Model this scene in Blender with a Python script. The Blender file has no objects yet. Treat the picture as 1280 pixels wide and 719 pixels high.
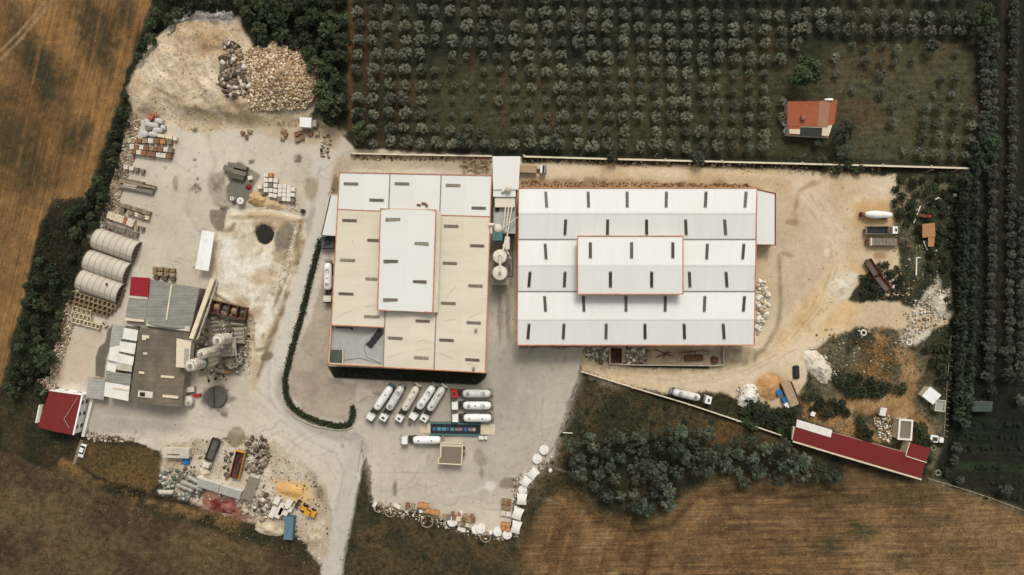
import bpy, bmesh, math, random
import numpy as np
from mathutils import Vector, Matrix
R = math.radians
random.seed(7)
rng = np.random.default_rng(11)
scene = bpy.context.scene
col = scene.collection

# ------------------------------------------------------------------ camera, sky, sun, exposure
ALT = 216.0          # height of the drone in metres
MPP = 0.25           # metres on the ground per pixel of the 1280 wide photograph
cam_d = bpy.data.cameras.new('camera')
cam_d.sensor_width = 36.0
cam_d.lens = 36.0 * ALT / (1280 * MPP)
cam_d.clip_start = 1.0
cam_d.clip_end = 6000.0
cam = bpy.data.objects.new('camera', cam_d)
cam.location = (0, 0, ALT)
col.objects.link(cam)
scene.camera = cam

SUN_ELEV, SUN_AZ = 52.0, 8.0        # from the top of the picture, a little to the right
world = bpy.data.worlds.new('World')
scene.world = world
world.use_nodes = True
wn = world.node_tree
for n in list(wn.nodes): wn.nodes.remove(n)
sky = wn.nodes.new('ShaderNodeTexSky'); sky.sky_type = 'NISHITA'; sky.sun_disc = False
sky.sun_elevation = R(SUN_ELEV); sky.sun_rotation = R(SUN_AZ); sky.dust_density = 5.0; sky.air_density = 1.0; sky.ozone_density = 1.0
hs = wn.nodes.new('ShaderNodeHueSaturation'); hs.inputs['Saturation'].default_value = 0.07
bg = wn.nodes.new('ShaderNodeBackground'); bg.inputs['Strength'].default_value = 0.125
wo = wn.nodes.new('ShaderNodeOutputWorld')
wn.links.new(sky.outputs[0], hs.inputs['Color']); wn.links.new(hs.outputs[0], bg.inputs['Color']); wn.links.new(bg.outputs[0], wo.inputs[0])
sun_d = bpy.data.lights.new('sun', 'SUN'); sun_d.energy = 1.45; sun_d.angle = R(16); sun_d.color = (1.0, 0.945, 0.86)
sun = bpy.data.objects.new('sun', sun_d); sun.rotation_euler = (-R(90 - SUN_ELEV), 0, -R(SUN_AZ)); sun.location = (0, 60, 150)
col.objects.link(sun)
scene.view_settings.view_transform = 'Standard'; scene.view_settings.look = 'None'
scene.view_settings.exposure = 0.0; scene.view_settings.gamma = 1.0; scene.view_settings.use_curve_mapping = False

# ------------------------------------------------------------------ helpers
def W(px, py, h=0.0):
    """point at height h whose place on the aerial photograph is (px, py)"""
    k = MPP * (ALT - h) / ALT
    return Vector(((px - 640.0) * k, (359.5 - py) * k, h))
def c(r, g, b):
    f = lambda x: (x / 255.0 / 12.92) if x <= 10 else ((x / 255.0 + 0.055) / 1.055) ** 2.4
    return (f(r), f(g), f(b))
def vmix(a, b, t): return tuple(a[i] * (1 - t) + b[i] * t for i in range(3))

_tab = rng.random((256, 256))
def vnoise(x, y):
    xi = np.floor(x).astype(int); yi = np.floor(y).astype(int)
    fx = x - xi; fy = y - yi
    fx = fx * fx * (3 - 2 * fx); fy = fy * fy * (3 - 2 * fy)
    a = _tab[xi & 255, yi & 255]; b = _tab[(xi + 1) & 255, yi & 255]
    c_ = _tab[xi & 255, (yi + 1) & 255]; d = _tab[(xi + 1) & 255, (yi + 1) & 255]
    return (a * (1 - fx) + b * fx) * (1 - fy) + (c_ * (1 - fx) + d * fx) * fy
def fbm(x, y, s, o=4, seed=0, rough=0.55):
    t = 0; a = 1.0; n = 0
    for i in range(o):
        t = t + a * vnoise(x / s + 37.3 * i + seed * 17.7, y / s + 11.9 * i + seed * 5.1)
        n += a; a *= rough; s *= 0.5
    return t / n * 2 - 1
def poly_sd(X, Y, poly):
    """signed distance in metres (inside positive)"""
    P = np.array(poly, dtype=np.float64)
    d = np.full(X.shape, 1e9); ins = np.zeros(X.shape, bool)
    n = len(P)
    for i in range(n):
        ax, ay = P[i]; bx, by = P[(i + 1) % n]
        dx, dy = bx - ax, by - ay
        t = np.clip(((X - ax) * dx + (Y - ay) * dy) / (dx * dx + dy * dy + 1e-9), 0, 1)
        q = (X - ax - t * dx) ** 2 + (Y - ay - t * dy) ** 2
        d = np.minimum(d, q)
        cr = ((ay > Y) != (by > Y))
        with np.errstate(divide='ignore', invalid='ignore'):
            xi = (bx - ax) * (Y - ay) / (by - ay + 1e-12) + ax
        ins ^= cr & (X < xi)
    d = np.sqrt(d)
    return np.where(ins, d, -d)
def gp(poly): return [tuple(W(x, y)[:2]) for x, y in poly]

# ---- materials
MATS = {}
def principled(name):
    m = bpy.data.materials.new(name); m.use_nodes = True
    return m, m.node_tree, m.node_tree.nodes['Principled BSDF']
def mat(name, rgb, rough=0.7, var=0.15, scale=0.6, metal=0.0, bump=0.0, bscale=4.0, seam=0.0, seam_dir='X', seam_s=1.0, dirt=None, dirt_amt=0.0, dirt_scale=0.08, stretch=(1, 1, 1), spec=0.3):
    """base colour + mottling at two scales + optional panel seams, dirt and bump (all procedural, object space)"""
    if name in MATS: return MATS[name]
    m, nt, bs = principled(name); N = nt.nodes; L = nt.links
    tc = N.new('ShaderNodeTexCoord'); mp = N.new('ShaderNodeMapping'); mp.inputs['Scale'].default_value = stretch
    L.new(tc.outputs['Object'], mp.inputs[0])
    n1 = N.new('ShaderNodeTexNoise'); n1.inputs['Scale'].default_value = scale; n1.inputs['Detail'].default_value = 6; n1.inputs['Roughness'].default_value = .65
    L.new(mp.outputs[0], n1.inputs['Vector'])
    r1 = N.new('ShaderNodeMapRange'); r1.inputs['From Min'].default_value = .3; r1.inputs['From Max'].default_value = .7
    r1.inputs['To Min'].default_value = 1 - var; r1.inputs['To Max'].default_value = 1 + var * .6
    L.new(n1.outputs['Fac'], r1.inputs['Value'])
    base = N.new('ShaderNodeRGB'); base.outputs[0].default_value = (*rgb, 1)
    cur = base.outputs[0]
    if dirt is not None:
        n2 = N.new('ShaderNodeTexNoise'); n2.inputs['Scale'].default_value = dirt_scale; n2.inputs['Detail'].default_value = 8; n2.inputs['Roughness'].default_value = .7
        L.new(mp.outputs[0], n2.inputs['Vector'])
        r2 = N.new('ShaderNodeMapRange'); r2.inputs['From Min'].default_value = .42; r2.inputs['From Max'].default_value = .68; r2.inputs['To Max'].default_value = dirt_amt
        L.new(n2.outputs['Fac'], r2.inputs['Value'])
        mx = N.new('ShaderNodeMix'); mx.data_type = 'RGBA'; mx.inputs['B'].default_value = (*dirt, 1)
        L.new(r2.outputs[0], mx.inputs['Factor']); L.new(cur, mx.inputs['A']); cur = mx.outputs['Result']
    hsv = N.new('ShaderNodeHueSaturation'); L.new(cur, hsv.inputs['Color']); L.new(r1.outputs[0], hsv.inputs['Value'])
    cur = hsv.outputs[0]
    hgt = None
    if seam > 0:
        wv = N.new('ShaderNodeTexWave'); wv.bands_direction = seam_dir; wv.inputs['Scale'].default_value = 0.314 / seam_s
        L.new(tc.outputs['Object'], wv.inputs['Vector'])
        r3 = N.new('ShaderNodeMapRange'); r3.inputs['From Min'].default_value = 0.0; r3.inputs['From Max'].default_value = .25
        r3.inputs['To Min'].default_value = 1 - seam; r3.inputs['To Max'].default_value = 1
        L.new(wv.outputs['Fac'], r3.inputs['Value'])
        h2 = N.new('ShaderNodeHueSaturation'); L.new(cur, h2.inputs['Color']); L.new(r3.outputs[0], h2.inputs['Value']); cur = h2.outputs[0]
        hgt = wv.outputs['Fac']
    L.new(cur, bs.inputs['Base Color'])
    bs.inputs['Roughness'].default_value = rough; bs.inputs['Metallic'].default_value = metal
    bs.inputs['Specular IOR Level'].default_value = spec
    if bump > 0:
        nb = N.new('ShaderNodeTexNoise'); nb.inputs['Scale'].default_value = bscale; nb.inputs['Detail'].default_value = 5
        L.new(tc.outputs['Object'], nb.inputs['Vector'])
        bp = N.new('ShaderNodeBump'); bp.inputs['Strength'].default_value = bump; bp.inputs['Distance'].default_value = .1
        L.new(nb.outputs['Fac'], bp.inputs['Height'])
        last = bp
        if hgt is not None:
            b2 = N.new('ShaderNodeBump'); b2.inputs['Strength'].default_value = .4; b2.inputs['Distance'].default_value = .05
            L.new(hgt, b2.inputs['Height']); L.new(bp.outputs[0], b2.inputs['Normal']); last = b2
        L.new(last.outputs[0], bs.inputs['Normal'])
    MATS[name] = m
    return m
def vcol_mat(name, rough=0.9, var=0.25, scale=1.5, bump=0.4, bscale=2.0, rand=0.0, trans=0.0, streak=None, spec=0.15, fine=0.0, crack=0.0):
    """takes the thing's own pigment from the mesh and mottles it"""
    m, nt, bs = principled(name); N = nt.nodes; L = nt.links
    at = N.new('ShaderNodeAttribute'); at.attribute_name = 'Col'
    tc = N.new('ShaderNodeTexCoord')
    n1 = N.new('ShaderNodeTexNoise'); n1.inputs['Scale'].default_value = scale; n1.inputs['Detail'].default_value = 7; n1.inputs['Roughness'].default_value = .7
    L.new(tc.outputs['Object'], n1.inputs['Vector'])
    r1 = N.new('ShaderNodeMapRange'); r1.inputs['From Min'].default_value = .36; r1.inputs['From Max'].default_value = .64
    r1.inputs['To Min'].default_value = 1 - var; r1.inputs['To Max'].default_value = 1 + var
    L.new(n1.outputs['Fac'], r1.inputs['Value'])
    val = r1.outputs[0]
    if fine > 0:
        n3 = N.new('ShaderNodeTexNoise'); n3.inputs['Scale'].default_value = 2.6; n3.inputs['Detail'].default_value = 3; n3.inputs['Roughness'].default_value = .8
        L.new(tc.outputs['Object'], n3.inputs['Vector'])
        r5 = N.new('ShaderNodeMapRange'); r5.inputs['From Min'].default_value = .35; r5.inputs['From Max'].default_value = .65
        r5.inputs['To Min'].default_value = 1 - fine; r5.inputs['To Max'].default_value = 1 + fine
        L.new(n3.outputs['Fac'], r5.inputs['Value'])
        m5 = N.new('ShaderNodeMath'); m5.operation = 'MULTIPLY'; L.new(val, m5.inputs[0]); L.new(r5.outputs[0], m5.inputs[1]); val = m5.outputs[0]
    if streak:
        ang, sx, sy, amt = streak
        mp = N.new('ShaderNodeMapping'); mp.inputs['Rotation'].default_value = (0, 0, -R(ang))
        m2 = N.new('ShaderNodeMapping'); m2.inputs['Scale'].default_value = (sx, sy, 1)
        n2 = N.new('ShaderNodeTexNoise'); n2.inputs['Scale'].default_value = 1.0; n2.inputs['Detail'].default_value = 4; n2.inputs['Roughness'].default_value = .6
        L.new(tc.outputs['Object'], mp.inputs[0]); L.new(mp.outputs[0], m2.inputs[0]); L.new(m2.outputs[0], n2.inputs['Vector'])
        r2 = N.new('ShaderNodeMapRange'); r2.inputs['From Min'].default_value = .3; r2.inputs['From Max'].default_value = .7
        r2.inputs['To Min'].default_value = 1 - amt; r2.inputs['To Max'].default_value = 1 + amt
        L.new(n2.outputs['Fac'], r2.inputs['Value'])
        mm = N.new('ShaderNodeMath'); mm.operation = 'MULTIPLY'; L.new(val, mm.inputs[0]); L.new(r2.outputs[0], mm.inputs[1]); val = mm.outputs[0]
    if rand > 0:
        oi = N.new('ShaderNodeObjectInfo'); r4 = N.new('ShaderNodeMapRange'); r4.inputs['To Min'].default_value = 1 - rand; r4.inputs['To Max'].default_value = 1 + rand
        L.new(oi.outputs['Random'], r4.inputs['Value'])
        mm = N.new('ShaderNodeMath'); mm.operation = 'MULTIPLY'; L.new(val, mm.inputs[0]); L.new(r4.outputs[0], mm.inputs[1]); val = mm.outputs[0]
    if crack > 0:
        nd = N.new('ShaderNodeTexNoise'); nd.inputs['Scale'].default_value = .35; nd.inputs['Detail'].default_value = 5
        L.new(tc.outputs['Object'], nd.inputs['Vector'])
        ad = N.new('ShaderNodeVectorMath'); ad.operation = 'MULTIPLY_ADD'; ad.inputs[1].default_value = (5, 5, 0); L.new(nd.outputs['Color'], ad.inputs[0]); L.new(tc.outputs['Object'], ad.inputs[2])
        vo = N.new('ShaderNodeTexVoronoi'); vo.feature = 'DISTANCE_TO_EDGE'; vo.inputs['Scale'].default_value = .085; L.new(ad.outputs[0], vo.inputs['Vector'])
        rc = N.new('ShaderNodeMapRange'); rc.inputs['From Min'].default_value = .004; rc.inputs['From Max'].default_value = .014; rc.inputs['To Min'].default_value = 1 - crack; rc.inputs['To Max'].default_value = 1
        L.new(vo.outputs['Distance'], rc.inputs['Value'])
        nk = N.new('ShaderNodeTexNoise'); nk.inputs['Scale'].default_value = .05; L.new(tc.outputs['Object'], nk.inputs['Vector'])
        rk = N.new('ShaderNodeMapRange'); rk.inputs['From Min'].default_value = .45; rk.inputs['From Max'].default_value = .55; L.new(nk.outputs['Fac'], rk.inputs['Value'])
        mk = N.new('ShaderNodeMix'); mk.inputs['A'].default_value = 1.0; L.new(rk.outputs[0], mk.inputs['Factor']); L.new(rc.outputs[0], mk.inputs['B'])
        mm = N.new('ShaderNodeMath'); mm.operation = 'MULTIPLY'; L.new(val, mm.inputs[0]); L.new(mk.outputs['Result'], mm.inputs[1]); val = mm.outputs[0]
    hv = N.new('ShaderNodeHueSaturation'); L.new(at.outputs['Color'], hv.inputs['Color']); L.new(val, hv.inputs['Value'])
    if rand > 0:
        wn_ = N.new('ShaderNodeTexWhiteNoise'); wn_.noise_dimensions = '1D'; L.new(oi.outputs['Random'], wn_.inputs['W'])
        r6 = N.new('ShaderNodeMapRange'); r6.inputs['To Min'].default_value = .465; r6.inputs['To Max'].default_value = .525; L.new(wn_.outputs['Value'], r6.inputs['Value']); L.new(r6.outputs[0], hv.inputs['Hue'])
    L.new(hv.outputs[0], bs.inputs['Base Color'])
    bs.inputs['Roughness'].default_value = rough; bs.inputs['Specular IOR Level'].default_value = spec
    if bump > 0:
        nb = N.new('ShaderNodeTexNoise'); nb.inputs['Scale'].default_value = bscale; nb.inputs['Detail'].default_value = 6; nb.inputs['Roughness'].default_value = .7
        L.new(tc.outputs['Object'], nb.inputs['Vector'])
        bp = N.new('ShaderNodeBump'); bp.inputs['Strength'].default_value = bump; bp.inputs['Distance'].default_value = .25
        L.new(nb.outputs['Fac'], bp.inputs['Height']); L.new(bp.outputs[0], bs.inputs['Normal'])
    return m

def fast_mesh(name, V, F, C=None, m=None, parent=None, smooth=False):
    V = np.asarray(V, np.float32); F = np.asarray(F, np.int32)
    me = bpy.data.meshes.new(name)
    me.vertices.add(len(V)); me.vertices.foreach_set('co', V.ravel())
    k = F.shape[1]
    me.loops.add(F.size); me.loops.foreach_set('vertex_index', F.ravel())
    me.polygons.add(len(F)); me.polygons.foreach_set('loop_start', np.arange(0, F.size, k, dtype=np.int32))
    if smooth: me.polygons.foreach_set('use_smooth', np.ones(len(F), bool))
    if C is not None:
        a = me.color_attributes.new('Col', 'FLOAT_COLOR', 'POINT')
        cc = np.ones((len(V), 4), np.float32); cc[:, :3] = C; a.data.foreach_set('color', cc.ravel())
    me.update(calc_edges=True)
    if m: me.materials.append(m)
    o = bpy.data.objects.new(name, me); col.objects.link(o)
    if parent: o.parent = parent
    return o

class MB:
    """collects shapes and links them as ONE mesh object"""
    def __init__(s, M=None): s.v = []; s.f = []; s.mi = []; s.cur = 0; s.M = M or Matrix()
    def add(s, vs, fs):
        b = len(s.v); s.v += [s.M @ Vector(v) for v in vs]
        for f in fs: s.f.append([b + i for i in f]); s.mi.append(s.cur)
        return s
    def box(s, x0, x1, y0, y1, z0, z1, T=None):
        vs = [Vector(p) for p in ((x0, y0, z0), (x1, y0, z0), (x1, y1, z0), (x0, y1, z0), (x0, y0, z1), (x1, y0, z1), (x1, y1, z1), (x0, y1, z1))]
        if T is not None: vs = [T @ v for v in vs]
        return s.add(vs, [(3, 2, 1, 0), (4, 5, 6, 7), (0, 1, 5, 4), (1, 2, 6, 5), (2, 3, 7, 6), (3, 0, 4, 7)])
    def cbox(s, cx, cy, z0, lx, ly, lz, rot=0.0):
        T = Matrix.Translation((cx, cy, z0)) @ Matrix.Rotation(rot, 4, 'Z')
        return s.box(-lx / 2, lx / 2, -ly / 2, ly / 2, 0, lz, T)
    def tbox(s, cx, cy, z0, lx, ly, lz, t=0.8, rot=0.0):
        T = Matrix.Translation((cx, cy, z0)) @ Matrix.Rotation(rot, 4, 'Z')
        a, b = lx / 2, ly / 2
        vs = [(-a, -b, 0), (a, -b, 0), (a, b, 0), (-a, b, 0), (-a * t, -b * t, lz), (a * t, -b * t, lz), (a * t, b * t, lz), (-a * t, b * t, lz)]
        return s.add([T @ Vector(v) for v in vs], [(3, 2, 1, 0), (4, 5, 6, 7), (0, 1, 5, 4), (1, 2, 6, 5), (2, 3, 7, 6), (3, 0, 4, 7)])
    def cyl(s, p0, p1, r0, r1=None, n=12, caps=True):
        p0, p1 = Vector(p0), Vector(p1); r1 = r0 if r1 is None else r1
        d = (p1 - p0).normalized(); u = d.orthogonal().normalized(); w = d.cross(u)
        vs = [p0 + (u * math.cos(2 * math.pi * i / n) + w * math.sin(2 * math.pi * i / n)) * r0 for i in range(n)]
        vs += [p1 + (u * math.cos(2 * math.pi * i / n) + w * math.sin(2 * math.pi * i / n)) * r1 for i in range(n)]
        fs = [(i, (i + 1) % n, n + (i + 1) % n, n + i) for i in range(n)]
        if caps: fs += [tuple(range(n - 1, -1, -1)), tuple(range(n, 2 * n))]
        return s.add(vs, fs)
    def lathe(s, o, axis, prof, n=16):
        """prof: list of (distance along axis, radius)"""
        o = Vector(o); d = Vector(axis).normalized(); u = d.orthogonal().normalized(); w = d.cross(u)
        vs = []
        for t, r in prof:
            vs += [o + d * t + (u * math.cos(2 * math.pi * i / n) + w * math.sin(2 * math.pi * i / n)) * r for i in range(n)]
        fs = []
        for k in range(len(prof) - 1):
            fs += [(k * n + i, k * n + (i + 1) % n, (k + 1) * n + (i + 1) % n, (k + 1) * n + i) for i in range(n)]
        fs += [tuple(range(n - 1, -1, -1)), tuple((len(prof) - 1) * n + i for i in range(n))]
        return s.add(vs, fs)
    def slab(s, pts, t):
        """polygon (counter-clockwise from above) with thickness t downwards"""
        n = len(pts); vs = [Vector(p) for p in pts] + [Vector(p) - Vector((0, 0, t)) for p in pts]
        return s.add(vs, [tuple(range(n)), tuple(range(2 * n - 1, n - 1, -1))] + [((i + 1) % n, i, n + i, n + (i + 1) % n) for i in range(n)])
    def prism(s, pts, z0, z1):
        return s.slab([(p[0], p[1], z1) for p in pts], z1 - z0)
    def beam(s, p, q, w, h):
        p, q = Vector(p), Vector(q); d = q - p
        if d.length < 1e-6: return s
        u = d.normalized(); sd = Vector((-u.y, u.x, 0))
        sd = sd.normalized() * (w / 2) if sd.length > 1e-4 else Vector((w / 2, 0, 0))
        up = u.cross(sd).normalized() * (h / 2)
        if up.z < 0: up = -up
        vs = [p - sd - up, p + sd - up, p + sd + up, p - sd + up, q - sd - up, q + sd - up, q + sd + up, q - sd + up]
        return s.add(vs, [(0, 1, 2, 3), (7, 6, 5, 4), (0, 4, 5, 1), (1, 5, 6, 2), (2, 6, 7, 3), (3, 7, 4, 0)])
    def torus(s, ctr, R0, r, n=24, k=6, T=None):
        vs = []; fs = []
        for i in range(n):
            a = 2 * math.pi * i / n
            for j in range(k):
                b = 2 * math.pi * j / k
                v = Vector(((R0 + r * math.cos(b)) * math.cos(a), (R0 + r * math.cos(b)) * math.sin(a), r * math.sin(b)))
                if T is not None: v = T @ v
                vs.append(v + Vector(ctr))
                fs.append((i * k + j, ((i + 1) % n) * k + j, ((i + 1) % n) * k + (j + 1) % k, i * k + (j + 1) % k))
        return s.add(vs, fs)
    def build(s, name, m, parent=None, smooth=False, bevel=0.0, local=True):
        off = Vector((0, 0, 0))
        me = bpy.data.meshes.new(name)
        me.from_pydata([tuple(v) for v in s.v], [], s.f)
        ms = m if isinstance(m, (list, tuple)) else [m]
        for x in ms: me.materials.append(x)
        if len(ms) > 1: me.polygons.foreach_set('material_index', s.mi)
        bm = bmesh.new(); bm.from_mesh(me); bmesh.ops.recalc_face_normals(bm, faces=bm.faces)
        if bevel > 0:
            bmesh.ops.bevel(bm, geom=bm.edges[:], offset=bevel, segments=1, affect='EDGES', clamp_overlap=True)
        bm.to_mesh(me); bm.free()
        if smooth: me.shade_smooth() if hasattr(me, 'shade_smooth') else None
        me.update()
        o = bpy.data.objects.new(name, me); col.objects.link(o)
        if parent: o.parent = parent
        return o

LABELS = {}
def tag(o, label, cat, group=None):
    k = label
    LABELS[k] = LABELS.get(k, 0) + 1
    o['label'] = label; o['category'] = cat
    if group: o['group'] = group
    return o
def thing(name, label, cat, loc=(0, 0, 0), rot=0.0, group=None):
    o = bpy.data.objects.new(name, None); o.empty_display_size = .5; col.objects.link(o)
    o.location = loc; o.rotation_euler = (0, 0, rot)
    return tag(o, label, cat, group)
def structure(o): o['kind'] = 'structure'; return o
def stuff(o, label, cat): o['kind'] = 'stuff'; o['label'] = label; o['category'] = cat; return o
def copy_tree(o, parent=None):
    n = o.copy(); col.objects.link(n)
    if parent: n.parent = parent
    for ch in list(o.children): copy_tree(ch, n)
    return n
def local(root):
    """matrix that takes world points into a thing's own space (use with MB(M))"""
    return (Matrix.Translation(root.location) @ Matrix.Rotation(root.rotation_euler.z, 4, 'Z')).inverted()
ORD = ['first', 'second', 'third', 'fourth', 'fifth', 'sixth', 'seventh', 'eighth', 'ninth', 'tenth', 'eleventh', 'twelfth', 'thirteenth', 'fourteenth', 'fifteenth', 'sixteenth', 'seventeenth', 'eighteenth', 'nineteenth', 'twentieth']
def nth(i):
    if i < 20: return ORD[i]
    k = i + 1
    return '%d%s' % (k, {1: 'st', 2: 'nd', 3: 'rd'}.get(k % 10 if k % 100 not in (11, 12, 13) else 0, 'th'))
def in_poly(x, y, poly):
    r = False; n = len(poly)
    for i in range(n):
        ax, ay = poly[i]; bx, by = poly[(i + 1) % n]
        if (ay > y) != (by > y) and x < (bx - ax) * (y - ay) / (by - ay) + ax: r = not r
    return r
def scatter(poly, dist, tries=6000, jitter=None, avoid=()):
    xs = [p[0] for p in poly]; ys = [p[1] for p in poly]; out = []
    for _ in range(tries):
        x = random.uniform(min(xs), max(xs)); y = random.uniform(min(ys), max(ys))
        if not in_poly(x, y, poly): continue
        if any((x - a) ** 2 + (y - b) ** 2 < dist * dist for a, b in out): continue
        if any((x - a) ** 2 + (y - b) ** 2 < r * r for a, b, r in avoid): continue
        out.append((x, y))
    return out
# ------------------------------------------------------------------ the ground: one relief, cut into named surfaces
QUARRY = [(222, 22), (262, 18), (298, 22), (318, 62), (352, 54), (396, 74), (400, 120), (388, 148), (330, 160), (240, 166), (205, 152), (168, 146), (160, 110), (168, 84), (196, 48)]
YARD = [(172, 150), (222, 146), (300, 158), (420, 160), (445, 186), (614, 197), (650, 198), (650, 435), (728, 436), (722, 470), (700, 530), (690, 572), (665, 590), (642, 620), (636, 662), (605, 668), (560, 652), (520, 638), (466, 630), (462, 590), (458, 566), (448, 606), (432, 650), (425, 700), (415, 800), (395, 800), (404, 712), (412, 672), (414, 640), (400, 604), (340, 548), (300, 546), (240, 556), (196, 562), (150, 546), (112, 546), (100, 500), (66, 480), (78, 430), (88, 372), (112, 330), (130, 282), (146, 236), (152, 190)]
EAST = [(640, 205), (700, 203), (860, 208), (1000, 212), (1060, 216), (1118, 220), (1124, 244), (1112, 262), (1118, 300), (1126, 330), (1128, 380), (1170, 392), (1186, 404), (1160, 412), (1070, 410), (1040, 420), (1012, 440), (1006, 480), (985, 512), (940, 505), (900, 490), (852, 492), (800, 486), (727, 464), (728, 430), (640, 430)]
ZC = {}
zx = np.concatenate([-190 - 8 * 1.35 ** np.arange(20)[::-1], np.arange(-182, 182.01, .42), 190 + 8 * 1.35 ** np.arange(20)])
zy = np.concatenate([-120 - 8 * 1.35 ** np.arange(20)[::-1], np.arange(-112, 112.01, .42), 120 + 8 * 1.35 ** np.arange(20)])
GX, GY = np.meshgrid(zx, zy, indexing='ij')
def mound(X, Y, px, py, r, h, sharp=1.0, ell=1.0, ang=0.0):
    p = W(px, py); dx, dy = X - p.x, Y - p.y
    ca, sa = math.cos(ang), math.sin(ang)
    u = (dx * ca + dy * sa) / ell; v = -dx * sa + dy * ca
    d = np.sqrt(u * u + v * v) / r
    return h * np.clip(1 - d, 0, 1) ** sharp
_q = gp(QUARRY); _y = gp(YARD); _e = gp(EAST)
_b = gp([(286, 266), (340, 265), (376, 273), (380, 292), (368, 342), (346, 402), (332, 436), (318, 440), (316, 398), (268, 368), (270, 330), (280, 290)])
def terrain(X, Y):
    X = np.asarray(X, float); Y = np.asarray(Y, float)
    q = poly_sd(X, Y, _q); y = poly_sd(X, Y, _y); e = poly_sd(X, Y, _e)
    flat = np.clip(np.maximum(y, e) / 2 + 1, 0, 1)                    # the yards are level
    n = fbm(X, Y, 14, 5, 3)
    h = (0.35 * n + .15 * fbm(X, Y, 2.2, 3, 5)) * (1 - flat) * .8
    h = h + np.clip(q / 7, 0, 1) ** .8 * (3.0 + 2.6 * fbm(X, Y, 11, 5, 8) + .8 * fbm(X + .6 * Y, Y * .4, 3.0, 4, 9)) * np.clip((-y + 1) / 4, 0, 1)
    h = h + (e > 0) * .10 * fbm(X, Y, 5, 4, 12) * np.clip(e / 3, 0, 1)
    bs_ = poly_sd(X, Y, _b); h = h + np.clip(bs_ / .7, 0, 1) * (.55 + .22 * fbm(X, Y, 2.2, 4, 14)) + np.clip(1 - np.abs(bs_ - 1.0) / 1.1, 0, 1) * (.35 + .3 * fbm(X, Y, 1.6, 3, 15))
    b = W(331, 293); d = np.hypot(X - b.x, Y - b.y)
    h = h - 1.2 * np.clip(1 - d / 3.7, 0, 1) ** .5 * (d < 3.7)
    return h
GZ = terrain(GX, GY)
far = np.clip((np.maximum(np.abs(GX) - 182, np.abs(GY) - 112)) / 40, 0, 1)
GZ = GZ * (1 - far)
COL = np.zeros(GX.shape + (3,), np.float32)
ZID = np.zeros(GX.shape, np.int8)
ZN = ['scrubland']
def win(x0, x1, y0, y1):
    return (slice(*np.searchsorted(zx, (x0, x1))), slice(*np.searchsorted(zy, (y0, y1))))
def setbase(a, b, s=10, seed=1):
    t = (np.clip(fbm(GX, GY, s, 5, seed) * 1.4 + .5, 0, 1))[..., None]
    COL[:] = np.array(a) * (1 - t) + np.array(b) * t
setbase(c(34, 36, 24), c(60, 54, 36), 9)
def zone(poly, a, b=None, edge=1.2, soft=.5, alpha=1.0, s=6, seed=0, name=None, con=1.5, hard=False):
    g = gp(poly); mg = edge + soft + 1
    w_ = win(min(p[0] for p in g) - mg, max(p[0] for p in g) + mg, min(p[1] for p in g) - mg, max(p[1] for p in g) + mg)
    X, Y = GX[w_], GY[w_]
    sd = poly_sd(X, Y, g) + edge * fbm(X, Y, 4 if edge < 2 else 9, 5, seed + 40, .65)
    w = np.clip(sd / (2 * soft) + .5, 0, 1); w = w * w * (3 - 2 * w) * alpha
    b = a if b is None else b
    t = np.clip(fbm(X, Y, s, 6, seed, .62) * con + .5, 0, 1)[..., None]
    cc = np.array(a) * (1 - t) + np.array(b) * t
    w3 = w[..., None]
    COL[w_] = COL[w_] * (1 - w3) + cc * w3
    if name:
        if name not in ZN: ZN.append(name)
        ZID[w_][w > .5 * alpha] = ZN.index(name)
def spot(px, py, rx, ry, rgb, alpha=.8, ang=0.0, edge=.35, soft=.25, seed=1):
    p = W(px, py); q = max(rx, ry) * MPP * 1.9 + 1; w_ = win(p.x - q, p.x + q, p.y - q, p.y + q); X, Y = GX[w_], GY[w_]
    dx, dy = X - p.x, Y - p.y; ca, sa = math.cos(R(ang)), math.sin(R(ang))
    u = (dx * ca + dy * sa) / (rx * MPP); v = (-dx * sa + dy * ca) / (ry * MPP)
    d = 1 - np.sqrt(u * u + v * v) + edge * fbm(X, Y, 2.6, 4, seed, .65)
    w = np.clip(d / (2 * soft) + .5, 0, 1); w = (w * w * (3 - 2 * w) * alpha)[..., None]
    COL[w_] = COL[w_] * (1 - w) + np.array(rgb) * w
def stroke(pts, width, rgb, alpha=.7, edge=.5, soft=.5, seed=2, broken=0.0):
    P = gp(pts); q = width * MPP / 2 + edge + soft + 1
    w_ = win(min(p[0] for p in P) - q, max(p[0] for p in P) + q, min(p[1] for p in P) - q, max(p[1] for p in P) + q); X, Y = GX[w_], GY[w_]
    d = np.full(X.shape, 1e9)
    for (ax, ay), (bx, by) in zip(P, P[1:]):
        dx, dy = bx - ax, by - ay; t = np.clip(((X - ax) * dx + (Y - ay) * dy) / (dx * dx + dy * dy), 0, 1)
        d = np.minimum(d, np.hypot(X - ax - t * dx, Y - ay - t * dy))
    sd = width * MPP / 2 - d + edge * fbm(X, Y, 3, 4, seed, .65)
    w = np.clip(sd / (2 * soft) + .5, 0, 1) * alpha
    if broken: w = w * np.clip(fbm(X, Y, 5, 3, seed + 9) * 3 + 1 - broken, 0, 1)
    w = w[..., None]; COL[w_] = COL[w_] * (1 - w) + np.array(rgb) * w

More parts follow.
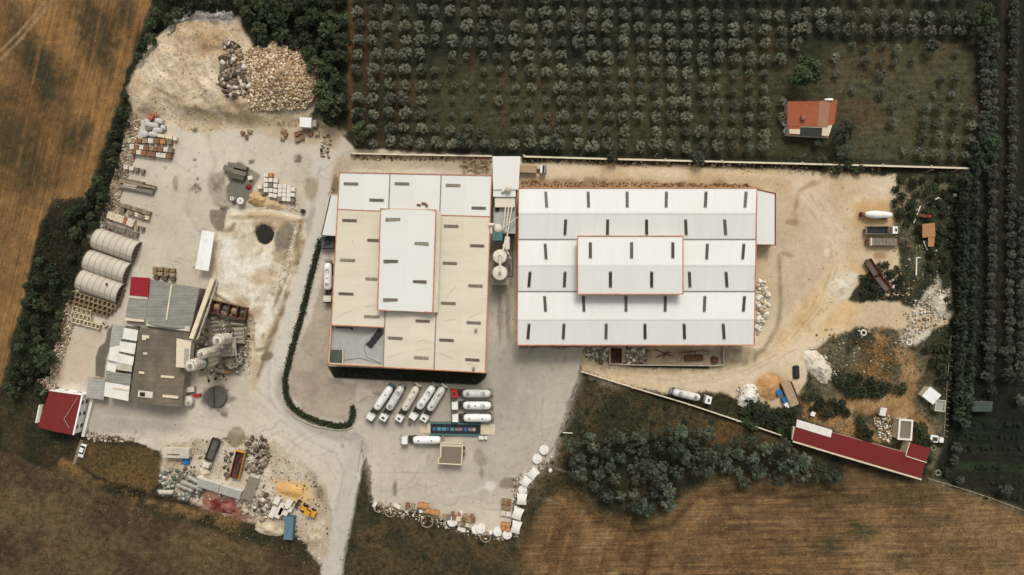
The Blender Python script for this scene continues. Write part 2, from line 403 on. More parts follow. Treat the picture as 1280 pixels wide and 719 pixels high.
# fields
zone([(-900, -900), (200, -900), (192, 0), (176, 40), (160, 84), (148, 130), (132, 170), (118, 214), (108, 246), (66, 250), (44, 296), (30, 370), (14, 430), (0, 480), (-900, 560)],
     c(102, 77, 46), c(130, 98, 60), 1.5, .8, s=22, seed=21, name='ploughed_field', con=2.2)
for (x, y, a, b_, al) in ((118, 40, 22, 60, .55), (60, 100, 16, 40, .4), (100, 170, 20, 18, .5), (30, 60, 18, 50, .4), (160, 20, 12, 30, .45), (20, 180, 26, 60, .35), (52, 85, 10, 22, .35)):
    spot(x, y, a, b_, c(48, 48, 34), min(.9, al + .3), 20, .9, .7, int(x))
for pts in (((0, 76), (30, 44), (64, 2), (70, -20)), ((0, 64), (24, 40), (56, 2))): stroke(pts, 3, c(146, 122, 90), .85, .25, .3)
stroke([(178, 10), (150, 90), (118, 170), (100, 230)], 7, c(138, 100, 58), .6, .8, 1.2, 5)
for k in range(9):
    x = 12 + k * 17
    stroke([(x + 34, -10), (x + 14, 90), (x - 10, 230), (x - 24, 330)], 2.2, c(140, 102, 62) if k % 2 else c(56, 44, 28), .6, .5, .6, k + 70, broken=.3)
zone([(-900, 566), (40, 566), (90, 590), (140, 618), (200, 646), (256, 660), (330, 684), (400, 712), (400, 2200), (-900, 2200)], c(66, 53, 37), c(90, 73, 51), 1.6, 1, s=11, seed=24, name='fallow_field', con=1.8)
stroke([(70, 574), (100, 588), (150, 606), (190, 628), (240, 642), (290, 650)], 15, c(118, 92, 56), .85, 2.6, 1.4, 8, broken=.15)
stroke([(70, 560), (120, 596), (180, 618), (250, 634)], 5, c(26, 25, 18), .85, .8, .5, 9)
zone([(100, 552), (190, 560), (215, 600), (180, 612), (130, 592), (96, 580)], c(74, 62, 38), c(92, 72, 42), 1.2, 1, seed=26)
zone([(0, 490), (58, 500), (50, 540), (86, 560), (60, 590), (0, 560)], c(62, 52, 34), c(40, 40, 26), 1.5, 1, seed=27)
zone([(420, 2200), (432, 690), (446, 640), (462, 590), (466, 632), (520, 640), (600, 672), (650, 680), (640, 720), (600, 2200)], c(52, 48, 32), c(74, 62, 40), 1.6, 1, s=8, seed=28, name='rough_grass', con=2)
zone([(646, 2200), (650, 706), (664, 660), (690, 616), (716, 612), (742, 640), (790, 652), (830, 648), (862, 616), (900, 600), (960, 602), (1010, 612), (1050, 610), (1060, 585), (1120, 600), (1166, 604), (1230, 624), (1290, 646), (2200, 900), (2200, 2200)],
     c(96, 75, 50), c(122, 97, 66), 3.0, 3.2, s=14, seed=30, name='stubble_field', con=2)
for (x, y, a, b_, al, rr) in ((1080, 662, 18, 12, .95, (62, 62, 40)), (1035, 680, 15, 12, .85, (66, 62, 40)), (1200, 690, 26, 16, .6, (74, 64, 42)), (1130, 620, 60, 12, .6, (70, 58, 38)), (700, 700, 20, 40, .4, (80, 56, 32)), (780, 690, 10, 40, .4, (72, 52, 30)), (930, 700, 50, 16, .35, (100, 72, 42)), (1010, 640, 50, 8, .5, (80, 62, 38)), (1090, 648, 16, 9, .5, (140, 106, 70)), (980, 690, 12, 8, .7, (64, 56, 38)), (1170, 650, 22, 8, .6, (72, 62, 40)), (900, 660, 24, 8, .55, (70, 52, 32)), (860, 705, 16, 8, .6, (66, 54, 34)), (1250, 700, 20, 9, .6, (74, 66, 44)), (1050, 625, 40, 7, .6, (74, 60, 38)), (960, 640, 26, 5, .5, (76, 56, 34)), (1130, 700, 20, 9, .5, (70, 60, 38))):
    spot(x, y, a, b_, c(*rr), al, 0, .6, .7, int(x))
stroke([(726, 620), (742, 650), (790, 664), (836, 658), (872, 622), (930, 612), (1000, 622), (1060, 612)], 9, c(66, 48, 30), .8, 1.2, 1, 11)
stroke([(700, 622), (730, 666), (800, 680), (850, 668), (900, 632)], 3, c(134, 100, 62), .5, .5, .6, 12)
stroke([(756, 690), (742, 760)], 9, c(76, 50, 28), .6, .6, .8, 13); stroke([(812, 680), (798, 760)], 9, c(76, 50, 28), .6, .6, .8, 14)
zone([(726, 470), (800, 492), (900, 522), (990, 552), (970, 570), (900, 545), (780, 540), (716, 560), (690, 600), (660, 660), (650, 690), (640, 668), (668, 592), (698, 560)], c(46, 46, 32), c(78, 66, 44), 1.2, .8, s=7, seed=31, name='rough_grass', con=2)
zone([(880, 528), (930, 530), (930, 556), (884, 556)], c(98, 72, 42), None, 1.6, 1.4, alpha=.7, seed=33)
for k in range(26):
    y = 618 + k * 4.4; x0 = random.uniform(840, 960); stroke([(x0, y), (x0 + 120, y + random.uniform(-3, 3)), (min(1290, x0 + random.uniform(200, 420)), y + random.uniform(-3, 4))], 1.5, c(66, 50, 32) if k % 2 else c(150, 116, 76), .42, .6, .5, k + 300, broken=.45)
for k in range(16):
    x = 668 + k * 12; stroke([(x + 24, 640 + abs(k - 5) * 2), (x, 740)], 1.6, c(66, 48, 30) if k % 2 else c(146, 110, 70), .5, .5, .5, k + 340, broken=.3)
# orchard and land to the right
zone([(428, -900), (1230, -900), (1224, 206), (1040, 212), (650, 196), (452, 188), (432, 160), (430, 60)], c(38, 41, 29), c(56, 54, 38), 1.0, .8, s=16, seed=35, name='orchard_ground', con=2)
zone([(540, 78), (700, 78), (960, 88), (1200, 60), (1215, 200), (1040, 205), (700, 186), (560, 180)], c(56, 58, 40), c(70, 65, 45), 3, 3, alpha=.7, s=14, seed=37)
zone([(1030, 60), (1215, 50), (1218, 204), (1056, 204)], c(64, 67, 47), c(80, 72, 50), 2, 2, alpha=.75, s=12, seed=38)
for yy in range(96, 186, 9): stroke([(560, yy), (760, yy + 2), (960, yy + 3), (1210, yy + 4)], 1.6, c(78, 62, 40), .35, .3, .4, yy, broken=.5)
stroke([(437, -10), (438, 60), (437, 120), (436, 160)], 7, c(100, 68, 38), .75, .6, .8, 15); stroke([(455, 0), (456, 170)], 6, c(74, 44, 28), .5, .6, .8, 16)
for x in (475, 496, 590, 630, 672): stroke([(x, 60), (x, 185)], 7, c(78, 46, 30), .35, .9, 1, int(x), broken=.6)
for (x, y, r_) in ((1076, 140, 20), (1090, 75, 24), (960, 60, 16), (700, 150, 20), (520, 110, 18)): spot(x, y, r_, r_ * .8, c(86, 58, 38), .35, 0, .8, .8, int(x + y))
stroke([(1216, 40), (1220, 120), (1222, 200)], 9, c(58, 48, 36), .6, .6, .8, 17)
zone([(1186, 480), (1230, 200), (1230, -900), (2200, -900), (2200, 900), (1290, 640), (1170, 600)], c(20, 24, 16), c(34, 34, 24), 1.2, 1, s=12, seed=41, name='grove_ground')
for yy in range(524, 632, 8): stroke([(1192 + (yy - 520) * .3, yy), (1300, yy + 3)], 2.2, c(44, 58, 36), .5, .3, .5, yy, broken=.35)
zone([(1192, 576), (1290, 582), (1290, 592), (1194, 586)], c(44, 58, 34), c(34, 44, 26), .5, .5, alpha=.8, seed=43)
for x in (1254, 1272): stroke([(x, -10), (x - 2, 480)], 7, c(58, 50, 34), .4, .8, .8, x)
stroke([(1166, 602), (1210, 616), (1290, 644)], 7, c(108, 98, 74), .6, .7, .7, 51, broken=.2)
# scrub strips
zone([(198, -900), (440, -900), (434, 160), (398, 160), (402, 90), (352, 50), (320, 62), (300, 12), (228, 12), (160, 90), (152, 130), (164, 150), (140, 236), (112, 300), (80, 372), (66, 440), (58, 490), (0, 492), (22, 420), (40, 330), (52, 286), (70, 252), (110, 250), (150, 130), (190, 10)], c(24, 27, 18), c(40, 40, 26), 1.2, .8, s=8, seed=45)
zone([(60, 262), (104, 262), (84, 330), (60, 380), (44, 400), (50, 320)], c(52, 42, 26), c(34, 32, 22), 2, 1.5, alpha=.8, seed=46)
# east junk land
zone([(1112, 216), (1212, 214), (1206, 330), (1190, 470), (1180, 556), (1166, 590), (1136, 560), (1000, 522), (940, 520), (996, 470), (1010, 420), (1070, 412), (1126, 392)], c(52, 52, 38), c(96, 88, 66), 1.6, 1.0, s=5, seed=48, name='waste_ground', con=2.4)
zone([(1158, 230), (1204, 230), (1196, 440), (1170, 470), (1150, 380)], c(34, 40, 28), c(56, 56, 40), 1.6, 1.6, alpha=.9, s=5, seed=49)
zone([(1120, 226), (1160, 232), (1196, 222), (1180, 238), (1130, 262), (1112, 264)], c(150, 138, 112), c(92, 88, 66), 1.4, 1.0, alpha=.8, s=3, seed=50)
zone([(1126, 404), (1100, 416), (1140, 440), (1150, 470), (1140, 500), (1172, 548), (1150, 556), (1110, 520), (1060, 512), (1010, 512), (1000, 500), (1060, 496), (1120, 488), (1128, 460), (1098, 430), (1086, 412)], c(132, 102, 66), c(160, 130, 92), 1.6, 1.2, s=5, seed=52, name='dirt_track')
zone([(1006, 508), (1060, 520), (1092, 540), (1100, 552), (1050, 540), (1000, 522)], c(168, 136, 94), c(124, 96, 64), 1.6, 1, s=3, seed=53)
zone([(1078, 430), (1112, 424), (1124, 452), (1112, 486), (1086, 486), (1070, 460)], c(124, 92, 54), c(84, 70, 46), 1.6, 1.4, alpha=.85, s=3, seed=54, con=2.5)
zone([(1140, 388), (1172, 342), (1186, 360), (1192, 392), (1176, 404), (1146, 432), (1128, 436), (1120, 410)], c(196, 188, 168), c(140, 130, 106), 1.6, .8, s=3, seed=55, name='chalk_ground', con=2)

stroke([(442, 186), (560, 189), (700, 192), (900, 197), (1080, 201), (1216, 205)], 4, c(30, 30, 20), .8, .5, .5, 401)
# yards
zone(YARD, c(182, 171, 153), c(196, 186, 169), 1.0, .35, s=24, seed=60, name='concrete_yard', con=1.6)
zone([(446, 372), (612, 372), (616, 300), (648, 300), (650, 436), (728, 436), (722, 472), (690, 572), (640, 622), (560, 640), (470, 622), (456, 560), (440, 540)], c(170, 160, 145), c(184, 174, 158), .8, 3, s=26, seed=61, con=2)
zone([(560, 466), (616, 466), (640, 380), (648, 432), (700, 440), (660, 520), (600, 560), (540, 520)], c(154, 146, 133), c(170, 160, 146), 2, 4, alpha=.7, seed=62)
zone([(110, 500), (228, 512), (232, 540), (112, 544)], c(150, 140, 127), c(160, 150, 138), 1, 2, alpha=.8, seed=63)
zone([(388, 400), (412, 312), (422, 380), (412, 470), (446, 480), (444, 528), (380, 518), (360, 488), (362, 462)], c(150, 136, 120), c(168, 154, 136), 1.0, .8, s=9, seed=64, name='gravel_yard', con=2)
zone([(446, 188), (614, 197), (614, 214), (440, 212), (424, 222), (412, 250), (390, 250), (420, 196)], c(176, 158, 132), c(158, 140, 114), 1.2, 1.6, alpha=.85, seed=65)
zone([(80, 426), (96, 412), (132, 416), (118, 440), (116, 474), (70, 482)], c(190, 172, 150), c(182, 166, 146), .6, .5, s=20, seed=66)
# the road that curves through the site
ROAD = [(404, 200), (396, 262), (372, 340), (352, 400), (342, 450), (342, 492), (356, 520), (392, 546), (424, 560), (438, 584), (428, 640), (418, 690), (408, 760)]
stroke(ROAD, 27, c(192, 184, 170), .85, .4, .6, 18)
stroke([(352, 470), (350, 492), (362, 514), (392, 536), (424, 546), (446, 548), (456, 560)], 13, c(158, 151, 141), .85, .4, .8, 701)
stroke([(440, 560), (436, 600), (424, 660), (410, 730)], 20, c(172, 165, 154), .6, .5, .8, 702)
_d = np.full(GX.shape, 1e9); _P = gp(ROAD)
for (ax, ay), (bx, by) in zip(_P, _P[1:]):
    dx, dy = bx - ax, by - ay; t_ = np.clip(((GX - ax) * dx + (GY - ay) * dy) / (dx * dx + dy * dy), 0, 1)
    _d = np.minimum(_d, np.hypot(GX - ax - t_ * dx, GY - ay - t_ * dy))
ZN.append('road'); ZID[_d < 3.3] = ZN.index('road')
stroke([(400, 210), (388, 262), (366, 340), (346, 400), (336, 450), (336, 494), (352, 526), (390, 552), (420, 568), (430, 590), (420, 640)], 3, c(160, 150, 138), .5, .3, .4, 19)
stroke([(392, 262), (366, 350), (336, 440), (322, 472)], 5, c(126, 112, 92), .5, .5, .6, 20)
# basin and its pale crust
zone([(284, 262), (340, 262), (380, 270), (384, 292), (372, 344), (350, 404), (336, 440), (322, 468), (316, 500), (308, 470), (312, 400), (264, 374), (264, 330), (276, 286)], c(178, 158, 128), c(204, 192, 170), .9, .5, s=5, seed=67, name='settling_basin', con=2.2)
zone([(276, 296), (310, 300), (350, 328), (358, 336), (340, 400), (322, 440), (314, 376), (268, 366)], c(214, 207, 192), c(194, 182, 160), 1.4, 1, s=5, seed=68, con=2)
spot(303, 272, 10, 5, c(168, 142, 102), .5); spot(332, 345, 16, 12, c(176, 150, 112), .6); spot(300, 388, 30, 9, c(140, 116, 84), .6, -10)
spot(356, 297, 12, 19, c(112, 104, 92), .9, -20, .2, .15); spot(350, 320, 10, 10, c(150, 130, 100), .5)
spot(331, 293, 12, 13, c(40, 36, 28), .98, 0, .3, .08)
stroke([(286, 263), (340, 263), (378, 272)], 3, c(214, 204, 182), .8, .3, .3); stroke([(378, 274), (368, 320), (346, 376), (330, 420)], 4, c(110, 92, 66), .75, .7, .5, 22, broken=.1)
stroke([(372, 280), (362, 330), (352, 350)], 3, c(216, 204, 180), .6, .5, .4, 23)
for k in range(60):
    x, y = random.uniform(268, 376), random.uniform(266, 460)
    if in_poly(x, y, [(286, 266), (376, 273), (380, 292), (346, 402), (326, 462), (316, 398), (268, 368)]):
        a = random.uniform(0, 3.1); l = random.uniform(3, 12)
        stroke([(x, y), (x + l * math.cos(a), y + l * math.sin(a)), (x + l * 1.6 * math.cos(a + .5), y + l * 1.6 * math.sin(a + .5))], random.uniform(1, 3.4), c(*random.choice([(138, 112, 78), (120, 98, 70), (222, 214, 198), (160, 134, 98)])), random.uniform(.35, .75), .6, .35, k + 800)
stroke([(381, 276), (380, 300), (370, 336), (352, 390), (334, 436), (322, 470)], 4, c(96, 78, 54), .75, .7, .4, 705, broken=.1)
spot(270, 497, 17, 16, c(78, 74, 66), .85, 0, .5, .2, 706); spot(288, 500, 10, 4, c(104, 96, 84), .7, 10, .8, .3, 707); spot(280, 515, 5, 6, c(88, 82, 72), .8, 0, .8, .3, 708); spot(334, 446, 9, 4, c(112, 94, 66), .8, 20, .8, .3, 709)
# quarry end
zone(QUARRY, c(176, 154, 122), c(200, 184, 158), 1.4, .6, s=9, seed=69, name='quarry_ground', con=2)
spot(258, 52, 40, 20, c(166, 134, 92), .55, 0, .6, .6); spot(300, 140, 40, 14, c(150, 130, 102), .5, -10, .7, .6); stroke([(244, 40), (250, 90), (262, 170)], 10, c(184, 166, 138), .6, .6, 1)
for k in range(8): stroke([(170 + k * 7, 100 + k * 3), (200 + k * 8, 118 + k * 3), (222 + k * 9, 146 + k)], 1.4, c(150, 124, 90), .5, .4, .3, 80 + k)
zone([(300, 152), (400, 150), (430, 166), (420, 186), (330, 170)], c(184, 164, 134), c(160, 138, 108), 1.5, 1.2, alpha=.8, seed=70)
zone([(228, 26), (240, 14), (290, 20), (300, 30), (262, 28)], c(206, 198, 184), None, 1.2, .6, seed=71)
stroke([(166, 150), (158, 190), (146, 236), (132, 286), (112, 300)], 10, c(150, 130, 104), .8, 1.4, .8, 24); stroke([(96, 372), (84, 410), (70, 470)], 10, c(140, 122, 98), .8, 1.2, .8, 25)
# materials yard (south west)
zone([(200, 552), (340, 545), (404, 604), (414, 640), (412, 690), (400, 706), (372, 668), (300, 650), (224, 622), (204, 604)], c(170, 154, 130), c(196, 184, 164), 1.4, .8, s=5, seed=72, name='materials_yard', con=2)
zone([(340, 598), (388, 604), (392, 626), (372, 634), (346, 616)], c(202, 172, 122), c(190, 164, 122), 1.2, 1, s=3, seed=73)
zone([(388, 590), (404, 606), (408, 630), (396, 622)], c(110, 98, 78), c(140, 126, 102), 1.4, 1, alpha=.8, seed=74)
zone([(318, 556), (330, 560), (330, 566), (300, 566)], c(120, 108, 88), None, .5, 1, seed=75)
zone([(250, 612), (300, 624), (318, 650), (290, 648), (252, 634)], c(104, 40, 34), c(140, 84, 68), 1.6, 1.2, alpha=.8, s=3, seed=76)
spot(296, 546, 11, 13, c(122, 110, 84), .85, -20, .2, .15, 3); spot(272, 470, 22, 12, c(150, 136, 112), .5)
zone([(262, 388), (312, 392), (312, 440), (300, 470), (250, 470), (236, 440)], c(92, 86, 74), c(130, 120, 102), 1.0, .8, s=4, seed=77, con=2)
# stains on the concrete
for (x, y, a, b_, rr, al, an) in ( (300, 208, 6, 5, (110, 106, 96), .8, 0), (316, 202, 3.5, 3.5, (110, 104, 92), .8, 0), (372, 198, 6, 6, (136, 126, 110), .7, 0), (219, 230, 4, 9, (140, 130, 112), .8, 0), (244, 163, 3, 3, (96, 88, 74), .8, 0), (244, 234, 7, 3, (130, 118, 98), .8, 30),  (494, 610, 3, 10, (112, 104, 92), .8, 0), (600, 572, 8, 12, (128, 118, 102), .7, 20), (602, 590, 3, 9, (120, 112, 98), .6, 0), (635, 604, 10, 6, (120, 108, 92), .8, 0), (650, 608, 14, 4, (120, 108, 92), .7, 0), (512, 531, 2.5, 3, (90, 84, 74), .8, 0), (464, 527, 3, 2, (96, 90, 80), .8, 0), (474, 492, 6, 3, (120, 108, 90), .7, 0), (470, 484, 14, 4, (150, 132, 110), .6, 0), (632, 480, 14, 30, (150, 141, 129), .5, 0), (625, 395, 3, 34, (118, 110, 98), .55, 0), (635, 395, 3, 34, (118, 110, 98), .55, 0), (640, 300, 8, 30, (140, 128, 114), .6, 0), (610, 530, 20, 30, (168, 158, 145), .5, 0), (390, 236, 8, 14, (140, 124, 96), .7, 0), (420, 232, 6, 12, (90, 82, 60), .8, 0)):
    spot(x, y, a, b_, c(*rr), al, an, .5, .3, int(x * 3 + y))
zone([(141, 406), (134, 413), (132, 428), (123, 435), (119, 452), (120, 470), (130, 472), (133, 450), (137, 436), (140, 424)], c(98, 91, 80), c(108, 100, 88), .35, .15, seed=201)
zone([(263, 262), (284, 262), (279, 290), (271, 288), (264, 280), (261, 271)], c(124, 112, 95), None, .3, .15, seed=202)
zone([(287, 204), (299, 203), (318, 214), (326, 220), (318, 232), (312, 250), (296, 256), (284, 252), (282, 236), (290, 222)], c(96, 93, 83), c(120, 114, 101), .6, .3, alpha=.9, s=4, seed=203)
zone([(262, 218), (284, 212), (284, 258), (266, 256), (260, 236)], c(142, 132, 115), c(164, 152, 134), 1.0, .8, alpha=.85, s=4, seed=204)
for (x, y, a, b_) in ((250, 236, 4, 2), (244, 232, 3, 1.4), (247, 224, 2, 2), (246, 240, 1.5, 3), (243, 200, 2, 2), (313, 203, 2.4, 2.4), (374, 199, 5, 2.5), (371, 202, 2, 4), (243, 164, 2, 2)):
    spot(x, y, a, b_, c(106, 98, 82), .9, x * 7, .5, .15, x)
for k in range(46):
    x, y = random.uniform(120, 430), random.uniform(165, 560)
    if in_poly(x, y, YARD): spot(x, y, random.uniform(1, 4), random.uniform(1, 3.4), c(124, 114, 98), random.uniform(.25, .6), random.uniform(0, 180), .5, .4, k)
for k in range(40):
    x, y = random.uniform(450, 720), random.uniform(440, 640)
    if in_poly(x, y, YARD): spot(x, y, random.uniform(1, 6), random.uniform(1, 3), c(120, 111, 98), random.uniform(.15, .45), random.uniform(0, 180), .6, .5, k + 50)
for k in range(34):
    x, y = random.uniform(130, 700), random.uniform(180, 620)
    if not in_poly(x, y, YARD): continue
    a = random.uniform(0, 6.28); P_ = [(x, y)]
    for q in range(5): a += random.uniform(-.5, .5); P_.append((P_[-1][0] + 7 * math.cos(a), P_[-1][1] + 7 * math.sin(a)))
    stroke(P_, .9, c(120, 110, 95), .55, .12, .12, k + 500, broken=.2)
for (cx, cy, r0, a0, a1) in ((470, 560, 60, -1.2, .9), (560, 600, 48, -2.6, -.4), (640, 520, 44, .4, 2.6), (250, 330, 70, 1.2, 2.6), (300, 560, 52, -2.4, -.6), (230, 250, 40, -.6, 1.4), (620, 560, 70, 1.0, 2.7), (420, 620, 80, -2.4, -1.0)):
    for off in (0, 7.5): stroke([(cx + (r0 + off) * math.cos(a0 + (a1 - a0) * i / 9), cy + (r0 + off) * math.sin(a0 + (a1 - a0) * i / 9)) for i in range(10)], 1.5, c(150, 140, 124), .45, .25, .3, int(cx + off), broken=.15)
for x in (470, 540, 610, 680): stroke([(x, 470), (x - 10, 640)], .8, c(138, 128, 114), .4, .05, .1, x)
for y in (500, 590): stroke([(452, y), (700, y + 3)], .8, c(138, 128, 114), .4, .05, .1, y)
for k in range(26):
    a = random.uniform(-.5, .5); x, y = random.uniform(470, 660), random.uniform(520, 620); l = random.uniform(20, 60)
    stroke([(x, y), (x + l * .6, y + l * .25 * a), (x + l, y + l * .6 * a)], 1.2, c(142, 132, 119) if k % 2 else c(184, 174, 160), .35, .2, .3, k)
spot(613, 608, 7, 6, c(206, 200, 190), .7); stroke([(560, 620), (590, 616), (606, 608)], 3, c(196, 188, 176), .6, .3, .4)
stroke([(453, 552), (450, 570), (447, 590)], 1.3, c(110, 100, 84), .6, .1, .2)
for pts in (((210, 200), (232, 216), (226, 262), (250, 300)), ((250, 165), (262, 200), (252, 250)), ((300, 470), (330, 500), (372, 540)), ((240, 500), (300, 520), (360, 552), (420, 590)), ((130, 520), (220, 528), (300, 540))):
    stroke(pts, 3, c(198, 188, 172), .4, .5, .6, int(pts[0][0])); stroke([(x + 7, y + 2) for x, y in pts], 2, c(150, 138, 120), .35, .5, .5, int(pts[0][1]))
# east sand yard
zone(EAST, c(184, 161, 127), c(202, 184, 156), 1.2, .6, s=16, seed=90, name='sand_yard', con=2)
zone([(960, 250), (1040, 240), (1060, 330), (1040, 400), (980, 420), (950, 400), (950, 316)], c(190, 172, 146), c(178, 160, 132), 3, 4, alpha=.8, s=10, seed=91, con=2)
zone([(1056, 250), (1112, 250), (1118, 280), (1070, 284)], c(180, 136, 82), None, 2, 2, alpha=.6, seed=92)
zone([(1050, 320), (1100, 340), (1060, 410), (1000, 430), (960, 450), (990, 400)], c(196, 156, 98), c(206, 176, 130), 2, 3, alpha=.7, s=8, seed=93)
zone([(1040, 342), (1074, 340), (1072, 372), (1046, 378)], c(202, 192, 172), c(188, 172, 146), 1.2, 1, alpha=.9, seed=94)
stroke([(1000, 236), (1040, 280), (1050, 330), (1030, 390), (990, 440), (930, 470), (840, 480), (760, 470)], 16, c(204, 188, 160), .6, .9, 2.0, 910)
for o_ in (-6, 0, 6, 12): stroke([(1004 + o_, 240), (1036 + o_, 290), (1042 + o_, 330), (1022 + o_, 384), (984 + o_, 430 + o_ / 2), (930, 458 + o_), (840, 470 + o_), (770, 462 + o_)], 1.5, c(150, 126, 92), .5, .4, .35, 911 + o_, broken=.2)
stroke([(660, 209), (760, 212), (900, 214), (1040, 226)], 4, c(210, 190, 156), .6, .5, .8, 27); stroke([(660, 222), (800, 224), (960, 228)], 4, c(164, 134, 94), .4, .6, .8, 28)
stroke([(740, 470), (830, 480), (900, 474), (960, 430), (1000, 380)], 6, c(204, 184, 150), .55, .6, .9, 29); stroke([(744, 458), (820, 466), (880, 462), (940, 440)], 3, c(150, 122, 84), .45, .6, .6, 30)
stroke([(1030, 216), (1032, 226), (1014, 230), (998, 240), (994, 262), (996, 282)], 4, c(142, 112, 76), .6, .8, .6, 31)
spot(990, 278, 9, 4, c(136, 108, 76), .6); spot(984, 318, 8, 3, c(134, 110, 80), .6, -20); spot(1034, 315, 4, 6, c(216, 204, 180), .7); spot(1034, 290, 10, 20, c(196, 180, 154), .5)
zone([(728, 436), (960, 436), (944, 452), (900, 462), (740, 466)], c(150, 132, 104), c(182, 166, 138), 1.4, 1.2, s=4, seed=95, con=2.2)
zone([(1082, 346), (1100, 326), (1118, 352), (1134, 352), (1136, 376), (1072, 378), (1060, 374)], c(38, 40, 30), c(60, 58, 42), 1.0, .6, s=3, seed=96, name='waste_ground')
zone([(650, 222), (900, 228), (948, 236), (650, 240)], c(118, 92, 60), c(150, 120, 84), 1.6, .8, alpha=.8, s=3, seed=97)
stroke([(974, 320), (976, 380), (972, 410), (955, 436), (930, 455)], 4, c(104, 90, 66), .6, .6, .6, 33)
spot(962, 484, 18, 16, c(158, 108, 56), .8, 0, .4, .4); spot(1100, 320, 8, 5, c(140, 104, 68), .6)
for k in range(60):
    x, y = random.uniform(740, 1120), random.uniform(210, 500)
    if in_poly(x, y, EAST): spot(x, y, random.uniform(2, 12), random.uniform(1.5, 6), c(168, 136, 94) if k % 2 else c(208, 190, 158), random.uniform(.2, .5), random.uniform(0, 180), .7, .6, k + 150)
# broad dusty mottling everywhere, a property of the soil itself
COL *= (1 + .07 * fbm(GX, GY, 3.0, 4, 99) + .05 * fbm(GX, GY, .9, 2, 98))[..., None]
COL[:] = np.clip(COL, .003, .8)

GM = {
 'scrubland': vcol_mat('scrub_soil', var=.5, scale=.9, bump=.9, bscale=1.2, fine=.3),
 'ploughed_field': vcol_mat('ploughed_soil', var=.2, scale=.35, bump=.7, streak=(76, .04, 1.7, .34), fine=.24),
 'fallow_field': vcol_mat('fallow_soil', var=.4, scale=.5, bump=.9, streak=(-24, .12, .5, .15), fine=.35),
 'rough_grass': vcol_mat('rough_grass_soil', var=.45, scale=.7, bump=.9, fine=.4),
 'stubble_field': vcol_mat('stubble_soil', var=.3, scale=.45, bump=.8, streak=(2, .08, 1.6, .38), fine=.36),
 'orchard_ground': vcol_mat('orchard_soil', var=.35, scale=.5, bump=.6, streak=(0, .1, .8, .25), fine=.25),
 'grove_ground': vcol_mat('grove_soil', var=.4, scale=.8, bump=.7, fine=.3),
 'waste_ground': vcol_mat('waste_soil', var=.5, scale=.9, bump=1.0, fine=.45),
 'dirt_track': vcol_mat('track_soil', var=.25, scale=.9, bump=.6, fine=.25),
 'chalk_ground': vcol_mat('chalk_soil', var=.2, scale=1.5, bump=.9, fine=.2),
 'concrete_yard': vcol_mat('dusty_concrete', var=.05, scale=.5, bump=.08, bscale=5, fine=.07, crack=.2),
 'gravel_yard': vcol_mat('gravel', var=.08, scale=.8, bump=.25, bscale=5, fine=.13),
 'road': vcol_mat('worn_asphalt', var=.04, scale=.6, bump=.06, bscale=6, fine=.06, crack=.16),
 'settling_basin': vcol_mat('basin_crust', var=.1, scale=.8, bump=.5, fine=.12),
 'quarry_ground': vcol_mat('quarry_spoil', var=.16, scale=.8, bump=.9, fine=.22),
 'materials_yard': vcol_mat('trodden_spoil', var=.14, scale=1.0, bump=.7, fine=.2),
 'sand_yard': vcol_mat('compacted_sand', var=.08, scale=.6, bump=.35, fine=.11),
}
nx, ny = GX.shape
idx = np.arange(nx * ny).reshape(nx, ny)
FQ = np.stack([idx[:-1, :-1], idx[1:, :-1], idx[1:, 1:], idx[:-1, 1:]], -1).reshape(-1, 4)
FZ = ZID[:-1, :-1].reshape(-1)
VV = np.stack([GX, GY, GZ], -1).reshape(-1, 3); CC = COL.reshape(-1, 3)
for zi, zn in enumerate(ZN):
    f = FQ[FZ == zi]
    if len(f) == 0: continue
    u, inv = np.unique(f, return_inverse=True)
    structure(fast_mesh(zn, VV[u], inv.reshape(-1, 4), CC[u], GM[zn], smooth=True))
# water in the dark pool
m, nt, bs = principled('murky_water'); bs.inputs['Base Color'].default_value = (*c(30, 30, 26), 1); bs.inputs['Roughness'].default_value = .12
pm = MB(); p = W(331, 293)
pm.prism([(p.x + 2.5 * math.cos(a) * (1 + .16 * math.sin(3 * a + 1) + .05 * math.sin(7 * a)), p.y + 2.75 * math.sin(a) * (1 + .14 * math.cos(4 * a) + .04 * math.sin(9 * a))) for a in [2 * math.pi * i / 28 for i in range(28)]], -.5, .12)
structure(pm.build('pool_water', m))
# ------------------------------------------------------------------ materials for made things
M = {}
M['roof_white'] = mat('white_sheet_roof', c(216, 215, 209), .5, .03, .25, seam=.02, seam_dir='X', seam_s=1.05, dirt=c(186, 180, 166), dirt_amt=.2, dirt_scale=.12, stretch=(1.6, .35, 1), spec=.35)
M['roof_cream'] = mat('dusty_sheet_roof', c(212, 202, 182), .6, .04, .10, seam=.018, seam_dir='Y', seam_s=1.05, dirt=c(182, 170, 146), dirt_amt=.4, dirt_scale=.08, stretch=(.35, 1.4, 1))
M['roof_white_y'] = mat('white_sheet_roof_b', c(216, 215, 209), .5, .03, .12, seam=.018, seam_dir='Y', seam_s=1.05, dirt=c(206, 198, 182), dirt_amt=.35, dirt_scale=.06)
M['wall'] = mat('pale_cladding', c(196, 190, 178), .7, .08, .3, seam=.06, dirt=c(130, 116, 98), dirt_amt=.4, dirt_scale=.3)
M['orange'] = mat('orange_trim', c(178, 106, 78), .6, .2, .6, dirt=c(214, 160, 120), dirt_amt=.6, dirt_scale=.4)
M['gutter'] = mat('grey_gutter', c(132, 128, 120), .7, .2, 1.0)
M['skyframe'] = mat('skylight_frame', c(122, 116, 104), .6, .15, 1.0)
M['skypane'] = mat('skylight_pane', c(74, 68, 58), .35, .3, .8, seam=.35, seam_dir='Y', seam_s=1.2)
M['skypane_a'] = mat('dusty_skylight_pane', c(118, 108, 94), .5, .25, .8, seam=.3, seam_dir='X', seam_s=1.2)
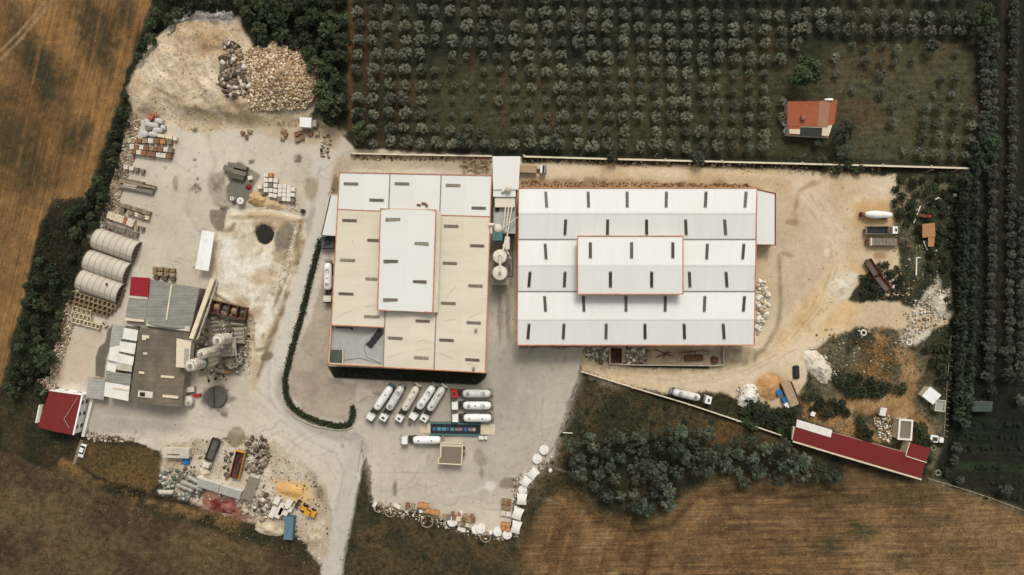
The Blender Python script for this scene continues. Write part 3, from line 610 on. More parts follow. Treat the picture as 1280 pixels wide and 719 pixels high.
M['flat_grey'] = mat('grey_flat_roof', c(168, 166, 160), .85, .08, .5, dirt=c(140, 136, 128), dirt_amt=.5, dirt_scale=.3)
M['dark_green'] = mat('dark_green_panel', c(70, 78, 70), .6, .2, .7)
M['black'] = mat('black_plastic', c(34, 34, 34), .6, .2, 2)
M['rubber'] = mat('tyre_rubber', c(30, 29, 28), .85, .2, 3)
M['steel'] = mat('dusty_steel', c(150, 146, 138), .5, .2, 1.2, metal=.3, dirt=c(150, 132, 106), dirt_amt=.5, dirt_scale=.7)
M['dark_steel'] = mat('dark_chassis', c(52, 48, 44), .7, .3, 1.5, dirt=c(104, 92, 76), dirt_amt=.5, dirt_scale=1.0)
M['white_paint'] = mat('white_vehicle_paint', c(228, 226, 220), .35, .05, .6, dirt=c(186, 176, 158), dirt_amt=.4, dirt_scale=.5, spec=.5)
M['white_tank'] = mat('white_tank_paint', c(232, 231, 226), .4, .04, .5, dirt=c(190, 182, 168), dirt_amt=.45, dirt_scale=.45, spec=.5)
M['red_paint'] = mat('red_vehicle_paint', c(176, 34, 38), .4, .1, .8, dirt=c(150, 90, 80), dirt_amt=.3, dirt_scale=1)
M['glass'] = mat('dark_glass', c(26, 30, 34), .12, .1, 1, spec=.6)
M['cement'] = mat('cement_coated_steel', c(214, 206, 188), .85, .1, .7, dirt=c(176, 160, 134), dirt_amt=.45, dirt_scale=.5)
M['cement_d'] = mat('dirty_cement_steel', c(160, 150, 132), .85, .2, .7, dirt=c(110, 98, 80), dirt_amt=.6, dirt_scale=.4)
M['beige_wall'] = mat('beige_render', c(206, 192, 164), .85, .08, .6, dirt=c(170, 150, 122), dirt_amt=.4, dirt_scale=.5)
M['taupe_roof'] = mat('taupe_flat_roof', c(120, 110, 94), .85, .15, .6, stretch=(2, .3, 1))
M['teal'] = mat('teal_paint', c(58, 108, 108), .55, .2, .7, dirt=c(110, 110, 96), dirt_amt=.4, dirt_scale=.6)
M['blue'] = mat('blue_tarp', c(40, 104, 160), .6, .15, .9)
M['steelblue'] = mat('steel_blue_paint', c(88, 116, 130), .55, .12, .6, seam=.12, seam_s=.4, seam_dir='Y')
M['rust'] = mat('rusty_steel', c(112, 66, 48), .85, .3, 1.0, dirt=c(70, 50, 42), dirt_amt=.7, dirt_scale=.8)
M['concrete'] = mat('pale_concrete', c(186, 176, 158), .9, .12, .7, bump=.2, dirt=c(140, 126, 104), dirt_amt=.5, dirt_scale=.4)
M['concrete_w'] = mat('white_concrete', c(224, 220, 210), .8, .06, .7, dirt=c(186, 174, 154), dirt_amt=.5, dirt_scale=.5)
M['dark_conc'] = mat('dark_concrete', c(96, 90, 80), .9, .2, .6)
M['red_roof'] = mat('red_sheet_roof', c(116, 34, 31), .6, .1, .5, seam=.14, seam_dir='X', seam_s=1.0, dirt=c(110, 44, 38), dirt_amt=.5, dirt_scale=.15)
M['bright_red'] = mat('bright_red_sheet', c(142, 26, 38), .6, .1, .5, seam=.12, seam_dir='Y', seam_s=1.0)
M['terracotta'] = mat('terracotta_tiles', c(158, 88, 58), .85, .15, .8, seam=.25, seam_dir='X', seam_s=.3, bump=.2)
M['terracotta_old'] = mat('faded_tiles', c(160, 116, 90), .85, .15, .8, seam=.25, seam_dir='X', seam_s=.3)
M['wood'] = mat('weathered_timber', c(150, 126, 94), .85, .25, 1.0, seam=.3, seam_dir='Y', seam_s=.25)
M['wood_or'] = mat('orange_timber', c(176, 128, 86), .85, .25, 1.0, seam=.3, seam_dir='X', seam_s=.4)
M['wood_dk'] = mat('old_dark_timber', c(96, 88, 76), .9, .3, 1.0)
M['brick'] = mat('brick_blocks', c(140, 102, 76), .9, .28, 1.2)
M['block_cream'] = mat('cream_blocks', c(214, 200, 172), .9, .12, 1.2)
M['block_white'] = mat('white_wrapped_blocks', c(214, 206, 192), .6, .12, 1.2)
M['block_grey'] = mat('grey_blocks', c(126, 118, 102), .9, .25, 1.2)
M['block_tan'] = mat('tan_blocks', c(160, 140, 110), .9, .25, 1.2)
M['bag'] = mat('big_bag_fabric', c(188, 184, 178), .85, .18, 1.2, bump=.3)
M['orange_bag'] = mat('orange_bag', c(184, 128, 78), .8, .2, 1.2)
M['redorange'] = mat('red_orange_clay', c(168, 104, 80), .85, .2, 1.2)
M['asbestos'] = mat('weathered_corrugated_sheet', c(146, 143, 134), .85, .2, .5, seam=.2, seam_dir='Y', seam_s=.9, dirt=c(112, 108, 98), dirt_amt=.6, dirt_scale=.3, stretch=(.4, 1.6, 1))
M['asbestos_l'] = mat('pale_corrugated_sheet', c(196, 188, 170), .85, .15, .5, seam=.12, seam_dir='Y', seam_s=.9, dirt=c(150, 138, 114), dirt_amt=.6, dirt_scale=.3)
M['brown_roof'] = mat('brown_bitumen_roof', c(100, 92, 80), .9, .2, .3, seam=.1, seam_dir='Y', seam_s=1.6, dirt=c(136, 122, 98), dirt_amt=.7, dirt_scale=.12)
M['patch_grey'] = mat('grey_patch_sheet', c(164, 160, 152), .85, .12, .6, seam=.15, seam_dir='Y', seam_s=.9, dirt=c(132, 126, 114), dirt_amt=.5, dirt_scale=.4)
M['vault'] = mat('grubby_vault_sheet', c(192, 184, 168), .8, .1, .5, dirt=c(168, 152, 126), dirt_amt=.6, dirt_scale=.25)
M['vault_in'] = mat('dark_vault_mouth', c(96, 86, 72), .9, .2, .8)
M['yellow'] = mat('yellow_machine_paint', c(206, 152, 48), .5, .15, .8, dirt=c(150, 116, 62), dirt_amt=.4, dirt_scale=1)
M['wallcap'] = mat('whitish_wall_top', c(196, 188, 170), .9, .15, .5, dirt=c(130, 122, 100), dirt_amt=.5, dirt_scale=.3)
M['solar'] = mat('dark_panel', c(44, 44, 46), .3, .1, 1)
M['weedy'] = mat('shaded_bed_soil', c(40, 42, 30), .95, .4, .8)  # dark bed soil, shade below the hall included in its colour
M['tank_grey'] = mat('greyed_tank_paint', c(212, 210, 204), .5, .08, .6, dirt=c(150, 140, 122), dirt_amt=.6, dirt_scale=.5, spec=.4)
M['tank_cream'] = mat('creamy_tank_paint', c(222, 214, 196), .5, .07, .6, dirt=c(160, 146, 120), dirt_amt=.6, dirt_scale=.6, spec=.4)
M['house_wall'] = mat('white_render', c(240, 238, 232), .8, .05, .5)

M['skypane2'] = mat('skylight_pane_b', c(92, 84, 68), .35, .35, .8, seam=.35, seam_dir='Y', seam_s=1.2)
M['skypane3'] = mat('skylight_pane_c', c(60, 56, 50), .3, .35, .8, seam=.35, seam_dir='Y', seam_s=1.2)
M['skypane_a2'] = mat('dusty_skylight_pane_b', c(142, 132, 114), .5, .3, .8, seam=.3, seam_dir='X', seam_s=1.2)
M['skypane_a3'] = mat('dusty_skylight_pane_c', c(100, 88, 76), .5, .3, .8, seam=.3, seam_dir='X', seam_s=1.2)
def skylight(root, pts, frame_m, pane_m):
    pane_m = M[random.choice([k_ for k_ in (('skypane', 'skypane2', 'skypane3') if pane_m is M['skypane'] else ('skypane_a', 'skypane_a2', 'skypane_a3'))])]
    """pts: four corners of the light on the roof slope"""
    ctr = sum((Vector(p) for p in pts), Vector()) / 4
    L = root.matrix_world
    f = MB(local(root)); up = Vector((0, 0, .16))
    f.slab([Vector(p) + up for p in pts], .3)
    fo = f.build('skylight', frame_m, root)
    q = [ctr + (Vector(p) - ctr) * .0 + (Vector(p) - ctr) * .86 + Vector((0, 0, .19)) for p in pts]
    g = MB(local(root)); g.slab(q, .06); g.build('pane', pane_m, fo)

# ------------------------------------------------------------------ right warehouse: three gabled bays running across, raised middle roof
def warehouse_east():
    E, RZ = 8.4, 9.5
    rows = [(235.5, E), (266.5, RZ), (299.5, E + .1), (331.5, RZ), (364.5, E + .1), (399, RZ), (431, E)]
    base = W(795, 333, 0)
    r = thing('warehouse', 'long white warehouse, ribbed gable roofs running left to right, raised centre roof', 'warehouse', base)
    Ml = local(r)
    def xl(y): return 649 - (y - 235) * .010
    def xr(y): return 945.5 - (y - 235) * .017
    def zz(y):
        for (a, za), (b, zb) in zip(rows, rows[1:]):
            if a <= y <= b: return za + (zb - za) * (y - a) / (b - a)
        return E
    def pt(x, y, dz=0.0): return W(x, y, zz(y) + dz)
    # walls
    co = [W(xl(431) + .8, 430, E), W(xr(431) - .8, 430, E), W(xr(235) - .8, 236.5, E), W(xl(235) + .8, 236.5, E)]
    w = MB(Ml); w.prism([(p.x, p.y) for p in co], -.2, E - .25)
    w.build('wall', M['wall'], r)
    # gable ends as part of the wall
    for side, fx in (('l', xl), ('r', xr)):
        g = MB(Ml)
        for i in (0, 2, 4):
            (a, za), (b, zb), (d, zd) = rows[i:i + 3]
            s = 1 if side == 'l' else -1
            A = pt(fx(a) + s * .9, a); B_ = pt(fx(b) + s * .9, b); D = pt(fx(d) + s * .9, d)
            vs = [A + Vector((0, 0, -.6)), B_ + Vector((0, 0, -.3)), D + Vector((0, 0, -.6)), Vector((A.x, A.y, E - .6)), Vector((D.x, D.y, E - .6))]
            t = Vector((.25 * s, 0, 0))
            vv = [vs[3], vs[4], vs[2], vs[1], vs[0]]; n = 5
            g.add(vv + [v + t for v in vv], [tuple(range(5)), tuple(range(9, 4, -1))] + [(i_, (i_ + 1) % 5, 5 + (i_ + 1) % 5, 5 + i_) for i_ in range(5)])
        g.build('gable_wall', M['wall'], r)
    for i in range(6):
        (a, za), (b, zb) = rows[i:i + 2]
        m_ = MB(Ml)
        m_.slab([W(xl(b), b, zb), W(xr(b), b, zb), W(xr(a), a, za), W(xl(a), a, za)], .22)
        m_.build('roof_slope', M['roof_white'], r)
    for y in (299.5, 364.5):
        g = MB(Ml); g.beam(pt(xl(y), y, .03), pt(xr(y), y, .03), .45, .12); g.build('gutter', M['gutter'], r)
    for y in (266.5, 331.5, 399):
        g = MB(Ml); g.beam(pt(xl(y), y, .02), pt(xr(y), y, .02), .5, .1); g.build('ridge_cap', M['roof_white_y'], r)
    t = MB(Ml)
    t.beam(pt(xl(235.5), 235.5, .0) + Vector((0, .12, 0)), pt(xr(235.5), 235.5, 0) + Vector((0, .12, 0)), .34, .45)
    t.beam(pt(xl(431), 431, .0) - Vector((0, .12, 0)), pt(xr(431), 431, 0) - Vector((0, .12, 0)), .34, .45)
    for fx, s in ((xl, -1), (xr, 1)):
        for (a, za), (b, zb) in zip(rows, rows[1:]):
            t.beam(W(fx(a), a, za) + Vector((s * .14, 0, -.03)), W(fx(b), b, zb) + Vector((s * .14, 0, -.03)), .28, .45)
    t.build('trim', M['orange'], r)
    R_ = [(249.5, [682.8, 735.4, 783.9, 832.8, 882, 931.8]), (284.3, [706.6, 759.4, 808.2, 857.3, 906.4]), (314.6, [682, 883.7, 929]), (349.5, [661.8, 705.8, 862, 908]),
          (380, [681.3, 729.6, 782.4, 831.5, 880.6, 929.8]), (414.5, [660.6, 704.5, 757.6, 806.2, 855.3, 904.5])]
    for y, xs in R_:
        sl = 1 if y in (284.3, 349.5, 414.5) else -1
        for x in xs:
            k = (x - 795) * .006 * -sl
            pts = [pt(x - 1.9 - k, y + 10), pt(x + 1.9 - k, y + 10), pt(x + 1.9 + k, y - 10), pt(x - 1.9 + k, y - 10)]
            skylight(r, pts, M['skyframe'], M['skypane'])
    # raised centre roof
    H = 12.6
    mr = [(295.5, H), (331, H + .9), (367.5, H)]
    def mz(y): return H + .9 * (1 - abs(y - 331.3) / 36)
    m_ = MB(Ml)
    cs = [W(723.5, 366.5, H), W(853, 366.5, H), W(852.5, 297, H), W(723.5, 297, H)]
    m_.prism([(p.x, p.y) for p in cs], 8.0, H - .2); m_.build('raised_wall', M['wall'], r)
    for (a, za), (b, zb) in zip(mr, mr[1:]):
        s = MB(Ml); s.slab([W(722, b, zb), W(853.5 + (a > 300) * .0, b, zb), W(853.5, a, za), W(722.5, a, za)], .2); s.build('raised_roof', M['roof_white'], r)
    t = MB(Ml)
    for x in (722, 853.8):
        for (a, za), (b, zb) in zip(mr, mr[1:]): t.beam(W(x, a, za + .02), W(x, b, zb + .02), .26, .4)
    for y in (295.2, 367.8): t.beam(W(722, y, H), W(853.8, y, H), .3, .4)
    t.build('raised_trim', M['orange'], r)
    for y, xs in ((313, [737.9, 789.4, 841]), (349.6, [763, 814.5])):
        for x in xs:
            pts = [W(x + dx, y + dy, mz(y + dy)) for dx, dy in ((-2, 10.3), (2, 10.3), (2, -10.3), (-2, -10.3))]
            skylight(r, pts, M['skyframe'], M['skypane'])
    return r
warehouse_east()
# lean-to at its right end
r = thing('side_annex', 'low grey-white lean-to with dark red edge on the right end of the long white warehouse', 'annex', W(957, 273))
Ml = local(r); s = MB(Ml)
s.slab([W(946, 305.5, 5.6), W(968.5, 306, 4.6), W(968.5, 242.5, 4.6), W(946, 237.5, 5.6)], .2); s.build('roof', M['roof_white_y'], r)
s = MB(Ml); q = [W(947, 305, 4.4), W(967.5, 305, 4.4), W(967.5, 244, 4.4), W(947, 240, 4.4)]; s.prism([(p.x, p.y) for p in q], -.1, 4.3); s.build('wall', M['wall'], r)
s = MB(Ml); s.beam(W(969, 242, 4.6), W(969, 306.5, 4.6), .3, .4); s.beam(W(946, 237, 5.6), W(969, 242, 4.6), .25, .35); s.beam(W(946, 306, 5.6), W(969, 306.5, 4.6), .25, .3); s.build('trim', M['red_roof'], r)
d = MB(Ml)
for x in (951, 957, 963): d.beam(W(x, 307, 0), W(x, 307, 3), .3, .3)
d.build('post', M['steel'], r)

# ------------------------------------------------------------------ left warehouse: gabled bays running down the picture
def warehouse_west():
    E, RI = 8.4, 9.6
    r = thing('factory_hall', 'cream and white factory hall with orange edges and a sunken flat terrace', 'factory', W(512, 340))
    Ml = local(r)
    # bay lines at the top (y 216) and bottom (y 460)
    T = [424.5, 456, 487.5, 519.5, 551.5, 583, 614.5]; Bt = [411.5, 445, 479, 511, 542.5, 575, 606.5]
    ytop = lambda u: 215.5 + 4 * u
    ybot = lambda u: 455.5 + 10.5 * u
    def P2(i, v):
        """i: bay line 0..6, v 0 top..1 bottom"""
        u = i / 6.0; j = int(min(5, math.floor(i))); f = i - j
        xt = T[j] + (T[j + 1] - T[j]) * f; xb = Bt[j] + (Bt[j + 1] - Bt[j]) * f
        return xt + (xb - xt) * v, ytop(u) + (ybot(u) - ytop(u)) * v
    def zi(i): 
        f = i % 2; return E + (RI - E) * (f if f <= 1 else 2 - f)
    def pt(i, v, dz=0.0): x, y = P2(i, v); return W(x, y, zi(i) + dz)
    def inv(px, py):
        i, v = 3.0, .5
        for _ in range(30):
            x, y = P2(i, v); i += (px - x) / 32.0; v += (py - y) / 245.0; i = min(max(i, 0), 6)
        return i, v
    VS = [.192, .192, .205, .205, .208, .208]      # where the white strip stops
    VT = .795                                        # sunken terrace starts
    for k in range(6):
        a, b = k, k + 1
        for (v0, v1, mm, nm) in ((0, VS[k], M['roof_white_y'], 'white_roof'), (VS[k], 1 if k > 1 else VT, M['roof_cream'], 'cream_roof')):
            s = MB(Ml); s.slab([pt(a, v1), pt(b, v1), pt(b, v0), pt(a, v0)], .22); s.build(nm, mm, r)
    # walls round the hall
    ring = [P2(0, .004), P2(6, .004), P2(6, .996), P2(2, .996), P2(2, VT - .004), P2(0, VT - .004)]
    pw = []
    for (x, y) in ring:
        p = W(x + (1 if x < 500 else -1) * .6, y, E); pw.append((p.x, p.y))
    w = MB(Ml); w.prism(pw[::-1], -.2, E - .25); w.build('wall', M['wall'], r)
    # terrace
    TZ = 6.4
    tq = [P2(0, VT + .003), P2(2, VT + .003), P2(2, .997), P2(0, .997)]
    tp = [W(x, y, 8.2) for x, y in tq]
    tp[0].x -= .3; tp[3].x -= .3
    s = MB(Ml); s.prism([(p.x, p.y) for p in tp][::-1], -.2, TZ); s.build('terrace', M['flat_grey'], r)
    s = MB(Ml)
    for p, q in ((tp[0], tp[3]), (tp[3], tp[2])):
        d = (q - p).normalized(); n = Vector((-d.y, d.x, 0))
        s.beam(Vector((p.x, p.y, 7.2)) + n * .1, Vector((q.x, q.y, 7.2)) + n * .1, .35, 1.9)
    s.build('parapet', M['beige_wall'], r)
    s = MB(Ml)
    for p, q in ((tp[0], tp[3]), (tp[3], tp[2])):
        d = (q - p).normalized(); n = Vector((d.y, -d.x, 0))
        s.beam(Vector((p.x, p.y, 8.2)) + n * .1, Vector((q.x, q.y, 8.2)) + n * .1, .3, .22)
    s.build('parapet_trim', M['orange'], r)
    gx, gy = P2(.32, .9)
    s = MB(Ml); a = W(422, 446, TZ); s.cbox(a.x, a.y, TZ - .01, 3.4, 4.2, 1.3); s.build('stair_hatch', M['dark_green'], r)
    s = MB(Ml); s.cbox(a.x + 1.95, a.y, TZ - .01, .3, 4.4, 1.6); s.cbox(a.x, a.y - 2.3, TZ - .01, 4.2, .25, 1.6); s.build('hatch_kerb', M['beige_wall'], r)
    s = MB(Ml)
    s.cyl(W(420, 409.8, TZ + .3), W(438, 410, TZ + .3), .13); s.cyl(W(438, 410, TZ + .3), W(441, 412.5, TZ + .3), .22); s.cyl(W(440, 411, TZ), W(440, 411, TZ + .8), .3)
    s.build('roof_pipe', M['black'], r)
    s = MB(Ml)
    for (p, q) in (((459, 425), (455, 436)), ((455, 436), (459, 447)), ((459, 447), (476, 454)), ((430, 450.5), (450, 448)), ((450, 448), (476, 455))):
        s.cyl(W(*p, TZ + .06), W(*q, TZ + .06), .06, n=6)
    s.build('cable', M['black'], r)
    # gutters, cross trim, outer trim
    for k in (2, 4):
        s = MB(Ml); s.beam(pt(k, 0, .05), pt(k, 1, .05), .35, .14); s.build('gutter', M['gutter'], r)
    s = MB(Ml)
    def edge(i0, v0, i1, v1, n=1, dz=.02, w=.26, h=.4):
        for k in range(n):
            f0, f1 = k / n, (k + 1) / n
            s.beam(pt(i0 + (i1 - i0) * f0, v0 + (v1 - v0) * f0, dz), pt(i0 + (i1 - i0) * f1, v0 + (v1 - v0) * f1, dz), w, h)
    edge(0, 0, 6, 0, 6); edge(0, 0, 0, VT); edge(6, 0, 6, 1); edge(2, 1, 6, 1, 4); edge(0, VT, 2, VT, 2)
    edge(0, .192, 2, .196, 2, .08, .2, .16); edge(4, .208, 6, .208, 2, .08, .2, .16)
    s.build('trim', M['orange'], r)
    # raised centre
    H = 11.2
    A = [(475.8, 261.2), (545.0, 262.6), (541.0, 390.5), (472.0, 387.5)]       # roof corners in the photograph
    mt = ((A[0][0] + A[1][0]) / 2, 261.9); mb = ((A[2][0] + A[3][0]) / 2, 389)
    for q in ([A[3], mb, mt, A[0]], [mb, A[2], A[1], mt]):
        s = MB(Ml); s.slab([W(x, y, H + (.7 if (x, y) in (mt, mb) else 0)) for x, y in q], .2); s.build('raised_roof', M['roof_white_y'], r)
    s = MB(Ml); q = [(476.8, 262.5), (544, 263.5), (540, 389.5), (473, 386.5)]; s.prism([tuple(W(x, y, H)[:2]) for x, y in q][::-1], 8.0, H - .2); s.build('raised_wall', M['wall'], r)
    s = MB(Ml)
    for p, q in zip(A, A[1:] + A[:1]): s.beam(W(*p, H + .02), W(*q, H + .02), .28, .42)
    s.build('raised_trim', M['orange'], r)
    s = MB(Ml); s.slab([W(541.8, 390.5, H - .5), W(547.5, 390.5, H - 1.6), W(551.3, 265, H - 1.6), W(545.8, 262.8, H - .5)], .15); s.build('apron_roof', M['roof_cream'], r)
    s = MB(Ml)
    for dx, dy, l in ((0, 0, 5), (6, -2, 6), (11, .5, 3)):
        s.beam(W(521 + dx, 256 + dy, 9.6), W(521 + dx + l, 256.6 + dy, 9.6), .5, .3)
    s.build('roof_scrap', M['rust'], r)
    SK = [(438.9, 229.9), (470.8, 250.3), (502.5, 229.8), (566.3, 231.8), (598.5, 260.2), (437, 275.7), (466.5, 300.5), (434.6, 325.4), (464.5, 348.8), (432.7, 367.3), (464.8, 395.9), (564, 282.8), (596.5, 307.3),
          (562.3, 329.2), (594.4, 357.4), (560.5, 379.2), (592.2, 403.6), (558.2, 425.3), (590.5, 449.9), (528.4, 401.4), (494, 422.8), (526.6, 447.4)]
    for (x, y) in SK:
        i0, v0 = inv(x, y); w2 = 9.2 / 32; 
        if x < 470 and y in (300.5, 348.8): w2 = 7.4 / 32
        x0, y0 = P2(i0, v0)
        ia, ib = i0 - w2, i0 + w2
        dv = 1.8 / 245
        pts = [pt(ia, v0 + dv), pt(ib, v0 + dv), pt(ib, v0 - dv), pt(ia, v0 - dv)]
        skylight(r, pts, M['skyframe'], M['skypane_a'])
    for (x, y) in ((491.3, 274.3), (526.2, 304.4), (488.6, 326.6), (524, 352.2), (488.2, 374.8)):
        z = H + .35
        pts = [W(x - 9.3, y + 1.9, z), W(x + 9.3, y + 2.2, z), W(x + 9.3, y - 1.7, z), W(x - 9.3, y - 2, z)]
        skylight(r, pts, M['skyframe'], M['skypane_a'])
    for P_ in (((418, 396), (440, 388), (470, 380)), ((440, 300), (452, 330), (462, 345)), ((496, 392), (512, 402), (520, 412)), ((482, 446), (510, 440), (540, 434)), ((556, 400), (585, 398), (604, 388)), ((548, 440), (575, 452), (600, 458)), ((556, 372), (566, 362), (574, 352)), ((520, 428), (530, 424), (542, 430))):
        s = MB(Ml)
        for p, q in zip(P_, P_[1:]): s.cyl(W(*p, 9.3), W(*q, 9.3), .03, n=5)
        s.build('cable', M['concrete'], r)
    for (x, y) in ((595, 412.5), (592, 460.5)):
        p = W(x, y, 9.1); s = MB(Ml); s.cbox(p.x, p.y, 8.8, .8, .8, .9); s.cyl((p.x, p.y, 9.7), (p.x, p.y, 10.1), .3); s.build('roof_vent', M['steel'], r)
    return r
warehouse_west()
r = thing('solar_panel_rack', 'four dark panels in a slanting row on the sunken flat terrace', 'solar panels', W(469, 423, 6.45), R(52))
for k in range(4):
    s = MB(); s.box(-3.1 + k * 1.6, -1.7 + k * 1.6, -1.0, 1.0, .35, .45, None); s.build('panel', M['solar'], r)
s = MB(); 
for k in range(4): s.box(-3.0 + k * 1.6, -2.9 + k * 1.6, -.8, .8, 0, .34)
s.build('rack', M['steel'], r)
# planted bed below the hall
bed = [(410, 458), (418, 472), (596, 481), (606, 473), (609, 467), (560, 464), (480, 461)]
r = thing('planting_bed', 'dark planted strip with clipped corners along the lower wall of the cream factory hall', 'planting bed', W(510, 468))
s = MB(local(r)); s.prism([tuple(W(x, y)[:2]) for x, y in bed], -.2, .18); s.build('soil', M['weedy'], r)
s = MB(local(r))
for p, q in zip(bed[:5], bed[1:5]): s.beam(W(*p, .13), W(*q, .13), .22, .32)
s.build('kerb', M['dark_conc'], r)

# ------------------------------------------------------------------ plant between the halls
r = thing('canopy_building', 'tall narrow white flat roofed building standing between the two big halls', 'building', W(632, 240))
Ml = local(r)
s = MB(Ml); q = [(616.5, 237), (648, 237), (650.5, 195.5), (615.8, 195.5)]; s.slab([W(x, y, 9.6) for x, y in q], .25); s.build('roof', M['roof_white_y'], r)
s = MB(Ml); q2 = [(617, 236), (647, 236), (649, 196.5), (616.5, 196.5)]; s.prism([tuple(W(x, y, 9.6)[:2]) for x, y in q2], -.2, 9.3); s.build('wall', M['wall'], r)
s = MB(Ml); q = [(616.5, 246), (644.6, 246), (644.6, 237.5), (616.5, 237.5)]; s.slab([W(x, y, 9.2) for x, y in q], .25); s.build('roof', M['roof_white_y'], r)
s = MB(Ml); q = [(617, 292), (644.6, 292), (644.6, 259.4), (617, 259.4)]; s.slab([W(x, y, 7.0) for x, y in q], .25); s.build('lower_roof', M['flat_grey'], r)
s = MB(Ml); q = [(618.5, 259), (643.6, 259), (643.6, 246.5), (618.5, 246.5)]; s.prism([tuple(W(x, y, 8.6)[:2]) for x, y in q], -.2, 8.6); s.build('step_roof', M['roof_cream'], r)
s = MB(Ml); q = [(618, 291), (643.8, 291), (643.8, 259.6), (618, 259.6)]; s.prism([tuple(W(x, y, 7)[:2]) for x, y in q], -.2, 6.7); s.build('lower_wall', M['wall'], r)
s = MB(Ml); p = W(621.5, 262, 7); s.cbox(p.x, p.y, 7.0, 1.2, 1.1, .5); s.build('roof_hatch', M['black'], r)
fan = MB(Ml); p = W(635.5, 236, 9.6); fan.cyl((p.x, p.y, 9.6), (p.x, p.y, 10.9), .8, .6); fan.cyl((p.x, p.y, 10.9), (p.x, p.y, 11.3), 1.0, .3); fan.cyl((p.x - 1, p.y - .4, 9.9), (p.x - 1.9, p.y - .9, 9.9), .45)
fan.build('roof_fan', M['cement'], r)
r = thing('silo_plant', 'two round dusty silos, pipes and teal filter box between the big halls', 'silo plant', W(628, 325))
Ml = local(r)
for (x, y, h, rad) in ((624.8, 341.3, 10.5, 2.3), (624.8, 320.6, 10.0, 2.2)):
    p = W(x, y, h); s = MB(Ml)
    s.lathe((p.x, p.y, 1.2), (0, 0, 1), [(0, .5), (2.6, rad), (h - 2.0, rad), (h - 1.3, rad * .9), (h - .9, .5), (h - .7, .3)], 24)
    so = s.build('silo', M['cement'], r, smooth=False)
    s = MB(Ml); s.torus((p.x, p.y, h - .5), rad * .96, .07, 24, 5)
    for a in range(6):
        an = a * math.pi / 3; s.cyl((p.x + rad * .96 * math.cos(an), p.y + rad * .96 * math.sin(an), h - .8), (p.x + rad * .96 * math.cos(an), p.y + rad * .96 * math.sin(an), h + .3), .05, n=5)
    s.cbox(p.x, p.y, h + .1, .8, .8, .7); s.build('rail', M['steel'], so)
s = MB(Ml)
p = W(625, 340, 0); s.cbox(p.x, p.y - .6, 3.6, 4.9, 7.0, .3)
for dx in (-2.2, 2.2):
    for dy in (-3.8, 2.5): s.beam((p.x + dx, p.y + dy, 0), (p.x + dx, p.y + dy + .01, 3.6), .3, .3)
s.build('platform', M['concrete'], r)
s = MB(Ml); p = W(622, 295.5, 8.4); s.cbox(p.x, p.y, 6.6, 2.9, 2.5, 1.8); s.build('filter_box', M['teal'], r)
s = MB(Ml); p = W(622, 286, 8); s.lathe((p.x, p.y, 5), (0, 0, 1), [(0, 1.5), (2.4, 1.5), (3.0, .9), (3.2, .3)], 20); s.build('cyclone', M['cement'], r)
for (a, b, rr) in (((632, 259, 8.8), (629, 288, 8.4), .22), ((636, 259, 8.8), (632, 290, 8.2), .22), ((640, 259, 8.8), (633, 300, 8.6), .22), ((648, 271, 9.2), (626, 287, 8.8), .12), ((632, 300, 8.8), (627, 321, 10.2), .3), ((625, 321, 10.6), (625, 341, 10.9), .35), ((634, 296, 8.5), (634, 312, 8.5), .8), ((629, 306, 9), (636, 318, 8), .3), ((614, 279, 8.6), (614, 292, 8.6), .35), ((611, 281, 9), (618, 281, 9), .5)):
    s = MB(Ml); s.cyl(W(*a), W(*b), rr, n=10); s.build('pipe', M['cement'], r)
s = MB(Ml)
for (x, y) in ((634, 303), (631, 313), (636, 322)):
    p = W(x, y, 6); s.cbox(p.x, p.y, 3.5, 1.4, 1.4, 3.4, .4); s.cyl((p.x, p.y, 6.9), (p.x + .5, p.y - .6, 8), .4, .2)
s.build('blower', M['cement_d'], r)
s = MB(Ml)
for x in (614.5, 618, 632, 641): s.beam(W(x, 300, 0), W(x, 300.1, 6), .25, .25)
s.beam(W(614, 300, 6), W(642, 300, 6), .25, .3); s.beam(W(614, 346, 4), W(642, 346, 4), .25, .3); s.beam(W(641, 300, 5.6), W(641, 346, 4), .25, .3)
s.build('frame', M['dark_steel'], r)

# lean-to and parked kit left of the cream hall
r = thing('lean_to_shed', 'tapering beige lean-to roof against the left wall of the cream factory hall', 'shed', W(413, 270))
s = MB(local(r)); s.slab([W(402, 294, 4.2), W(420.5, 295, 5.2), W(423, 245, 5.2), (W(413.5, 244.5, 4.2))], .2); s.build('roof', M['roof_white_y'], r)
s = MB(local(r)); s.beam(W(402, 294, 4.2), W(413.5, 244.5, 4.2), .3, .3); s.beam(W(402, 294.4, 4.2), W(420.5, 295.4, 5.2), .25, .25); s.build('gutter', M['dark_steel'], r)
s = MB(local(r)); s.prism([tuple(W(x, y, 4.2)[:2]) for x, y in ((403.5, 293), (419.5, 293), (421.5, 246), (414, 246))], -.1, 3.95); s.build('wall', M['wall'], r)
r = thing('generator_unit', 'dark green machine box just below the tapering beige lean-to roof', 'generator', W(412, 303.5))
s = MB(); s.box(-2, 2, -1.8, 1.8, .2, 2.6); s.build('housing', M['dark_green'], r, bevel=.08)
s = MB(); s.cyl((.2, .2, 2.6), (.2, .2, 2.75), 1.2, n=16); s.cyl((-.9, -.9, 2.6), (-.9, -.9, 3.1), .2); s.build('cooling_fan', M['black'], r)
s = MB(); s.box(-2.1, 2.1, -1.9, 1.9, 0, .2); s.build('skid', M['dark_steel'], r)

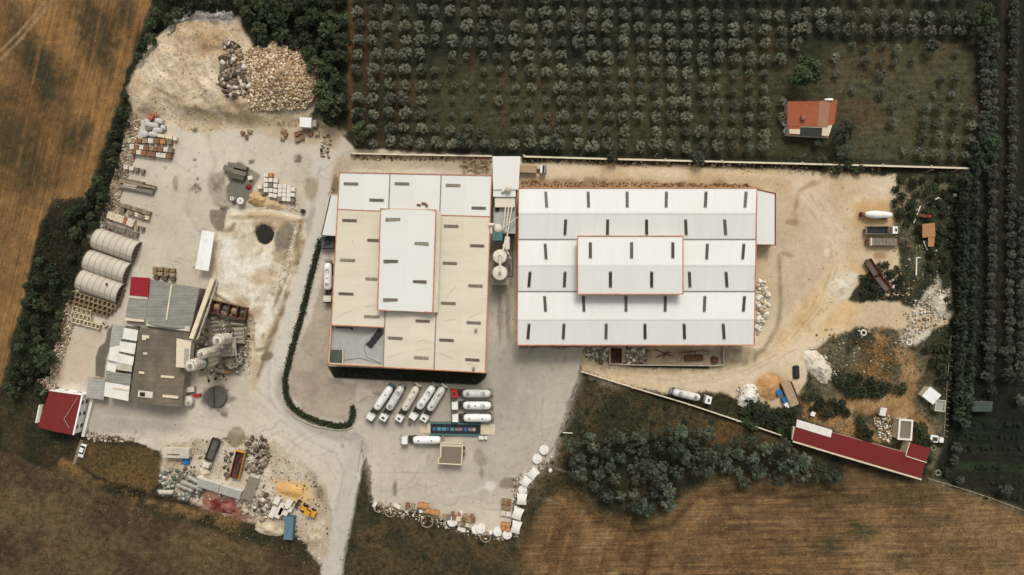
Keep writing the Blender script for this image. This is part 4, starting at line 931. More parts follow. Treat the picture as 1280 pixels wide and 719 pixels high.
# ------------------------------------------------------------------ yard details by the halls
r = thing('loading_pen', 'low walled pen with rusty scrap along the lower edge of the long white warehouse', 'pen', W(838, 445))
Ml = local(r); s = MB(Ml)
ring = [(762, 433), (762, 454), (790, 456), (888, 457), (904, 456), (904, 433)]
for p, q in zip(ring, ring[1:]): s.beam(W(*p, .7), W(*q, .7), .3, 1.4)
s.build('wall', M['concrete'], r)
s = MB(Ml); s.beam(W(788, 456.5, .3), W(886, 459, .3), .9, .5); s.build('ditch', M['weedy'], r)
r = thing('scrap_bin', 'rust-brown open bin of scrap at the left end of the low walled pen', 'scrap bin', W(770, 444.5))
s = MB(); s.box(-1.6, 1.6, -2.3, 2.3, 0, .15); s.box(-1.6, -1.45, -2.3, 2.3, .15, 1.5); s.box(1.45, 1.6, -2.3, 2.3, .15, 1.5); s.box(-1.45, 1.45, -2.3, -2.15, .15, 1.5); s.box(-1.45, 1.45, 2.15, 2.3, .15, 1.5); s.build('bin', M['rust'], r)
s = MB()
for k in range(14): s.cbox(random.uniform(-1, 1), random.uniform(-1.7, 1.7), .2, random.uniform(.3, 1.4), .2, random.uniform(.4, 1.2), random.uniform(0, 3))
s.build('scrap', M['dark_steel'], r)
for (x, y, l, lab) in ((866, 447.5, 5.4, 'thick brown rusty pipe lying in the low walled pen'), (876, 441, 3.6, 'short grey pipe lying above the thick brown pipe')):
    r = thing('steel_pipe', lab, 'pipe', W(x, y)); s = MB(); rr = .9 if l > 5 else .6; s.cyl((-l / 2, 0, rr), (l / 2, .1, rr), rr, n=18); s.build('tube', M['rust'] if l > 5 else M['cement_d'], r)
    s = MB(); s.torus((l / 2, .1, rr), rr * .9, .1, 16, 5, Matrix.Rotation(R(90), 4, 'Y')); s.build('flange', M['dark_steel'], r)
r = thing('drum', 'round brown drum beside the thick brown pipe in the pen', 'drum', W(892.5, 449.5)); s = MB(); s.cyl((0, 0, 0), (0, 0, 1.2), 1.05, n=20); s.build('body', M['rust'], r); s = MB(); s.torus((0, 0, 1.2), 1.0, .08, 20, 5); s.build('rim', M['dark_steel'], r)
for k, (a, b) in enumerate((((818, 437), (842, 446)), ((820, 447), (838, 440)), ((828, 448), (836, 440)), ((849, 441), (872, 439)))):
    s = MB(); s.beam(W(*a, .2 + .2 * k), W(*b, .2 + .2 * k), .3, .2)
    tag(s.build('steel_beam', M['rust']), ['rusty beam crossing the pen floor from upper left', 'rusty beam crossing under the first one in the pen', 'short rusty beam in the crossed heap on the pen floor', 'straight rusty beam pointing at the short grey pipe'][k], 'beam', 'beams on the pen floor')
# ------------------------------------------------------------------ old factory on the left
def quad(root, name, m, pts, h, hs=None, t=.2):
    """a roof sheet given by corners on the photograph (clockwise there) at one height or one per corner"""
    hs = hs or [h] * len(pts)
    P = [W(x, y, z) for (x, y), z in zip(pts, hs)]
    s = MB(local(root)); s.slab(P[::-1] if _cw(P) else P, t); return s.build(name, m, root)
def _cw(P): return sum(P[i].x * P[(i + 1) % len(P)].y - P[(i + 1) % len(P)].x * P[i].y for i in range(len(P))) < 0
def walls(root, name, m, pts, h, z0=-.2):
    P = [W(x, y, h) for x, y in pts]; q = [(p.x, p.y) for p in P]
    if _cw(P): q = q[::-1]
    s = MB(local(root)); s.prism(q, z0, h); return s.build(name, m, root)
r = thing('old_factory', 'old patchwork factory with a bright red square roof and white stepped sheets', 'factory', W(195, 430))
walls(r, 'wall', M['cement_d'], [(164, 348), (249, 361), (237, 413), (226, 507), (162, 500), (176, 408), (158, 405)], 4.6)
quad(r, 'red_roof', M['bright_red'], [(163.8, 346), (186.6, 347.4), (185, 371), (161.8, 369)], 6.2)
walls(r, 'red_roof_wall', M['wall'], [(164.4, 347), (186, 348.2), (184.5, 370.6), (162.4, 368.6)], 5.9, 4.6)
quad(r, 'roof_strip', M['asbestos_l'], [(161.6, 369.3), (184.8, 371.3), (184.4, 374.6), (161.4, 372.6)], 6.0)
quad(r, 'grey_roof', M['asbestos'], [(161, 373), (184.4, 375), (182, 399.5), (156.4, 397)], 5.8)
quad(r, 'roof_strip', M['block_cream'], [(156.2, 397.2), (180, 399.8), (179.6, 402.6), (155.8, 400.4)], 6.0)
quad(r, 'grey_roof', M['asbestos'], [(187.2, 349), (214.6, 354.4), (207, 408.5), (180, 404)], 6, [5.6, 7.4, 7.4, 5.6])
quad(r, 'grey_roof', M['asbestos'], [(214.9, 354.4), (249.6, 360), (238.4, 412), (207.3, 408.5)], 6, [7.4, 5.4, 5.4, 7.4])
s = MB(local(r)); s.beam(W(214.6, 356, 7.55), W(208, 400, 7.55), .45, .2); s.build('ridge_cap', M['block_cream'], r)
quad(r, 'roof_strip', M['asbestos_l'], [(184, 400.5), (238, 408.2), (237, 414.6), (182, 407)], 5.9)
quad(r, 'brown_roof', M['brown_roof'], [(175, 409), (200, 413), (192.5, 506), (161.6, 500.6)], 5.4, [5.0, 6.0, 6.0, 5.0])
quad(r, 'brown_roof', M['brown_roof'], [(200.2, 413), (236, 418.6), (227, 508.8), (192.7, 506)], 5.4, [6.0, 5.0, 5.0, 6.0])
for (x, y, w_, h_) in ((182, 421, 9, 4), (181.5, 442, 5, 2.6), (177, 466, 7, 3), (208.5, 471, 19, 3), (213, 496, 20, 3.4), (180, 424, 5, 2.6)):
    p = W(x, y, 5.8); s = MB(local(r)); s.cbox(p.x, p.y, 5.35, w_ * .24, h_ * .22, .5, -.1); s.build('roof_light', M['block_cream'], r)
p = W(182, 493, 5.8); s = MB(local(r)); s.cbox(p.x, p.y, 5.2, 4.4, 1.9, .75, -.08); o = s.build('open_roof_box', M['cement'], r); s = MB(local(r)); s.cbox(p.x - .9, p.y, 5.96, 1.6, 1.3, .02, -.08); s.build('opening', M['black'], o)
steps = [([(157, 407), (172.8, 409.6), (172, 412.4), (156.6, 409.8)], 'dark_conc', 4.6), ([(155, 410), (172.6, 412.8), (170.6, 426.4), (152.8, 423.6)], 'concrete_w', 5.2), ([(151, 424.4), (170.4, 427.2), (170.2, 429), (150.6, 426.2)], 'brown_roof', 4.9),
         ([(150, 426.6), (170, 429.6), (168, 443), (149, 439.4)], 'concrete_w', 5.1), ([(148.4, 440.4), (168, 443.6), (167.8, 446), (148, 442.6)], 'brown_roof', 4.85), ([(137.6, 434), (149.4, 432), (148.6, 441.8), (167.4, 446.4), (165.8, 457), (134.4, 450.4)], 'concrete_w', 5.0),
         ([(146, 452.2), (165, 456.6), (164.4, 465), (144.4, 462)], 'asbestos_l', 5.15), ([(134, 451), (146, 454), (144, 466), (133, 463)], 'concrete_w', 5.1), ([(133, 464), (164, 467.5), (162.4, 482), (131.8, 476.6)], 'asbestos', 4.95),
         ([(131.6, 477.4), (162.2, 482.6), (160.2, 501.4), (129.8, 495.2)], 'concrete_w', 5.1), ([(141, 484), (161, 487), (160.6, 489), (140.8, 486)], 'beige_wall', 5.3), ([(133, 449.5), (145, 452), (144.6, 455), (132.6, 452)], 'patch_grey', 5.25)]
for pts, mm, h in steps: quad(r, 'stepped_roof', M[mm], pts, h)
quad(r, 'awning', M['patch_grey'], [(141, 406), (155.6, 408), (152.4, 428), (149.6, 434), (137, 433.4)], 4.3)
walls(r, 'side_wall', M['cement_d'], [(140, 410), (155, 412), (150, 450), (146, 480), (160, 488), (159, 500), (131.5, 494.5), (134, 455)], 4.2)
# flat slab
r = thing('flat_shed', 'low flat grey slab roof between the red roofed white house and the patchwork factory', 'shed', W(119, 486))
quad(r, 'roof', M['patch_grey'], [(110.6, 472), (131.4, 475), (129.6, 500.2), (107.4, 496.4)], 3.2); walls(r, 'wall', M['cement_d'], [(111.4, 473), (130.6, 476), (128.8, 499), (108.4, 495.6)], 3.0)
# small white canvas roof
r = thing('white_canopy', 'bright white slanting canopy roof at the left edge of the pale settling basin', 'canopy', W(256, 313))
quad(r, 'sheet', M['white_tank'], [(252.4, 287.6), (268.4, 290.4), (260.6, 339), (244, 336)], 3.6, [3.9, 3.4, 3.4, 3.9], .12)
s = MB(local(r))
for x, y in ((253.6, 289.6), (267, 292), (259.6, 337), (245.4, 334.4)): s.beam(W(x, y, 0), W(x, y, 0) + Vector((0, .01, 3.3)), .16, .16)
s.build('post', M['steel'], r)

# ------------------------------------------------------------------ concrete plant
r = thing('belt_conveyor', 'long cream covered conveyor climbing diagonally down from the basin to the beige transfer house', 'conveyor', W(252, 390))
Ml = local(r)
a, b = W(266.5, 349, 1.2), W(239.5, 424, 8.2)
s = MB(Ml); s.beam(a, b, 1.3, .9); s.build('cover', M['beige_wall'], r)
s = MB(Ml); s.beam(a + Vector((1.3, -.4, -.4)), b + Vector((1.5, -.2, -.4)), .5, .25)
for t in (.2, .45, .7, .95):
    p = a.lerp(b, t); s.beam((p.x, p.y, 0), (p.x, p.y + .02, p.z - .4), .2, .2); s.beam((p.x + 1.4, p.y - .4, 0), (p.x + 1.4, p.y - .38, p.z - .6), .2, .2)
s.build('trestle', M['cement_d'], r)
r = thing('belt_conveyor', 'shorter open conveyor running beside the long cream covered conveyor', 'conveyor', W(250, 402))
Ml = local(r); a, b = W(262, 383, 1.2), W(242, 428, 6.4)
s = MB(Ml); s.beam(a, b, .7, .3); s.build('belt', M['dark_conc'], r)
s = MB(Ml); s.beam(a + Vector((-.5, -.1, .1)), b + Vector((-.5, -.1, .1)), .16, .4); s.beam(a + Vector((.5, .1, .1)), b + Vector((.5, .1, .1)), .16, .4)
for t in (.1, .5, .9): p = a.lerp(b, t); s.beam((p.x, p.y, 0), (p.x, p.y + .02, p.z - .3), .2, .2)
s.build('frame', M['cement'], r)
r = thing('transfer_house', 'beige raised box with notched roof where the conveyors end', 'plant house', W(229, 442))
walls(r, 'wall', M['cement'], [(222, 425), (237.5, 427), (235, 459), (221, 458)], 7.6, 4.4); quad(r, 'roof', M['block_cream'], [(220.8, 423), (228, 424.6), (231, 427), (239, 427), (236, 460), (219.8, 459)], 8.0)
quad(r, 'roof_patch', M['patch_grey'], [(230.6, 436), (236, 436), (234.4, 455), (229.8, 455)], 8.2, None, .12)
s = MB(local(r))
for x, y in ((222, 427), (236, 430), (234, 457), (222, 456)): p = W(x, y, 7.6); s.beam((p.x, p.y, 0), (p.x, p.y + .01, 4.4), .3, .3)
s.build('post', M['cement_d'], r)
for k, (x, y, h, rad, lab) in enumerate(((270.8, 425.5, 12.5, 1.75, 'shortest pale cement silo, uppermost of the three leaning over the batching plant'), (250.5, 443, 16.5, 1.5, 'middle pale ribbed cement silo of the three at the batching plant'), (236.5, 457.5, 20.5, 1.75, 'tallest pale cement silo with a green band, lowest of the three'))):
    p = W(x, y, h); r = thing('cement_silo', lab, 'silo', (p.x, p.y, 0), 0, 'cement silos at the batching plant')
    s = MB(); s.lathe((0, 0, 2.6), (0, 0, 1), [(0, .35), (2.4, rad), (h - 3.6, rad), (h - 3.1, rad * .8), (h - 2.7, .4), (h - 2.6, .3)], 22); s.build('tank', M['cement'], r)
    s = MB()
    for zz in np.arange(6, h - 1.4, 1.9): s.torus((0, 0, float(zz)), rad, .07, 22, 5)
    s.build('ring', M['cement_d'], r)
    s = MB()
    for a in range(4): an = a * math.pi / 2 + .7; s.beam((rad * .8 * math.cos(an), rad * .8 * math.sin(an), 0), (rad * .8 * math.cos(an), rad * .8 * math.sin(an) + .01, 5.4), .2, .2)
    s.build('leg', M['cement_d'], r)
    s = MB(); s.torus((0, 0, h - .1), rad * .9, .05, 20, 5); s.cbox(.2, .1, h - .2, .8, .8, .9, .4)
    for a in range(7): an = a * .9; s.cyl((rad * .9 * math.cos(an), rad * .9 * math.sin(an), h - .9), (rad * .9 * math.cos(an), rad * .9 * math.sin(an), h - .1), .04, n=5)
    s.build('top_rail', M['steel'], r)
    if k == 2: s = MB(); s.lathe((0, 0, 12.0), (0, 0, 1), [(0, rad + .04), (1.3, rad + .04)], 22); s.build('green_band', M['teal'], r)
    s = MB(); s.cyl((rad + .25, 0, 1), (rad + .25, 0, h - 1), .1, n=6); s.build('fill_pipe', M['steel'], r)
r = thing('aggregate_bins', 'row of open rusty brown bins across the top of the batching plant', 'bins', W(284, 386), R(-13))
s = MB(); L_ = 13.8; s.box(-L_ / 2, L_ / 2, -2.0, -1.8, 0, 2.6); s.box(-L_ / 2, L_ / 2, 1.8, 2.0, 0, 2.6)
for k in range(6): s.box(-L_ / 2 + k * (L_ - .25) / 5, -L_ / 2 + k * (L_ - .25) / 5 + .25, -1.79, 1.79, 0, 2.7)
s.build('bin_wall', M['rust'], r)
for k in range(5):
    cx = -L_ / 2 + (k + .5) * L_ / 5; s = MB(); s.lathe((cx, 0, .2), (0, 0, 1), [(0, 1.2), (1.0, 1.1), (1.7, .1)], 10); s.build('aggregate', M['block_tan' if k % 2 else 'dark_conc'], r)
s = MB(); s.box(-L_ / 2 - .2, L_ / 2 + .2, 2.02, 2.25, 2.3, 2.75); s.build('timber', M['wood'], r)
r = thing('mixer_tower', 'dusty grey open platform with machines right of the shortest cement silo', 'mixer', W(292, 432), R(4))
s = MB(); s.box(-2.2, 2.4, -2.8, 2.8, 4.0, 4.2)
for x in (-2, 2.2):
    for y in (-2.6, 2.6): s.box(x - .12, x + .12, y - .12, y + .12, 0, 4)
s.build('deck', M['cement'], r)
s = MB(); s.box(-1.2, 1.2, .4, 2.4, 4.21, 5.8); s.cyl((-1, -1.2, 5), (1.4, -1.2, 5), .9, n=14); s.box(1.5, 2.1, -2.2, -.4, 4.21, 5.0); s.build('drum_mixer', M['cement_d'], r)
s = MB()
for (a, b) in (((-2.2, -2.8), (2.4, -2.8)), ((2.4, -2.8), (2.4, 2.8)), ((2.4, 2.8), (-2.2, 2.8))): s.beam((*a, 5.1), (*b, 5.1), .07, .07); s.beam((*a, 4.6), (*b, 4.6), .05, .05)
s.build('railing', M['steel'], r)
for (x, y, l, w_, h, ang, mm, nm, lab) in ((268, 402, 2.6, 9, .5, 8, 'dark_conc', 'ramp', 'grey sunken concrete lane left of the dark pit in the plant'), (298, 420, 3, 5.2, 2.0, 3, 'cement_d', 'switch_cabin', 'brownish machine block right of the mixer platform'), (246, 408, 2, 7, 1.6, -18, 'dark_conc', 'hopper', 'dark hopper trough under the long cream conveyor'), (291, 452, 5.4, 3.0, 1.2, 10, 'block_grey', 'loading_deck', 'slatted grey deck right of the tallest cement silo'), (297, 402, 4.4, 3, .8, -6, 'dark_conc', 'concrete_plinth', 'grey slab at the right side of the dark plant pit'), (279, 392, 2, 2, 1.4, 0, 'steel', 'pump', 'pale pump block just below the brown bins'), (286, 396, 2, 1.5, 1.1, 20, 'steel', 'pump', 'second pale pump block, nearer the dark pit')):
    p = W(x, y, h); r = thing(nm, lab, nm.replace('_', ' '), (p.x, p.y, 0), R(ang))
    s = MB(); s.box(-l / 2, l / 2, -w_ / 2, w_ / 2, 0, h * .7); s.box(-l / 2 + .15, l / 2 - .15, -w_ / 2 + .15, w_ / 2 - .15, h * .7, h * .8); s.build('base', M[mm], r)
    s = MB(); n = max(2, int(w_ / 1.2))
    for k in range(n): s.box(-l / 2 + .2, l / 2 - .2, -w_ / 2 + (k + .3) * w_ / n, -w_ / 2 + (k + .62) * w_ / n, h * .8, h)
    s.build('grating', M['cement_d'], r)
s = MB()
for k in range(26):
    p = W(random.uniform(286, 302), random.uniform(440, 458)); s.torus((p.x, p.y, random.uniform(.2, 1.0)), random.uniform(.5, 1.0), .12, 14, 5, Matrix.Rotation(random.uniform(-.6, .6), 4, 'X') @ Matrix.Rotation(random.uniform(-.6, .6), 4, 'Y'))
stuff(s.build('hose_tangle', M['cement']), 'tangle of pale hoses and rings heaped below the mixer platform', 'hoses')
r = thing('control_tank', 'small round white tank on the ground near the lower end of the brown roof', 'tank', W(238, 500))
s = MB(); s.lathe((0, 0, 0), (0, 0, 1), [(0, 1.6), (2.0, 1.6), (2.5, .9), (2.6, .2)], 18); s.build('body', M['cement'], r); s = MB(); s.cbox(.5, -.4, 2.3, .5, .5, .5); s.build('lid', M['steel'], r)
r = thing('site_cabin', 'small grey machine cabin above the small round white tank', 'cabin', W(240, 486), R(5)); s = MB(); s.box(-1.4, 1.4, -.7, .7, 0, 1.8); s.build('body', M['cement_d'], r); s = MB(); s.box(-1.5, 1.5, -.8, .8, 1.81, 1.95); s.build('roof', M['cement'], r)
r = thing('red_pump', 'small red pump right of the small round white tank', 'pump', W(248, 494), R(10)); s = MB(); s.box(-.9, .9, -.4, .4, .2, .9); s.cyl((-.9, 0, .6), (-1.5, 0, .6), .25); s.build('body', M['red_paint'], r); s = MB(); s.box(-1, 1, -.5, .5, 0, .2); s.build('skid', M['dark_steel'], r)
r = thing('compressor', 'grey machine with orange lamps below the mixer platform', 'compressor', W(277, 463), R(-10)); s = MB(); s.box(-1.6, 1.4, -.6, .6, .3, 1.3); s.cyl((-1, .9, .5), (.8, .9, .5), .35); s.build('body', M['cement_d'], r); s = MB(); s.box(1.5, 2.2, -.5, .2, 0, .8); s.build('orange_box', M['orange_bag'], r)
r = thing('dark_slurry_tank', 'round dark grey settling tank with stained rim below the batching plant', 'tank', W(270.5, 496))
s = MB(); s.lathe((0, 0, 0), (0, 0, 1), [(0, 3.4), (.7, 3.3), (.9, 2.9), (.75, 2.6), (.8, .1)], 26); s.build('basin', M['dark_conc'], r)
s = MB(); s.beam((-.2, -3, 1.0), (-.5, 3.0, 1.0), .2, .15)
s.build('rake_arm', M['dark_steel'], r)

# ------------------------------------------------------------------ three vaulted tents
def vault(pA, pB, pC, pD, lab, proto=None):
    """pA back left, pB back right, pC front right, pD front left on the photograph"""
    base = (W(*pA, 1.5) + W(*pB, 1.5) + W(*pC, 1.5) + W(*pD, 1.5)) / 4
    ax = (W(*pB, 1) - W(*pA, 1) + W(*pC, 1) - W(*pD, 1)) / 2; ang = math.atan2(ax.y, ax.x); L_ = ax.length
    r = thing('vaulted_tent', lab, 'tent', (base.x, base.y, 0), ang, 'vaulted tents beside the scrub')
    w_ = 7.0; rise = 3.5; n = 14; segs = 7
    s = MB()
    prof = [(math.cos(math.pi * k / n) * w_ / 2, math.sin(math.pi * k / n) ** .8 * rise) for k in range(n + 1)]
    vs = []; fs = []
    xs = np.linspace(-L_ / 2, L_ / 2, segs * 2 + 1)
    for i, x in enumerate(xs):
        sag = .0 if i % 2 == 0 else -.035
        for (y, z) in prof: vs.append((x, y * (1 + sag * .3), z * (1 + sag)))
    m_ = n + 1
    for i in range(len(xs) - 1):
        for k in range(n): fs.append((i * m_ + k, (i + 1) * m_ + k, (i + 1) * m_ + k + 1, i * m_ + k + 1))
    s.add(vs, fs); so = s.build('cover', M['vault'], r); so.data.shade_smooth()
    sm = so.modifiers.new('thick', 'SOLIDIFY'); sm.thickness = .06
    for i in range(segs + 1):
        x = -L_ / 2 + L_ * i / segs; s = MB()
        for k in range(n): (y0, z0), (y1, z1) = prof[k], prof[k + 1]; s.beam((x, y0 * 1.005, z0 + .03), (x, y1 * 1.005, z1 + .03), .12, .08)
        s.build('hoop', M['cement_d'], r)
    s = MB()
    s.beam((-L_ / 2, -1.5, 3.27), (L_ / 2, -1.5, 3.27), .08, .08); s.build('purlin', M['cement_d'], r)
    s = MB(); vs = [(L_ / 2 - .3, y * .98, z * .98) for y, z in prof]; s.add(vs, [tuple(range(len(vs)))]); s.build('end_sheet', M['vault_in'], r)
    s = MB()
    for k in range(5): s.beam((L_ / 2 - .2, -2.4 + k * 1.2, 0), (L_ / 2 - .2, -2.4 + k * 1.2 + .01, 2.4), .14, .14)
    s.build('end_frame', M['cement_d'], r)
    return r
vault((124.5, 286.3), (174, 303), (166, 328.5), (113.5, 309), 'uppermost of the three dirty cream vaulted tents')
vault((112, 313.6), (162.5, 330), (156, 354.5), (105, 336), 'middle one of the three dirty cream vaulted tents')
v3 = vault((104, 339), (154.7, 355.5), (146.5, 379), (95.6, 359.6), 'lowest of the three vaulted tents, torn near its top edge')
s = MB(); s.add([(2.2, 1.6, 3.4), (3.4, 1.0, 3.62), (3.0, 1.7, 3.42), (2.7, 2.3, 3.2)], [(0, 1, 2, 3)]); s.build('tear', M['black'], v3)

# ------------------------------------------------------------------ red roofed white house and its neighbours
def gable_house():
    r = thing('white_house', 'white house with a deep red hipped metal roof at the left edge of the yard', 'house', W(80, 515))
    Ml = local(r); h1, h2 = 4.6, 6.0
    top = [(62.5, 488.5), (102.6, 494), (91.4, 543), (49, 533)]
    P = [W(x, y, h1) for x, y in top]
    s = MB(Ml); s.prism([(p.x, p.y) for p in P][::-1], -.2, h1); s.build('wall', M['house_wall'], r)
    for (a, b, ts) in ((P[1], P[2], (.2, .5, .82)), (P[0], P[1], (.3, .72))):
        d = (b - a).normalized(); n = Vector((-d.y, d.x, 0)); ang = math.atan2(d.y, d.x)
        for t in ts:
            q = a.lerp(b, t) + n * .03
            for z in (.9, 3.0):
                s = MB(Ml); s.cbox(q.x, q.y, z, 1.5, .12, 1.2, ang); wi = s.build('window', M['white_paint'], r)
                s = MB(Ml); s.cbox(q.x + n.x * .06, q.y + n.y * .06, z + .12, 1.2, .1, .96, ang); s.build('pane', M['glass'], wi)
    A, B_, C_, D = [(61.8, 488.6), (101.4, 494.2), (90.4, 543.6), (47.6, 533.6)]
    mA, mD = (73.5, 490.6), (66.8, 539.4)
    e = h1 + .15
    for pts, hs in (([A, mA, mD, D], [e, h2, h2, e]), ([mA, B_, C_, mD], [h2, e, e, h2])):
        Pq = [W(x, y, z) for (x, y), z in zip(pts, hs)]
        s = MB(Ml); s.slab(Pq[::-1], .15); s.build('roof', M['red_roof'], r)
    s = MB(Ml)
    for a, b in (((97, 497), (80, 524)), ((80, 524), (87, 536))): s.cyl(W(*a, 5.9 if a[0] < 90 else 5.1), W(*b, 5.9 if b[0] < 85 else 5.4), .06, n=5)
    s.build('cable', M['concrete'], r)
    s = MB(Ml); a, b = W(102.9, 494.5, h1 - .1), W(91.6, 543.5, h1 - .1); s.beam(a, b, .5, .3); a, b = W(62.3, 488, h1 - .1), W(102.6, 493.6, h1 - .1); s.beam(a, b, .5, .3); s.build('eaves', M['house_wall'], r)
    p0, p1 = W(113.5, 497, 1.0), W(101.5, 546, 1.0); s = MB(Ml); s.beam((p0.x + .4, p0.y, .5), (p1.x + .4, p1.y, .5), .9, 1.0); s.build('terrace', M['concrete_w'], r)
gable_house()
r = thing('water_tank', 'rounded white water tank above the left corner of the red roofed white house', 'tank', W(54, 489), R(10))
s = MB(); s.lathe((-1.7, 0, 1.1), (1, 0, 0), [(0, .3), (.3, .9), (.8, 1.15), (2.6, 1.15), (3.1, .9), (3.4, .3)], 16); s.build('shell', M['white_tank'], r, smooth=True); s = MB(); s.box(-1.2, -.9, -.9, .9, 0, .4); s.box(.9, 1.2, -.9, .9, 0, .4); s.build('cradle', M['dark_steel'], r)
r = thing('low_wall', 'short white wall along the left side of the red roofed white house', 'wall', W(50, 516)); s = MB(local(r)); s.beam(W(52, 506, .8), W(47.5, 528, .8), .7, 1.6); s.build('body', M['concrete_w'], r)
s = MB(local(r)); s.beam(W(52, 506, 1.65), W(47.5, 528, 1.65), .8, .08); s.build('coping', M['concrete'], r)
s = MB(); s.beam(W(102.5, 550, .12), W(92.5, 580, .12), 1.0, .14); tag(s.build('concrete_ramp', M['block_grey']), 'narrow grey concrete strip beside the white car below the red roofed house', 'ramp')

# ------------------------------------------------------------------ vehicles
def wheel_mesh(rad=.5, w=.35):
    s = MB(); s.lathe((0, -w / 2, 0), (0, 1, 0), [(0, rad * .8), (.05, rad), (w - .05, rad), (w, rad * .8)], 16); return s
def add_wheels(root, xs, half, rad=.5, w=.35):
    first = None
    for x in xs:
        for sy in (-1, 1):
            if first is None:
                first = wheel_mesh(rad, w).build('wheel', M['rubber'], root); o = first
                h = MB(); h.cyl((0, -w / 2 - .02, 0), (0, w / 2 + .02, 0), rad * .45, n=10); h.build('rim', M['steel'], o)
            else: o = copy_tree(first, root)
            o.location = (x, sy * half, rad)
def cab(root, x0, x1, mm, top=3.3, wide=2.45, vent=True):
    hw = wide / 2
    s = MB()
    s.add([(x0, -hw, .7), (x1, -hw, .7), (x1, hw, .7), (x0, hw, .7), (x0 + .05, -hw + .06, top), (x1 - .35, -hw + .1, top - .12), (x1 - .35, hw - .1, top - .12), (x0 + .05, hw - .06, top),
           (x1, -hw, 1.9), (x1, hw, 1.9)],
          [(3, 2, 1, 0), (0, 1, 8, 5, 4), (1, 2, 9, 8), (2, 3, 7, 6, 9), (3, 0, 4, 7), (4, 5, 6, 7), (8, 9, 6, 5)])
    c_ = s.build('cab', mm, root, bevel=.05)
    s = MB(); s.add([(x1 - .01, -hw + .12, 1.98), (x1 - .01, hw - .12, 1.98), (x1 - .32, hw - .2, top - .22), (x1 - .32, -hw + .2, top - .22), (x1 + .05, -hw + .12, 1.98), (x1 + .05, hw - .12, 1.98), (x1 - .26, hw - .2, top - .22), (x1 - .26, -hw + .2, top - .22)], [(0, 1, 2, 3), (7, 6, 5, 4), (0, 4, 5, 1), (1, 5, 6, 2), (2, 6, 7, 3), (3, 7, 4, 0)]); s.build('windscreen', M['glass'], c_)
    s = MB(); s.box(x1 - 1.15, x1 - .45, -hw - .03, hw + .03, 2.0, 2.7); s.build('side_window', M['glass'], c_)
    s = MB(); s.box(x1 - .25, x1 + .02, -hw - .35, -hw - .08, 2.0, 2.7); s.box(x1 - .25, x1 + .02, hw + .08, hw + .35, 2.0, 2.7); s.build('mirror', M['black'], c_)
    s = MB(); s.box(x1 - .02, x1 + .14, -hw, hw, .45, .95); s.build('bumper', M['dark_steel'], root)
    if vent: s = MB(); s.box(x0 + .75, x0 + 1.3, -.45, .45, top - .06, top + .06); s.build('roof_hatch', M['black'], c_)
    return c_
def tanker(px, py, deg, lab, cabm='white_paint', style=0, frame='steel', Lt=8.4, rad=1.2):
    p = W(px, py, 1.6); r = thing('tanker_truck', lab, 'tanker truck', (p.x, p.y, 0), R(deg), 'bulk cement tanker trucks')
    cab(r, 4.35, 6.6, M[cabm], vent=style in (1, 2, 4))
    s = MB(); s.box(-6.0, 6.3, -.5, -.32, .75, 1.05); s.box(-6.0, 6.3, .32, .5, .75, 1.05)
    for x in (-5.8, -4, -2, 0, 2, 3.6, 5): s.box(x, x + .15, -.32, .32, .78, 1.0)
    s.build('chassis', M['dark_steel'], r)
    s = MB(); s.cyl((1.6, 0, 1.05), (1.6, 0, 1.3), .55, n=16); s.box(3.4, 4.2, -1.1, -.5, .6, 1.9); s.box(3.0, 4.1, .55, 1.15, .55, 1.3); s.cyl((3.9, -1.0, 1.3), (3.9, -1.0, 3.2), .1, n=8); s.box(2.7, 3.5, -.5, .5, 1.06, 1.5); s.build('coupling_gear', M['dark_steel'], r)
    x0 = -5.75; x1 = x0 + Lt
    prof = [(0, rad * .55), (.12, rad * .72), (.5, rad * .9), (1.0, rad), (Lt * .5, rad * 1.02), (Lt - 1.0, rad), (Lt - .45, rad * .88), (Lt - .12, rad * .62), (Lt, rad * .3)]
    s = MB(); s.lathe((x0, 0, 2.15), (1, 0, 0), prof, 26); t = s.build('tank', M[('white_tank', 'tank_grey', 'tank_cream', 'white_tank', 'tank_grey')[style]], r); t.data.shade_smooth()
    s = MB(); hx = {0: (-3, 1), 1: (-3.6, .9, 1.3), 2: (-4, -1.4, 1.0), 3: (-3.4, -1, 1), 4: (-3.4, -2.9, .9, 1.3)}[style]
    for x in hx: s.cyl((x, 0, 2.15 + rad - .02), (x, 0, 2.15 + rad + .12), .28, n=14)
    s.build('hatch', M['steel'], t)
    if style in (1, 3): [(lambda q: (q.torus((hx_, 0, 2.15 + rad + .04), rr_, .06, 18, 5), q.build('guard_ring', M['dark_steel'], t)))(MB()) for hx_, rr_ in ((hx[0] + .2, .62), (hx[-1], .5))]
    if style in (2, 4): s = MB(); s.box(-4.4, 1.2, .34, .42, 2.15 + rad - .06, 2.15 + rad + .03); s.build('walkway', M['steel'], t)
    s = MB(); s.box(-6.6, -5.8, -1.1, 1.1, 1.0, 1.12)
    for y in (-1.0, 0, 1.0): s.box(-6.6, -6.5, y - .05, y + .05, 1.1, 2.6)
    s.box(-6.6, -6.5, -1.05, 1.05, 2.6, 2.7); s.box(-6.6, -5.9, -.5, .5, 1.2, 2.0); s.build('rear_frame', M[frame], r)
    s = MB()
    for sy in (-1, 1): s.box(-5.9, -2.2, sy * .78 - .2, sy * .78 + .2, 1.08, 1.2); s.box(1.7, 3.3, sy * .9 - .2, sy * .9 + .2, 1.1, 1.2)
    s.build('mudguard', M['dark_steel'], r)
    add_wheels(r, (5.5, 2.4, -2.7, -3.95, -5.2), 1.0)
    return r
def between(a, b): (ax, ay), (bx, by) = a, b; return (ax + bx) / 2, (ay + by) / 2, math.degrees(math.atan2(-(ay - by), ax - bx))
